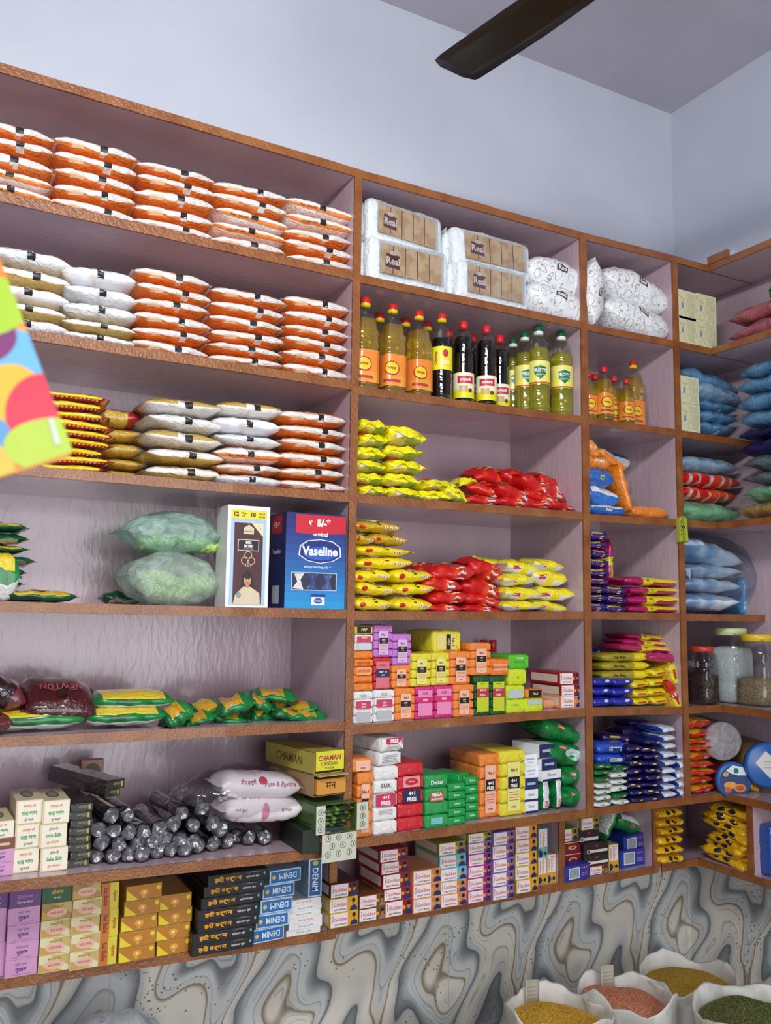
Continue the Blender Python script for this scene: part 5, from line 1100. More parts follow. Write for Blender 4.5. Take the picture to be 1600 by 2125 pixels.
hn=['lowest left','lowest right','second layer left','second layer right','third layer left','third layer right','top layer with white end','topmost beside yellow packets','top layer, orange one behind']
for i,(q,t) in enumerate(zip(hp,hn)): put('noodle_packet:r',*q,.03+.03*(i%2)+(.06 if i==8 else 0),'red snack packet in middle heap, '+t,gr,w=.13,rot=(.1,(.02,.05,-.05,.14,.1,.18,-.04,.25,-.1)[i],R.uniform(-.15,.15)),v=i,zmin=zs('M',4,-.5)+.001 if i<2 else None)
gy='yellow and white packets on the fourth shelf'
hp=[(1046,1244,1130,1268),(1110,1244,1180,1268),(1050,1216,1130,1244),(1115,1216,1198,1246),(1046,1188,1116,1216),(1112,1176,1180,1216),(1000,1158,1080,1186),(1055,1160,1125,1192),(1112,1158,1175,1186)]
hn=['lowest left','lowest right','second layer left','second layer right','third layer left','third layer right','top layer left, far back','top layer middle','topmost right']
for i,(q,t) in enumerate(zip(hp,hn)): put('noodle_packet:w',*q,.03+(.08 if i==6 else .02*(i%2)),'yellow and white packet by second upright, '+t,gy,w=.12,rot=(.05,(.0,.12,.02,.04,0,.12,.1,.12,.1)[i],R.uniform(-.1,.1)),v=i,zmin=zs('M',4,-.15)+.001 if i<2 else None)
# ---------------- middle bay, fifth shelf: small soaps.  zoom frame -> photograph pixels
def Z7(x,y): return 700+x/2.963,1270+y/2.963
MS='fifth shelf of middle bay'; gs='soap bundles on the fifth shelf of the middle bay'
def sb(x0,y0,x1,y1,colr,n,desc,where,lf=None,dep=None,on=None,row=5,grp=None,rot=0,depth=.1):
    a=Z7(x0,y0); c=Z7(x1,y1); return bundle(a[0],c[0],a[1],c[1],colr,n,'M',row,None,desc,where,dep=dep,label_f=lf,rot=rot,on=on,group=grp or gs,depth=depth)
OR,YE,PU,PI_,WH,RD,GR='#ee8c3a','#e6d83c','#c77ac8','#d8307c','#eceae6','#d02a34','#0f5a30'
lux=lb_box(0,[(.46,.7,'#c8385c',[('MRP',.6,.06,'#f0d8e0'),('save',.52,.05,'#f0d8e0')]),(.1,.36,'#b4b8bc',[]),(0,0,None,[('LUX',.86,.08,'#8a8a90')])])
lin_=lb_no1(); 
sv=[]
for x0,y0,x1,y1,c,n,d,lf,upper in (
 (98,488,217,686,WH,4,'white and pink soap stack',lux,[((100,240,218,489),'#ee8428',5,'orange soap stack',lb_box(0,[(.4,.6,'#f2a06a',[('SANTOOR',.5,.07,'#b8481c')]),(0,0,None,[('SANTOOR',.22,.06,'#b8481c'),('SANTOOR',.7,.06,'#b8481c')])])),((104,140,217,239),WH,2,'white and crimson soap pair',lb_box(0,[(.55,.9,'#c83a5c',[('Mysore',.8,.13,'#f0d8e0')]),(.08,.45,'#c9cdd4',[])])),((106,84,218,139),'#ddd035',1,'single yellow soap',lb_box(0,[(.15,.9,'#191517',[('MRP',.55,.3,'#e6cfa0')])]))]),
 (222,478,350,676,WH,4,'white and pink soap stack, second',lux,[((222,280,329,477),RD,4,'red soap stack',lb_box(0,[(.06,.88,'#d8707a',[]),(.38,.64,'#2a2a50',[('MRP 10',.55,.07,'#e8dce0'),('each',.46,.05,'#e8dce0')]),(0,0,None,[('Lifebuoy',.76,.07,'#c02030')])])),((222,80,338,279),PU,4,'lilac soap stack',lb_no1('#d9b4dc'))]),
 (352,467,480,666,OR,4,'orange soap stack',lin_,[((332,328,447,466),'#ee8c3a',3,'short orange soap stack',lb_no1()),((336,135,455,327),PU,4,'lilac soap stack, shorter',lb_no1('#d9b4dc'))]),
 (480,460,594,660,PI_,4,'deep pink soap stack, left',lb_box(0,[(.12,.9,'#e58ab4',[]),(.5,.68,'#d0286c',[('MRP',.6,.07,'#f4dce6')]),(0,0,None,[('LUX',.8,.07,'#c02460')])]),[((454,254,574,464),YE,4,'yellow soap stack, left',lb_no1('#ecdf80'))]),
 (596,452,711,652,PI_,4,'deep pink soap stack, right',lb_box(0,[(.12,.9,'#e58ab4',[]),(.5,.68,'#d0286c',[('MRP',.6,.07,'#f4dce6')]),(0,0,None,[('LUX',.8,.07,'#c02460')])]),[((576,250,688,455),YE,4,'yellow soap stack, right',lb_no1('#ecdf80'))]),
 (714,446,838,645,OR,4,'orange soap stack, by green ones',lin_,[((692,242,818,445),OR,4,'orange soap stack, upper',lin_)]),
 (842,392,938,637,GR,5,'dark green soap stack, left',lb_box(0,[(.1,.85,'#c4cc2c',[('Medimix',.8,.03,'#3a5a18')]),(.46,.68,'#c0343c',[('BUY 5',.64,.05,'#f2e8e0'),('₹50/-',.52,.06,'#f2e8e0')])]),[((816,190,944,389),OR,4,'orange soap stack, high up',lin_)]),
 (942,392,1034,634,GR,5,'dark green soap stack, right',lb_box(0,[(.1,.85,'#c4cc2c',[('Medimix',.8,.03,'#3a5a18')]),(.46,.68,'#c0343c',[('BUY 5',.64,.05,'#f2e8e0'),('₹50/-',.52,.06,'#f2e8e0')])]),[((944,288,1053,390),'#ec8030',2,'small orange soap pair',lb_box(0,[(.3,.7,'#f2a878',[('SANTOOR',.5,.15,'#b8481c')])]))]),
 (1036,452,1152,622,'#cfe02c',2,'lime soap stack',lb_box(0,[(.55,.85,'#b8c4c0',[]),(0,0,None,[('Himalaya',.3,.06,'#4a8a3a')])]),[((1050,352,1164,451),'#d4e02c',1,'lime soap',lb_box(0,[(0,0,None,[('400g',.5,.12,'#7a8a2a')])])),((1058,262,1178,351),'#5cc42c',1,'green and lime soap',lb_box(0,[(0,0,None,[('Himalaya',.75,.16,'#f0f8e8'),('Neem & Turmeric',.5,.09,'#3a6a1c')])]))]),
 (1154,530,1262,625,'#d0e02c',1,'lime soap bundle lying',lb_box(0,[(.55,.9,'#b8c4c0',[])]),[((1162,474,1264,529),OR,1,'single orange soap',lb_box(0,[(.1,.9,'#191517',[('No.1',.5,.3,'#e8d0b0')])]))])):
    o,dp,zt=sb(x0,y0,x1,y1,c,n,d,'bottom layer, '+MS,lf)
    for (q,c2,n2,d2,lf2) in upper:
        o,dp2,zt=sb(*q,c2,n2,d2,'resting above, '+MS,lf2,dep=dp+.002,on=zt+.0008)
a=Z7(495,105);c_=Z7(758,250); 
o,dp,zt=bundle(Z7(582,0)[0],Z7(756,0)[0],Z7(0,112)[1],Z7(0,248)[1],YE,1,'M',5,None,'wide yellow soap bundle lying sideways','resting on yellow stacks',dep=.05,on=AT(Z7(640,0)[0],Z7(0,250)[1],.06).z,group=gs,depth=.16,label_f=lambda b,L,H,y:(b.rect(-L*.36,L*.32,H*.15,H*.82,y,'#ddd080|ink'),b.rect(-L*.02,L*.14,H*.15,H*.82,y-.0005,'#191517|ink'),b.text('No.1',L*.23,H*.48,H*.14,'#2a2416|ink',y-.0005,rot=-PI/2),b.text('MRP',L*.06,H*.48,H*.12,'#d8c080|ink',y-.001,rot=-PI/2)))
sb(1266,540,1334,594,'#e8a070',1,'small peach soap end','lying by lime soap, '+MS,None)
# blue bottles with red caps far behind
for i,(x,y) in enumerate(((905,172),(960,172))):
    b=B(); b.lathe([(.022,0),(.024,.01),(.024,.10),(.012,.125)],'#8ab8d4|bag',18); K=Kind('cleaner_bottle','bottle',(.05,.05,.15),b.mesh('bottle')); b=B(); b.lathe([(.014,.12),(.014,.148),(.011,.15)],'#c8242c|plastic',16); K.parts=[('cap',b.mesh('cap'))]
    p=AT(*Z7(x,y),.34); z=zs('M',5,p.x); place(K,p.x,.32,z,(.05,.05,p.z-z),label='blue bottle with red cap behind the soaps, '+('left','right')[i]+' of two',group='blue bottles with red caps')
for i,(x0,y0,x1,y1,k,d) in enumerate(((1376,520,1504,600,'p','lowest'),(1378,446,1502,522,'r','middle'),(1368,372,1492,446,'r','topmost'))):
    a=Z7(x0,y0);c=Z7(x1,y1); put('spice_box:'+k,a[0],a[1],c[0],c[1],.03,f'{GN[k]} spice box in the pile of three, {d}','spice boxes beside the soaps',w=.16,zmin=(zs('M',5,-.08)+.001) if i==0 else None)
# ---------------- middle bay, sixth shelf: large soaps
MS6='sixth shelf of middle bay'; g6='large soap bundles on the sixth shelf of the middle bay'
def s6(*a,**k): return sb(*a,row=6,grp=g6,**k)
fr=lambda bg,top,c1: lb_box(0,[(.42,.62,bg,[('4+1',.565,.06,'#f2ece8'),('FREE',.47,.065,'#f2ece8')])]+top)
o,dp,zt=s6(118,985,215,1388,OR,5,'orange soap bundle','beside first upright, '+MS6,lb_no1(free=True),depth=.12)
s6(96,900,212,974,OR,1,'orange soap','topmost by first upright, '+MS6,lb_box(0,[(.1,.85,'#f3b79c',[('save',.3,.12,'#8a4a3a')])]),dep=dp,on=zt+.001)
o,dp,zt=s6(222,950,368,1368,WH,5,'tall white soap bundle','with crimson sleeve, '+MS6,lambda b,L,H,y:(b.text('LUX',0,H*.72,H*.06,'#3a3a40|ink',y,w=L*.5),b.rect(-L*.42,L*.42,H*.42,H*.6,y,'#c8325a|ink'),b.text('4+1',0,H*.55,H*.055,'#f6eef0|ink',y-.0006,bold=.04),b.text('FREE',0,H*.465,H*.06,'#f6eef0|ink',y-.0006,bold=.04),[b.rect(-L*.3,L*.3,H*(.36-.02*k),H*(.366-.02*k),y,'#9a9aa2|ink') for k in range(4)]),depth=.12)
o,dp2,zt2=s6(226,862,378,948,WH,1,'white soap bundle','lower of two lying on the white stack',lambda b,L,H,y:[b.rect(-L*.34,L*.34,H*(.75-.12*k),H*(.79-.12*k),y,'#9a9aa2|ink') for k in range(5)],dep=dp,on=zt+.001,depth=.2,rot=.1)
s6(230,772,388,862,WH,1,'white soap bundle marked in crimson','topmost on the white stack',lambda b,L,H,y:(b.rect(-L*.28,L*.42,H*.52,H*.96,y,'#c8325a|ink'),b.text('FREE',L*.06,H*.74,H*.28,'#f6eef0|ink',y-.0006,bold=.05),b.rect(-L*.2,L*.25,H*.3,H*.34,y,'#8a8a92|ink'),b.rect(-L*.3,L*.3,H*.2,H*.22,y,'#8a8a92|ink')),dep=dp,on=zt2+.001,depth=.2,rot=.16)
s6(368,925,528,1345,RD,5,'red soap bundle with navy sleeve','between white and green, '+MS6,lambda b,L,H,y:(b.rect(-L*.30,L*.34,H*.64,H*.80,y,'#e0949a|ink'),b.disc(L*.02,H*.72,L*.24,H*.05,y-.0006,'#c81c30|ink'),b.text('Lifebuoy',L*.02,H*.72,H*.03,'#f2dcdc|ink',y-.001,w=L*.4),b.rect(-L*.32,L*.38,H*.42,H*.60,y-.0004,'#28284e|ink'),b.text('4+1',L*.03,H*.55,H*.06,'#f2eef0|ink',y-.001,bold=.05),b.text('FREE',L*.03,H*.465,H*.06,'#f2eef0|ink',y-.001,bold=.05)),depth=.13)
s6(536,1000,680,1328,'#2aa050',4,'green soap bundle with red sleeve','left of small green soaps',lambda b,L,H,y:(b.text('Dettol',0,H*.86,H*.08,'#e8f4ec|ink',y,w=L*.55,bold=.03),b.rect(-L*.3,L*.3,H*.5,H*.68,y,'#b05a48|ink'),b.text('MEGA',0,H*.63,H*.07,'#f4f0e8|ink',y-.0006,w=L*.5,bold=.05),b.text('SAVER PACK',0,H*.545,H*.04,'#f4f0e8|ink',y-.0006,w=L*.5,bold=.03),b.rect(-L*.25,L*.25,H*.08,H*.2,y,'#7ac0c4|ink')),depth=.12)
dt=lambda b,L,H,y:[b.text('Dettol',0,H*(.12+.2*k),H*.05,'#e0f2e6|ink',y+.0008,w=L*.4,bold=.02) for k in range(5)]
o,dp,zt=s6(682,1052,786,1310,'#18a04a',5,'small green soap stack','left of the pair, '+MS6,dt)
o,dp,zt=s6(788,1012,864,1280,'#18a04a',5,'small green soap stack','right of the pair, '+MS6,dt)
a_=AT(*Z7(730,1050),.06).z
s6(694,992,800,1050,'#18a04a',1,'small green soap','lying askew on the small green stacks',lambda b,L,H,y:b.text('Dettol',0,H*.5,H*.25,'#e0f2e6|ink',y,w=L*.4),dep=.05,on=a_,rot=.5)
s6(872,870,1000,1266,OR,5,'orange soap bundle with black sleeve','left of the yellow bundle',lb_no1(free=True),depth=.17)
s6(1002,850,1156,1254,'#e8dc3a',5,'yellow soap bundle with black sleeve','right of the orange bundle',lb_no1('#ece28a',free=True),depth=.17)
def c7(x0,x1,yt,yb,items,where,grp,row=6,w=None,vh=None,bay='M',jr=.02): 
    a=Z7(x0,yt);c=Z7(x1,yb); return col(bay,row,a[0],c[0],a[1],items,where,yb=c[1],group=grp,w=w,vh=vh,jx=.002,jr=jr)
gw='white soap boxes on the sixth shelf'
oo=c7(1152,1236,875,1238,[('soap_box:jn','white blue-dotted soap box'),('soap_box:jn','white blue-dotted soap box'),('soap_box:nv','white and navy soap box'),('soap_box:dv','white soap box'),('soap_box:dv','white soap box')],'white stack, '+MS6,gw)
for i,(q,k,d) in enumerate((((1240,974,1374,1038),'dv','white soap box on top of the upright green and white packets'),((1236,900,1346,972),'nv','white and navy soap box beside white stack'),((1222,812,1326,896),'nv','white and navy soap box, topmost beside white stack'))):
    a=Z7(q[0],q[1]);c=Z7(q[2],q[3]); put('soap_box:'+k,a[0],a[1],c[0],c[1],oo[0].location.y-.06,d,gw,w=.12,rot=(0,0,.15))
def gwp(i):
    P=Pouch(.17,.09,.07,seed=i+4,amp=.004,bl=2.6,p=5); b=B(); P.build(b,lambda s,z,d:'greenleaf' if abs(z)>.45 or abs(s)>.85 else '#e6eaec|film',n=12,nz=8,zb=(-.45,.45),sb=(-.85,.85)); f=P.fmap(); b.text('Haldi',-.05,.035,.02,'#c83a3a|ink',w=.035,rot=PI,fm=f)
    b.v=[(z-.035,y,x+.085) for x,y,z in b.v]; return Kind('soap_packet','packet',(.07,.09,.17),b.mesh('packet'))
for i,(x0,x1) in enumerate(((1245,1328),(1330,1398))):
    a=Z7(x0,1036);c=Z7(x1,1232); putK(gwp(i),a[0],a[1],c[0],c[1],.04,'green and white packet standing upright, '+('left','right')[i]+' one','upright green and white packets',w=.09,zmin=zs('M',6,-.13)+.001)
ggb='crumpled green bags beside the second upright'
def gbag(i,H=.11):
    P=Pouch(.17,.15,H,seed=i+9,amp=.012,bl=2.4,p=4,fin=.02,fr=22); b=B(); P.build(b,lambda s,z,d:'greenleaf',n=22,nz=10); f=P.fmap()
    b.disc(-.02,H*.7,.014,.009,0,'#c84a3c|ink',fm=f,n=12); b.text('Chai',-.02,H*.7,.009,'#f0e8d8|ink',fm=lambda u,v,e=0:tuple(Vector(f(u,v,0))+Vector((0,-.0006,0))),w=.022)
    if i==2: b.disc(.02,H*.5,.035,.018,0,'#b8d8d4|film',fm=f,n=16)
    return Kind('green_bag','bag',(.17,.15,H),b.mesh('bag'))
for i,(q,t) in enumerate((((1394,1085,1545,1222),'lowest of the pile'),((1388,950,1552,1088),'middle of the pile'),((1285,800,1560,955),'upper of the pile, with white patch'),((1270,672,1530,810),'topmost, slumped to the left'))):
    a=Z7(q[0],q[1]);c=Z7(q[2],q[3]); putK(gbag(i),a[0],a[1],c[0],c[1],.03,'crumpled shiny green bag, '+t,ggb,w=.15,rot=(0,(0,0,.15,.3)[i],0),zmin=zs('M',6,-.1)+.002 if i==0 else None)
# ---------------- middle bay, bottom shelf: spice boxes.  second zoom frame
def Z8(x,y): return 640+x/2.667,1640+y/2.667
M7='bottom shelf of middle bay'; g8='spice boxes on the bottom shelf of the middle bay'
def sc(x0,x1,yt,yb,seq,where,bay='M',slope=0,vh=None,grp=g8,w=.15):
    a=Z8(x0,yt);c=Z8(x1,yb); return col(bay,7,a[0],c[0],a[1],[('spice_box:'+k,f'{GN[k]} spice box') for k in seq],where+', '+M7,yb=c[1],group=grp,w=w,jx=.002,jr=.015,vh=vh,slope=slope)
sc(122,278,512,755,'dyy','first column')
sc(282,434,577,722,'ww','second column')
sc(424,580,320,697,'rrrrr','third column',vh=[.95,.9,1.1,.9,1.2],slope=-.02)
sc(582,740,438,672,'ppp','fourth column')
sc(738,884,285,642,'gbbpp','fifth column',slope=-.01)
sc(884,1020,235,620,'gvmmmm','sixth column',vh=[.8,.95,1,1,1,1.05])
sc(1022,1144,228,604,'vvvvv','seventh column')
sc(1148,1268,196,566,'ooyyy','eighth column')
def vertbox(kn,x0,y0,x1,y1,yf,desc,Zf,zmin=None):
    a=Zf(x0,y0);c=Zf(x1,y1); K=KV[kn][0]; p=AT((a[0]+c[0])/2,(a[1]+c[1])/2,yf); L=(AT(c[0],p and (a[1]+c[1])/2,yf)-AT(a[0],(a[1]+c[1])/2,yf)).x; H=AT(a[0],a[1],yf).z-AT(a[0],c[1],yf).z
    if zmin is not None: zc=zmin+H/2
    else: zc=p.z
    o=place(K,p.x,yf,zc,(H,.1,L),(0,0,0),desc,g8); m=Matrix.Rotation(PI/2,4,'Y'); o.rotation_euler=m.to_euler(); o.location=Vector((p.x-L/2,yf+.05,zc)); return o
zz8=zs('M',7,-.1)+.0015
p_=ATZ(*Z8(1300,532),zz8); vy=max(.15,p_.y)
vertbox('spice_box:y',1272,378,1320,535,vy,'yellow spice box standing on end, left of two',Z8,zz8)
vertbox('spice_box:y',1322,368,1370,530,vy,'yellow spice box standing on end, right of two',Z8,zz8)
vertbox('spice_box:b',1274,212,1324,376,vy,'turquoise spice box standing on end on a yellow one',Z8)
# ---------------- narrow bay
def Z1(x,y): return 1180+x/3.81,480+y/3.81
def Z2(x,y): return 1180+x/3.81,860+y/3.81
def Z3(x,y): return 1180+x/3.81,1260+y/3.81
def Z4(x,y): return 1140+x/3.478,1640+y/3.478
def pz(Zf,kn,x0,y0,x1,y1,yf,desc,grp=None,**k):
    a=Zf(x0,y0);c=Zf(x1,y1); f=putK if isinstance(kn,Kind) else put; return f(kn,a[0],a[1],c[0],c[1],yf,desc,grp,**k)
gd2='large white printed packets in the narrow bay'
pz(Z1,dood(4,.3,.2,.12),330,575,832,840,.0,'large white printed packet, lower right on shelf',gd2,rot=(0,.16,0),zmin=zs('N',1,.3)+.004)
pz(Z1,dood(6,.3,.2,.12),318,300,835,590,.02,'large white printed packet, upper one slanting down right',gd2,rot=(0,.22,0))
K=dood(7,.3,.14,.11); K.root.transform(Matrix.Rotation(PI/2,4,'Y')@Matrix.Translation((0,0,-.055))); K.root.transform(Matrix.Translation((0,0,.15))); K.size=(.11,.14,.3)
pz(Z1,K,152,262,322,770,-.02,'large white printed packet standing on end beside second upright',gd2,zmin=zs('N',1,.06)+.003,rot=(0,.05,0))
gn='oil bottles on the second shelf of the narrow bay'
for kn,px,yt,yf,t in (('ms',1219,774,.02,'far left by upright'),('ms',1252,763,.0,'front left'),('ms',1273,782,.08,'middle behind'),('ms',1234,777,.14,'left behind'),('ms',1297,788,.03,'front right')):
    bot('oil_bottle:'+kn,px,yt,yf,'small golden oil bottle with red cap, '+t,gn,'N',2)
bot('oil_bottle:m',1312,751,.08,'large golden oil bottle with red and yellow cap in narrow bay',gn,'N',2)
# wipes
def wipe(i,c1,c2,L=.2,W=.1,H=.06,txt=None,tc='#f4e8d8'):
    P=Pouch(L,W,H,seed=i+5,amp=.006,bl=2.6,p=5,fr=20); b=B(); P.build(b,lambda s,z,d:c1 if z<.35 or abs(s)>.8 else c2,n=16,nz=8,zb=(.35,),sb=(-.8,.8)); f=P.fmap()
    if txt: b.text(txt,0,H*.5,H*.3,tc+'|ink',w=L*.6,fm=f,bold=.03)
    return Kind('wipes_packet','packet',(L,W,H),b.mesh('packet'))
gwp_='wipes packets slumped on the third shelf of the narrow bay'; N3='in narrow bay'
zn=zs('N',3,.1)
pz(Z2,wipe(1,'#2468c0|film','#e6eaf0|film',txt='Baby'),158,700,480,792,.02,'blue and white wipes packet, lowest at left',gwp_,zmin=zn+.003)
pz(Z2,wipe(2,'#2a74cc|film','#eceff4|film'),158,560,420,705,.03,'blue and white wipes packet, second from bottom',gwp_,rot=(.2,.15,0))
pz(Z2,wipe(3,'#2468c0|film','#2c78cc|film',txt='₹37',tc='#e8e04a'),156,420,375,570,.02,'blue wipes packet with yellow price mark',gwp_,rot=(0,.1,0))
pz(Z2,wipe(4,'#f08a2a|film','#f4a850|film',txt='Baby wipes'),152,305,335,435,.02,'orange wipes packet above the blue ones',gwp_,rot=(0,.1,0))
pz(Z2,wipe(5,'#f08a2a|film','#b8d84a|film',L=.16,txt='₹37',tc='#f4f0f8'),148,205,270,320,.0,'orange and green wipes packet, topmost at left',gwp_,rot=(0,.75,0))
pz(Z2,wipe(6,'#f08a2a|film','#f4f0ea|film'),240,300,470,410,.1,'orange wipes packet lying behind the top ones',gwp_,rot=(0,.5,0))
pz(Z2,wipe(7,'#e9ecef|film','#2a4a9c|film',L=.16),350,300,500,430,.22,'white and navy packet lying farthest back',gwp_,rot=(0,.1,0))
K=wipe(8,'#f08a2a|film','#f4f0ea|film',L=.24,H=.05); pz(Z2,K,320,540,600,630,.04,'orange wipes packet leaning upright with white stripe',gwp_,rot=(0,1.2,0))
K=wipe(9,'#f08a2a|film','#f29a40|film',L=.2,H=.07)
pz(Z2,K,510,705,795,812,.02,'orange wipes packet lying flat on the right with round marks',gwp_,zmin=zs('N',3,.25)+.002)
# fourth shelf: bars
N4='fourth shelf of narrow bay'; gb4='blue biscuit packets on the fourth shelf'
def cz(Zf,bay,row,x0,x1,yt,items,where,grp,yb=None,**k):
    a=Zf(x0,yt);c=Zf(x1,yb or yt); return col(bay,row,a[0],c[0],a[1],items,where,group=grp,yb=c[1] if yb else None,**k)
BB=('biscuit_packet:b','dark blue biscuit packet')
cz(Z2,'N',4,165,322,912,[BB]*9,'left stack, '+N4,gb4,yf=.01,w=.13,jx=.004,jr=.08,slope=.006)
cz(Z2,'N',4,308,478,1355,[BB]*3,'right stack, '+N4,gb4,yf=.01,w=.13)
pz(Z2,'biscuit_packet:p',200,1150,480,1230,.12,'yellow and pink biscuit packet standing on end behind blue stack',None,rot=(0,PI/2,0))
PP=('biscuit_packet:p','pink and yellow biscuit packet')
cz(Z2,'N',4,480,900,1282,[PP]*4,'right stack, '+N4,'pink and yellow biscuit packets on the fourth shelf',yf=.01,w=.14,jx=.008,jr=.04)
N5='fifth shelf of narrow bay'
BL=('biscuit_packet:bl','bright blue biscuit packet'); g5='blue biscuit packets on the fifth shelf'
cz(Z3,'N',5,195,358,548,[BL]*3,'front left stack, '+N5,g5,yb=790,w=.13)
cz(Z3,'N',5,360,528,556,[BL]*3,'front right stack, '+N5,g5,yb=786,w=.13)
cz(Z3,'N',5,180,262,322,[BL]*6,'back stack, '+N5,g5,yf=.16,w=.1)
gy5='yellow biscuit packets on the fifth shelf'
YB=('biscuit_packet:y','yellow biscuit packet')
q=cz(Z3,'N',5,512,648,575,[YB]*3,'left yellow stack, '+N5,gy5,yb=785,w=.13,jr=.1)
q2=cz(Z3,'N',5,648,790,480,[YB]*4,'right yellow stack, '+N5,gy5,yb=782,w=.13,jr=.1)
for i,(y0,y1,t) in enumerate(((500,572,'lowest'),(432,500,'middle'),(358,432,'topmost'))): pz(Z3,'biscuit_packet:gy',272,y0,648,y1,q[0].location.y-.05,f'long olive and yellow biscuit packet, {t} of three','long olive and yellow biscuit packets',w=.1,v=i)
for i,(x0,y0,x1,y1,t) in enumerate(((640,362,915,440,'fourth from top'),(400,300,915,362,'third from top'),(430,262,915,318,'second from top'),(450,212,815,268,'topmost'))): pz(Z3,'biscuit_packet:p' if i%2 else 'biscuit_packet:pd' if i==0 else 'biscuit_packet:p',x0,y0,x1,y1,.03+.02*i,f'pink and yellow biscuit packet on fifth shelf, {t}','pink and yellow biscuit packets on the fifth shelf',w=.12,rot=(0,.06,.05),v=i)
pz(Z3,'biscuit_packet:y',780,660,930,780,.01,'crumpled yellow packet at the right end beside third upright',gy5,rot=(0,1.2,0))
pz(Z3,'biscuit_packet:y',780,460,900,600,.02,'crumpled yellow packet standing against third upright',gy5,rot=(0,1.3,0),v=1)
pz(Z3,'noodle_packet:r',770,620,900,700,.005,'thin red snack strip slanting across the yellow packets',None,w=.03,rot=(0,.95,0))
N6='sixth shelf of narrow bay'; g66='biscuit packets on the sixth shelf of the narrow bay'
GW=('biscuit_packet:gw','white and green biscuit packet'); GDk=('biscuit_packet:gd','green biscuit packet'); NV=('biscuit_packet:n','navy biscuit packet'); WB=('biscuit_packet:wb','white and blue biscuit packet')
cz(Z3,'N',6,218,352,1240,[GDk]*3+[GW]*4,'first stack, '+N6,g66,yb=1588,w=.13,jr=.08)
cz(Z3,'N',6,354,486,1255,[GDk,GW,GW,GW,GDk,GW],'second stack, '+N6,g66,yb=1575,w=.13,jr=.08)
cz(Z3,'N',6,484,604,1090,[NV]*8,'third stack, '+N6,g66,yb=1560,w=.13,jr=.1)
cz(Z3,'N',6,604,752,1040,[NV]*9,'fourth stack, '+N6,g66,yb=1545,w=.13,jr=.1)
cz(Z3,'N',6,752,872,935,[WB]*9,'fifth stack, '+N6,g66,yb=1520,w=.13,jr=.06)
cz(Z3,'N',6,876,950,1150,[WB]*5,'last stack, '+N6,g66,yb=1505,w=.1,jr=.05)
for i,(x0,y0,x1,y1,t) in enumerate(((215,1160,525,1250,'lower'),(212,1068,515,1168,'upper'))): pz(Z3,'biscuit_packet:s',x0,y0,x1,y1,.02,f'large sky blue biscuit packet on green ones, {t} of two','sky blue biscuit packets',w=.15,rot=(0,.06,.1),v=i)
for i,(x0,y0,x1,y1,t) in enumerate(((290,1005,600,1085,'lowest, on sky blue packets'),(450,955,760,1040,'middle'),(500,890,800,975,'topmost and farthest back'))): pz(Z3,'biscuit_packet:n',x0,y0,x1,y1,.07+.04*i,f'long navy biscuit packet lying across the stacks, {t}','long navy biscuit packets',w=.1,rot=(0,.08,-.05),v=i)
# bottom shelf of the narrow bay
zN=zs('N',7,.2)+.0012; g77='small boxes on the bottom shelf of the narrow bay'
NB='in the narrow bay'
yb_=.15
pz(Z4,'soap_box:bl',112,560,290,672,yb_-.02,'blue box with barcode tilted forward at left '+NB,g77,rot=(0,-.04,0),zmin=zN,w=.1)
pz(Z4,'spice_box:red',92,456,246,540,yb_+.03,'dark red box, lower of two '+NB,g77,w=.1)
pz(Z4,'spice_box:red',90,372,242,456,yb_+.03,'dark red box, upper of two '+NB,g77,w=.1)
pz(Z4,'spice_box:g',84,276,206,371,yb_+.03,'olive green spice box on the dark red boxes '+NB,g77,w=.12)
pz(Z4,'spice_box:w',292,545,430,608,yb_,'brown spice box lowest under the dark boxes '+NB,g77,zmin=zN,w=.12)
pz(Z4,'spice_box:dkb',255,462,430,543,yb_+.01,'dark brown box, lowest of three '+NB,g77,w=.12)
pz(Z4,'spice_box:dkb',252,380,428,461,yb_+.01,'dark brown box, middle of three '+NB,g77,w=.12)
pz(Z4,'spice_box:dkb',208,285,360,379,yb_+.03,'dark brown box, topmost of three '+NB,g77,w=.12)
pz(Z4,'spice_box:g',230,196,362,284,yb_+.03,'olive spice box on top of the dark brown boxes',g77,w=.12)
a=Z4(430,400);c=Z4(502,590)
vb=vertbox('spice_box:y',430,398,500,592,yb_+.01,'yellow spice box standing on end beside the dark brown boxes',Z4,zN)
pz(Z4,'soap_box:bl',508,455,690,580,yb_+.02,'blue box with barcode, lower right '+NB,g77,zmin=zN,w=.1)
pz(Z4,'soap_box:bl',538,322,688,440,yb_+.03,'blue box with barcode, upper right '+NB,g77,w=.1,rot=(0,-.06,0))
pz(Z4,wipe(12,'#1d7a3c|film','#e4e8e4|film',L=.2,H=.05,txt='Soap',tc='#c8505c'),500,190,705,320,yb_+.05,'green and white packet lying on the upper right blue box',None,rot=(0,.35,0))
pz(Z4,wipe(13,'#2a7a34|film','#dfe6dc|film',L=.2,H=.03),370,200,560,270,yb_+.03,'thin green and white packet leaning steeply beside olive box',None,rot=(0,-1.0,0))
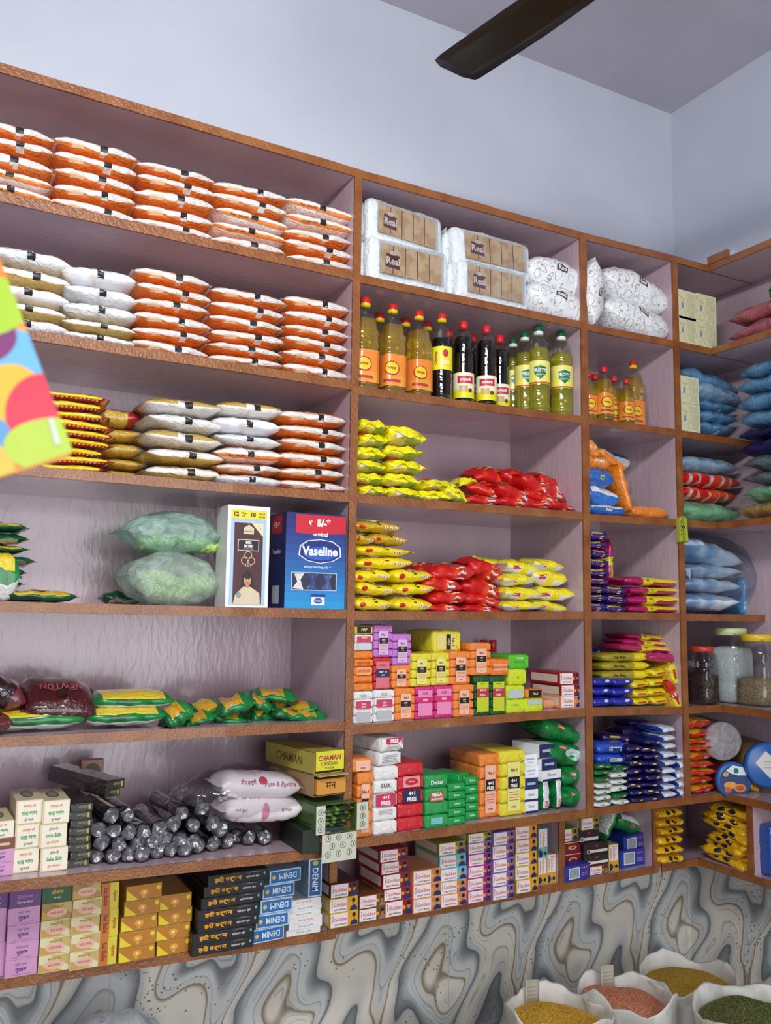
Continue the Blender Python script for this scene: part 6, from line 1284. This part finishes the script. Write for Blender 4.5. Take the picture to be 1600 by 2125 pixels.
# ---------------- corner bay
gmb='pale yellow match packs in the corner bay'
zc=zs('C',1,.5)
ya=.0
q1=pz(Z1,'match_box:cr',872,702,1012,908,ya,'pale yellow pack, lower left of four',gmb,zmin=zc+.001)
q2=pz(Z1,'match_box:cr',1014,712,1172,920,ya,'pale yellow pack, lower right of four',gmb,zmin=zc+.001)
pz(Z1,'match_box:cr',870,472,1010,700,ya,'pale yellow pack, upper left of four',gmb)
pz(Z1,'match_box:cr',1014,505,1168,714,ya,'pale yellow pack, upper right of four',gmb)
pz(Z1,'match_box:cr',886,1362,1042,1582,ya,'pale yellow pack, lower of two below',gmb,zmin=zs('C',2,.5)+.001)
pz(Z1,'match_box:cr',882,1150,1032,1362,ya,'pale yellow pack, upper of two below',gmb)
gb_='light blue bags in the corner bay'
C2='in corner bay'
def bg(Zf,k,x0,y0,x1,y1,yf,desc,grp,v=0,rot=(0,0,0),w=.18): return pz(Zf,'plastic_bag:'+k,x0,y0,x1,y1,yf,desc,grp,v=v,rot=rot,w=w)
bg(Z1,'bl',1045,1500,1340,1590,.02,'pale blue bag, lowest '+C2,gb_)
bg(Z1,'bl',1045,1412,1370,1505,.03,'pale blue bag, second from bottom '+C2,gb_,1)
bg(Z1,'bl',1045,1335,1360,1415,.04,'pale blue bag, third from bottom '+C2,gb_)
bg(Z1,'lb',1045,1205,1385,1335,.04,'printed pale blue bag, fourth from bottom '+C2,gb_,1,(0,.1,0))
bg(Z1,'bl',930,1108,1375,1240,.06,'pale blue bag, topmost, slanting '+C2,gb_,0,(0,.12,0))
gc3='bags on the third shelf of the corner bay'
bg(Z2,'gn',905,690,1400,845,.0,'pale green bag, lowest on third shelf '+C2,gc3)
bg(Z2,'red',900,570,1345,690,.03,'crinkly red bag, lower of two '+C2,gc3)
bg(Z2,'red',896,450,1385,575,.04,'crinkly red bag, upper of two '+C2,gc3,1)
bg(Z2,'lb',890,325,1370,455,.04,'pale blue bag above the red ones '+C2,gc3,1)
# big clear bag with packs
zc=zs('C',4,.6)
K=blob('plastic_bag',(.36,.26,.3),'#dfeaf2|clear',4,.014,px=6)
pz(Z2,K,935,955,1545,1592,.01,'large clear bag full of blue packs in the corner bay',None,w=.24,zmin=zc+.002)
gk='blue and white packs inside the large clear bag'
for i,(q,k,t) in enumerate((((930,1430,1385,1568),'lb','lowest'),((930,1305,1390,1422),'lb','second from bottom'),((925,1195,1400,1300),'lb','third from bottom'),((925,1020,1400,1200),'lb','topmost, slanting'))):
    pz(Z2,Kind('napkin_pack','packet',(.27,.15,.048),[KV['plastic_bag:lb'][i%2].parts[0][1]][0]),*q,.04,'blue and white pack in the clear bag, '+t,gk,w=.18,rot=(0,.18 if i==3 else 0,0))
def blk(i):
    b=B(); soft(b,.1,.12,.2,.02,'#5aa4d0|film',n=8,amp=.006,seed=3,fr=20); return Kind('napkin_pack','packet',(.1,.12,.2),b.mesh('packet'))
pz(Z2,blk(0),1385,1290,1490,1575,.08,'bright blue pack standing at the right in the clear bag',gk)
# clothes peg clipped on the shelf edge
b=B()
for s in (-1,1): b.add([(s*.001,-.008,.055),(s*.0075,-.008,.05),(s*.009,-.008,-.002),(s*.002,-.008,0),(s*.001,.006,.055),(s*.0075,.006,.05),(s*.009,.006,-.002),(s*.002,.006,0)],[(0,1,2,3),(7,6,5,4),(0,4,5,1),(1,5,6,2),(2,6,7,3),(3,7,4,0)],'#a9b23c|plastic')
for k in range(4): b.rect(-.0055,-.003,.012+.009*k,.017+.009*k,-.0084,'#6a7424|ink')
K=Kind('clothes_peg','clothes peg',(.018,.014,.057),b.mesh('peg')); b=B(); b.lathe([(.0032,-.010),(.0032,.008)],'#8a8c8a|foil',12,M=Matrix.Translation((0,0,.03))@Matrix.Rotation(PI/2,4,'X')); K.parts=[('spring',b.mesh('spring'))]
pz(Z2,K,870,796,942,1002,-.012,'lime green clothes peg clipped to the third upright',rot=(0,-.03,0),w=.014)
# jars
def jar(name,R0,H,cont,fill,lid,sq=4,cont_key=None,lidh=.028):
    b=B(); pr=[(R0*.9,0),(R0,.01),(R0,H*.25),(R0*.97,H*.27),(R0,H*.29),(R0,H*.6),(R0*.97,H*.62),(R0,H*.64),(R0*.98,H*.74),(R0*.78,H*.86),(R0*.72,H*.88),(R0*.72,H*.93)]
    b.lathe(pr,'#e8ecec|clear',32,sq=sq); root=b.mesh('jar'); b=B(); b.lathe([(R0*.8,H*.90),(R0*.84,H*.905),(R0*.84,H-.004),(R0*.78,H)],lid+'|plastic',32); parts=[('lid',b.mesh('lid'))]
    if cont:
        b=B(); p2=[(r-.003,z+(.002 if i==0 else 0)) for i,(r,z) in enumerate(pr) if z<=H*fill]+[(R0*.9,H*fill),(R0*.4,H*fill+.008)]; b.lathe(p2,cont,32,sq=sq); parts.append(('contents',b.mesh('contents')))
    return Kind(name,'jar',(R0*2,R0*2,H),root,parts)
SPECIAL['darkgrain']=m_two('dark_beans','#1c1414','#4a2e24',160.,.45,.55,.6,.8,.006); SPECIAL['whitepow']=m_two('white_sugar','#d8dcdc','#eceeee',200.); SPECIAL['tangrain']=m_two('tan_seeds','#7c6a4c','#b09a70',180.,.4,.6,.7,.8,.004)
def gj(K,px,xc,wpx,ytop,desc):
    """jar whose axis stands where the sight line crosses x = xc"""
    g=ATX(px,1380,xc); d=(g-CAM).dot(_f); L=wpx/F*d
    return place(K,xc,g.y-L/2,zj,(L,L,ATX(px,ytop,xc).z-zj),(0,0,.2),desc,'food jars on the fifth shelf')
zj=zs('C',5,.6)+.001
gj(jar('food_jar',.06,.2,'darkgrain',.5,'#c8342c'),1457,.60,59,1341,'small clear jar of dark beans with red lid')
gj(jar('food_jar',.075,.28,'whitepow',.72,'#d4dca8'),1517,.765,78,1303,'tall clear jar of white sugar with cream lid')
# side unit items: planes x=const
def sput(K,px,py,x,L,W,H,desc,grp=None,rotz=PI/2,zmin=None,cat=None,rx=0,v=0):
    if isinstance(K,str): K=KV[K][v%len(KV[K])]
    p=ATX(px,py,x); z=zmin if zmin is not None else p.z-H/2
    o=place(K,x+W/2,p.y-W/2,z,(L,W,H),(0,0,rotz),desc,grp); return o
gj(jar('food_jar',.075,.25,'tangrain',.36,'#e8c42c'),1572,.765,74,1316,'clear jar of tan seeds with yellow lid on side unit')
# sixth shelf of the corner bay
g9='red chips packets stacked in the corner bay'; zc6=zs('C',6,.6)+.001
a=Z3(960,838);c=Z3(1175,1480)
col('C',6,a[0]+1,c[0],a[1]+12,G(9,'chips_packet:r','red chips packet'),'stack, sixth shelf of corner bay',yb=c[1],group=g9,jx=.01,jr=.15,w=.15,vh=[1.2,1.1,.9,.9,1,1,1,.9,1])
def lyingjar(px,py,yf,x0,R0,L,lid,desc,label_note=None,contents=None,face=None):
    """jar on its side with its lid towards the viewer"""
    p=AT(px,py,yf); b=B(); pr=[(R0*.9,.03),(R0,.045),(R0,.08),(R0*.96,.085),(R0,.09),(R0,.13),(R0*.96,.135),(R0,.14),(R0,L-.02),(R0*.8,L)]
    M=Matrix.Rotation(-PI/2,4,'X'); b.lathe(pr,'#e4e0e0|clear',32,M=M); root=b.mesh('jar'); b=B(); b.lathe([(R0*.93,0),(R0*1.02,.004),(R0*1.02,.026),(R0*.9,.03)],lid,36,M=M); parts=[('lid',b.mesh('lid'))]
    if face: b=B(); face(b,R0,-.0006); parts.append(('lid_sticker',b.mesh('lid_sticker')))
    if contents: b=B(); b.lathe([(R0*.7,.05),(R0*.85,.06),(R0*.85,L-.04),(R0*.6,L-.03)],contents,24,M=M); parts.append(('contents',b.mesh('contents')))
    o=bpy.data.objects.new('plastic_jar',root); link(o); o.location=p; o.rotation_euler=(0,0,-.45); tag(o,desc,'jar','plastic jars lying on their sides')
    for n_,m_ in parts: link(bpy.data.objects.new(n_,m_),o)
    return o
lyingjar(*Z3(1225,1062),.0,0,.066,.25,'#cfcacb|bag','clear plastic jar lying on its side with clear lid')
def fblue(b,R0,y):
    b.disc(0,0,R0*.86,R0*.86,y,'#1c3a74|ink',n=28)
    b.poly([(R0*-.5,R0*.55),(R0*-.1,R0*.85),(R0*.5,R0*.75),(R0*.7,R0*.3),(R0*.2,R0*.3),(-R0*.2,R0*.4)],y-.0003,'#dfe6ec|ink'); b.disc(R0*.1,R0*.55,R0*.15,R0*.16,y-.0006,'#1c6a54|ink',n=14)
    b.disc(-R0*.5,R0*.35,R0*.15,R0*.13,y-.0006,'#e0cc50|ink',n=12); b.disc(-R0*.25,-R0*.25,R0*.38,R0*.2,y-.0006,'#e09c3c|ink'); b.disc(R0*.3,-R0*.4,R0*.34,R0*.24,y-.0008,'#d8842c|ink'); b.disc(R0*.3,-R0*.4,R0*.22,R0*.14,y-.001,'#b84a20|ink'); b.disc(-R0*.4,-R0*.5,R0*.22,R0*.16,y-.001,'#c85a24|ink'); b.text('22',-R0*.5,R0*.35,R0*.14,'#1c3a74|ink',y-.001)
lyingjar(*Z3(1312,1372),-.03,0,.062,.2,'#2a62ac|plastic','plastic jar lying with blue lid printed with round biscuits',face=fblue,contents='noodlered')
lyingjar(*Z3(1575,1250),-.10,0,.075,.22,'#2a62ac|plastic','plastic jar lying with blue lid and white paper note',face=lambda b,R0,y:(b.poly([(-R0*.6,R0*.1),(-R0*.1,R0*.65),(R0*.6,R0*.1),(R0*.1,-R0*.6)],y,'#d8d6ce|ink'),[b.rect(-R0*.2,R0*.2,R0*(.15-.14*k),R0*(.17-.14*k),y-.0004,'#6a6a70|ink') for k in range(3)]),contents='#b8a04a|film')
pz(Z3,'biscuit_packet:y',1425,1400,1515,1450,-.05,'small yellow packet poking out under the blue lidded jars',None,w=.1,rot=(0,.5,0))
# bottom shelf of corner: yellow packets
cz(Z4,'C',7,800,985,140,[('chips_packet:y','yellow packet with dark semicircles')]*6,'stack, bottom shelf of corner bay','yellow packets at the corner',yb=545,w=.15,jx=.006,jr=.08)
z8=ZL['C',8][1]+.001
hp=[(1200,490,1),(1160,440,.96),(1220,400,.9),(1250,350,.84),(1180,330,.8),(1270,300,.74),(1200,270,.7),(1290,240,.62),(1200,215,.58),(1280,180,.5)]
hn=['lowest','second from bottom','third from bottom','fourth from bottom','fifth from bottom','fifth from top','fourth from top','third from top','second from top','topmost']
ya_,yb2=yd+.02,G0-.01
for i,(x,y,_) in enumerate(hp):
    K=KV['chips_packet:y'][i%4]; z=z8+.0185*i
    o=place(K,XG+.095,(ya_+yb2)/2-.08+R.uniform(-.03,.03)-.01,z,(min(.34,(yb2-ya_)*.98),.16,.04),(R.uniform(-.02,.05),R.uniform(-.05,.22),-PI/2+R.uniform(-.25,.25)),f'yellow packet in the side unit heap, {hn[i]}','yellow packets in a heap on the side unit')
b=B(); soft(b,.07,.07,.19,.012,'#1d4a9c|film',n=8,amp=.003,seed=2); sput(Kind('blue_bottle','bottle',(.07,.07,.19),b.mesh('bottle')),1582,1770,.68,.07,.07,.17,'blue container at the right edge, bottom side shelf',zmin=z8)
# side unit bags
gs_='pink bags on the top side shelf'
def sbag(k,px,py,H,desc,grp,x=.64,L=.34,v=0,rx=0,zmin=None):
    K=KV['plastic_bag:'+k][v%2]; p=ATX(px,py,x); o=place(K,x+.09,p.y-.09-.12,(p.z-H/2) if zmin is None else zmin,(L,.17,H),(0,0,-PI/2+R.uniform(-.08,.08)),desc,grp); return o
z1=ZL['C',2][1]+.001
sbag('pk',1530,700,.065,'pink bag, lower one on the top side shelf',gs_,zmin=z1)
sbag('pk',1530,655,.07,'pink bag, upper one on the top side shelf',gs_,v=1,zmin=z1+.06)
K=gbag(5,.1); p=ATX(1600,595,.64); place(K,.73,p.y-.1,p.z-.05,(.14,.14,.085),label='shiny green bag high up at the right edge')
gs2='bags stacked on the second side shelf'; z4=ZL['C',4][1]+.002
zz=z4
for i,(k,H,t) in enumerate((('go',.062,'tan bag, lowest on side unit'),('gn',.064,'green bag, second from bottom on side unit'),('gr',.045,'grey bag, third from bottom on side unit'),('gr',.062,'grey bag, fourth from bottom on side unit'),('dp',.062,'dark blue bag, fifth from bottom on side unit'),('dp',.04,'dark violet bag in the middle of side stack'),('bl',.068,'pale blue bag, fourth from top on side unit'),('bl',.064,'pale blue bag, third from top on side unit'),('bl',.06,'pale blue bag, second from top on side unit'),('bl',.055,'pale blue bag, topmost on side unit'))):
    p=ATX(1575,980,.64); o=place(KV['plastic_bag:'+k][i%2],.64+.09,p.y-.16+R.uniform(-.02,.02),zz,(.3,.18,H),(0,0,-PI/2+R.uniform(-.1,.1)),t,gs2); zz+=H*.97
# ---------------- sacks of grain on the floor
def sack(px,py,zr,R0,grain,glab,label,seed,dome=.03,tilt=0,drop=.05,asp=1.):
    c=ATZ(px,py,zr); rr=random.Random(seed); n=56; rings=[]
    b=B(); vs=[];fs=[]
    prof=[(.80,0),(.98,.03),(1.02,.15),(1.0,.3),(.97,.6),(.98,.8),(1.0,.93),(1.03,.985),(1.02,1.0),(.985,.99),(.95,.95),(.92,.86),(.92,.75)]
    for j,(q,h) in enumerate(prof):
        for k in range(n):
            a=2*PI*k/n; v=Vector((math.cos(a),math.sin(a),0)); amp=.035 if h>.6 else .03
            o1=noise.noise(v*2.2+Vector((seed,h*1.5,0)))*amp*2+noise.noise(v*7+Vector((seed*3,h*2,1)))*amp*.7
            hz=noise.noise(v*1.6+Vector((seed*5,0,7)))*.04+noise.noise(v*6+Vector((seed*5,0,3)))*.007 if h>.8 else 0
            vs.append((v.x*R0*(q+o1)*asp,v.y*R0*(q+o1),zr*h+hz))
    m=len(prof)
    for j in range(m-1):
        for k in range(n): fs.append((j*n+k,j*n+(k+1)%n,(j+1)*n+(k+1)%n,(j+1)*n+k))
    fs.append(tuple(range(n))[::-1])
    b.add(vs,fs,'sackcloth',True)
    b.text('100% PURE',.0,zr*.62,.03,'#c8484c|ink',w=R0*1.1,fm=lambda u,v,e=0:(R0*1.06*math.sin(u/R0+.3),-R0*1.06*math.cos(u/R0+.3),v))
    me=b.mesh('sack'); o=bpy.data.objects.new('grain_sack',me); link(o); o.location=(c.x,c.y,0.001); tag(o,label,'sack','open white sacks of grain')
    sol=o.modifiers.new('s','SOLIDIFY'); sol.thickness=.002
    # grain: heaped bed with loose kernels on it
    g=B(); vs=[];fs=[]; M_=14; K_=40
    def gz(x,y): r=math.hypot(x,y)/R0; return zr-drop+dome*(1-r*r)+.012*noise.noise(Vector((x*9,y*9,seed)))-tilt*x
    for j in range(M_+1):
        for k in range(K_):
            r=R0*.93*j/M_; a=2*PI*k/K_; x,y=r*math.cos(a)*asp,r*math.sin(a); vs.append((x,y,gz(x,y)))
    for j in range(M_):
        for k in range(K_): fs.append((j*K_+k,(j+1)*K_+k,(j+1)*K_+(k+1)%K_,j*K_+(k+1)%K_))
    g.add(vs,fs,grain[0],True); s=grain[1]
    kv=[];kf=[];kk=[]
    for i in range(grain[2]):
        r=R0*.88*math.sqrt(rr.random()); a=rr.random()*2*PI; x,y=r*math.cos(a)*asp,r*math.sin(a); z=gz(x,y)+s*.2; u=rr.random()*PI
        q=Matrix.Rotation(rr.uniform(-.5,.5),3,'X')@Matrix.Rotation(u,3,'Z'); ln=s*grain[3]
        pts=[(ln,0,0),(-ln,0,0),(0,s,0),(0,-s,0),(0,0,s*.7),(0,0,-s*.7)]; o0=len(kv)
        for p in pts: p=q@Vector(p); kv.append((x+p.x,y+p.y,z+p.z))
        for f in ((0,2,4),(2,1,4),(1,3,4),(3,0,4)): kf.append(tuple(o0+t for t in f)); kk.append(grain[4+(i%2)])
    g.add(kv,kf,kk,True); go_=mob('grain',g.mesh('grain'),None,(c.x,c.y,.001)); tag(go_,glab,'grain',kind='stuff'); return c
def grain_(c1,c2,s,n,ln=1.0): 
    k='grain_'+c1; SPECIAL[k]=m_two('grain_bed_'+c1.strip('#'),c1,c2,220.,.4,.6,.7,.9,.004); return (k,s,n,ln,c1+'|matte',c2+'|matte')
cC=sack(1428,2018,.40,.155,grain_('#a8852a','#c2a040',.0016,5000),'fine mustard yellow grain heaped in the sack nearest the corner','open white sack of mustard yellow grain nearest the corner',1,dome=.05)
cB=sack(1300,2056,.40,.148,grain_('#c87a58','#dc9674',.0022,3800,1.4),'salmon pink lentils in the middle sack','open white sack of salmon pink lentils between two yellow ones',2,dome=.03,drop=.04,tilt=.12)
cA=sack(1160,2092,.41,.160,grain_('#d0a02c','#e4b844',.0026,3400,1.2),'deep yellow split lentils in the leftmost sack','open white sack of yellow split lentils, leftmost',3,dome=.03,drop=.045,tilt=.1)
cD=sack(1568,2100,.42,.175,grain_('#4c5428','#7a8448',.0022,3800,1.3),'dull green seeds in the rightmost sack','open white sack of green seeds at the right edge',4,dome=.04,drop=.035)
cE=ATZ(1330,2290,.42); sack(1400,2215,.42,.16,grain_('#5c6030','#80884c',.0022,2500),'olive seeds in the sack nearest the viewer','open white sack at the bottom edge, only its rim showing',5)
# paper price tags stuck into the grain
def card(px,py,x0,y0,z0,label,rot):
    b=B(); n=6; vs=[];fs=[]
    for i in range(n+1):
        t=i/n; x=-.026+.052*t; y=.006*math.sin(t*PI); vs+= [(x,y,0),(x,y,.085),(x,y+.0012,0),(x,y+.0012,.085)]
    for i in range(n):
        a=i*4; fs+= [(a,a+4,a+5,a+1),(a+2,a+3,a+7,a+6),(a+1,a+5,a+7,a+3),(a,a+2,a+6,a+4)]
    fs+= [(0,1,3,2),(n*4,n*4+2,n*4+3,n*4+1)]
    b.add(vs,fs,'#bdb6a4|matte',True)
    for k in range(4): b.rect(-.018,.018,.03+.011*k,.0315+.011*k,-.0006,'#9a9488|ink',fm=lambda u,v,e=0:(u,.006*math.sin((u+.026)/.052*PI)-.0008,v))
    o=mob('price_tag',b.mesh('price_tag'),None,(x0,y0,z0),rot); tag(o,label,'price tag','grey card tags stuck in the grain')
p=ATZ(1105,2085,.37); card(0,0,p.x,p.y,.355,'grey card tag standing in the yellow split lentils',(-.15,.12,0))
p=ATZ(1262,2052,.37); card(0,0,p.x,p.y,.355,'grey card tag standing in the salmon pink lentils',(-.1,.05,-.1))
# pasta bag
pc=ATZ(952,2165,.36)
b=B(); P=Pouch(.4,.3,.34,seed=3,amp=.02,bl=2,p=3,finw=.8,fr=10); P.build(b,lambda s,z,d:'#e4e8e8|clear',n=24,nz=12)
o=mob('plastic_bag',b.mesh('bag'),None,(pc.x,pc.y+.02,.001)); tag(o,'clear plastic bag of dry pasta at the bottom edge','plastic bag')
b=B(); rr=random.Random(5); 
b.lathe([(.12,.01),(.15,.12),(.14,.27),(.09,.31),(.01,.325)],'#c8b466|matte',24)
for i in range(420):
    a=rr.random()*2*PI; r=.145*math.sqrt(rr.random()); x,y=r*math.cos(a),r*math.sin(a); z=.325-.06*(r/.15)**2+rr.uniform(-.005,.012)
    M=Matrix.Translation((x,y,z))@Matrix.Rotation(rr.uniform(-1.3,1.3),4,'X')@Matrix.Rotation(rr.uniform(-1.3,1.3),4,'Y'); n=9; vs=[];fs=[]
    for j in range(n+1):
        t=j/n; tw=t*5.5
        for q in range(3):
            an=tw+q*2*PI/3; 
            for (rd,da) in ((.0085,0),(.003,PI/3)): vs.append(tuple(M@Vector((rd*math.cos(an+da),rd*math.sin(an+da),(t-.5)*.045))))
    for j in range(n):
        for q in range(6): fs.append((j*6+q,j*6+(q+1)%6,(j+1)*6+(q+1)%6,(j+1)*6+q))
    fs.append((5,4,3,2,1,0)); fs.append(tuple(n*6+q for q in range(6))); b.add(vs,fs,('#d8c878|matte','#cbb860|matte')[i%2],True)
o=mob('pasta',b.mesh('pasta'),None,(pc.x,pc.y+.02,.02)); tag(o,'pale yellow spiral pasta heaped at the bottom edge','pasta',kind='stuff')
pc=ATZ(230,2125,.66)
# a cloudy plastic bag peeking in at the bottom left, standing on a low crate
b=B(); P=Pouch(.26,.22,.2,seed=6,amp=.02,bl=2,p=2.6,finw=.7,fr=14); P.build(b,lambda s,z,d:'#e0e6ea|bag',n=24,nz=12)
o=mob('plastic_bag',b.mesh('bag'),None,(pc.x,.12,.452)); o.location.x=AT(235,2110,.12).x; zt=AT(235,2108,.12).z; o.location.z=zt-.2; tag(o,'cloudy white plastic bag just showing at the lower left edge','plastic bag')
b=B(); soft(b,.4,.3,max(.05,zt-.2-.002),.01,'#8a6a4a|card'); o2=mob('storage_box',b.mesh('box'),None,(o.location.x,.15,.001)); tag(o2,'brown carton under the cloudy white bag, below the picture edge','box')
# ---------------- colourful card hanging close to the viewer
CY=-1.6
def clip(poly,win):
    out=poly
    for i in range(len(win)):
        a,c=win[i],win[(i+1)%len(win)]; inp=out; out=[]
        f=lambda p:(c[0]-a[0])*(p[1]-a[1])-(c[1]-a[1])*(p[0]-a[0])
        for j in range(len(inp)):
            p,q=inp[j],inp[(j+1)%len(inp)]; fp,fq=f(p),f(q)
            if fp>=0: out.append(p)
            if (fp>=0)!=(fq>=0): t=fp/(fp-fq); out.append((p[0]+(q[0]-p[0])*t,p[1]+(q[1]-p[1])*t))
        if not out: return []
    return out
win=[(-14,500),(146,925),(149,940),(138,950),(-10,993),(-330,1105),(-500,640)]
def shoelace(w): return sum(w[i][0]*w[(i+1)%len(w)][1]-w[(i+1)%len(w)][0]*w[i][1] for i in range(len(w)))
if shoelace(win)<0: win=win[::-1]
b=B(); q0=[AT(x,y,CY) for x,y in win]; n=len(q0); t_=.004
c0=sum(q0,Vector())/n; vs=[tuple(p-c0) for p in q0]+[tuple(p-c0+Vector((0,t_,0))) for p in q0]
fs=[tuple(range(n)),tuple(range(2*n-1,n-1,-1))]+[(i,i+n,(i+1)%n+n,(i+1)%n) for i in range(n)]
b.add(vs,fs,'#f0a02c|card')
def blobc(cx,cy,rx,ry,colr,lay,rot=0):
    pts=[]
    for i in range(40):
        a=2*PI*i/40; u,v=rx*math.cos(a),ry*math.sin(a); pts.append((cx+u*math.cos(rot)-v*math.sin(rot),cy+u*math.sin(rot)+v*math.cos(rot)))
    if shoelace(pts)<0: pts=pts[::-1]
    pl=clip(pts,win)
    if len(pl)>2: b.add([tuple(AT(x,y,CY)-c0+Vector((0,-.0002*lay,0))) for x,y in pl],[tuple(range(len(pl)))],colr)
for L_ in ((-20,570,60,60,'#f08a3c|ink',1),(-60,520,40,60,'#e0203c|ink',1),(-10,760,140,80,'#68b0dc|ink',2),(-60,700,95,60,'#7a2068|ink',3),(-25,635,82,62,'#a8cc28|ink',4),(20,860,86,104,'#f0b428|ink',5),(88,858,78,82,'#dc2444|ink',6),(-22,905,45,40,'#5a94c8|ink',7),(-30,965,60,44,'#f4b83c|ink',8),(118,925,112,58,'#b4cc38|ink',9),(-140,800,80,90,'#e0203c|ink',9),(-160,950,90,60,'#68b0dc|ink',9)): blobc(*L_)
b.add([tuple(AT(x,y,CY)-c0+Vector((0,-.0024,0))) for x,y in ((98,868),(108,868),(125,922),(113,924))],[(0,1,2,3)],'#cfd4c8|ink')
K_=b.mesh('card'); o=mob('hanging_card',K_,None,tuple(c0)); tag(o,'blurred colourful card with balloon like discs at left edge','card')
b=B(); hp_=AT(-300,600,CY+.002); b.lathe([(.0008,0),(.0008,CE-hp_.z-.001)],'#d8d8d8|plastic',8); mob('hanging_cord',b.mesh('hanging_cord'),o,tuple(hp_-c0+Vector((0,0,-.01))))

import collections
for l,n in collections.Counter(l for l,_ in LAB).items():
    if n>1: print('DUP',n,l)
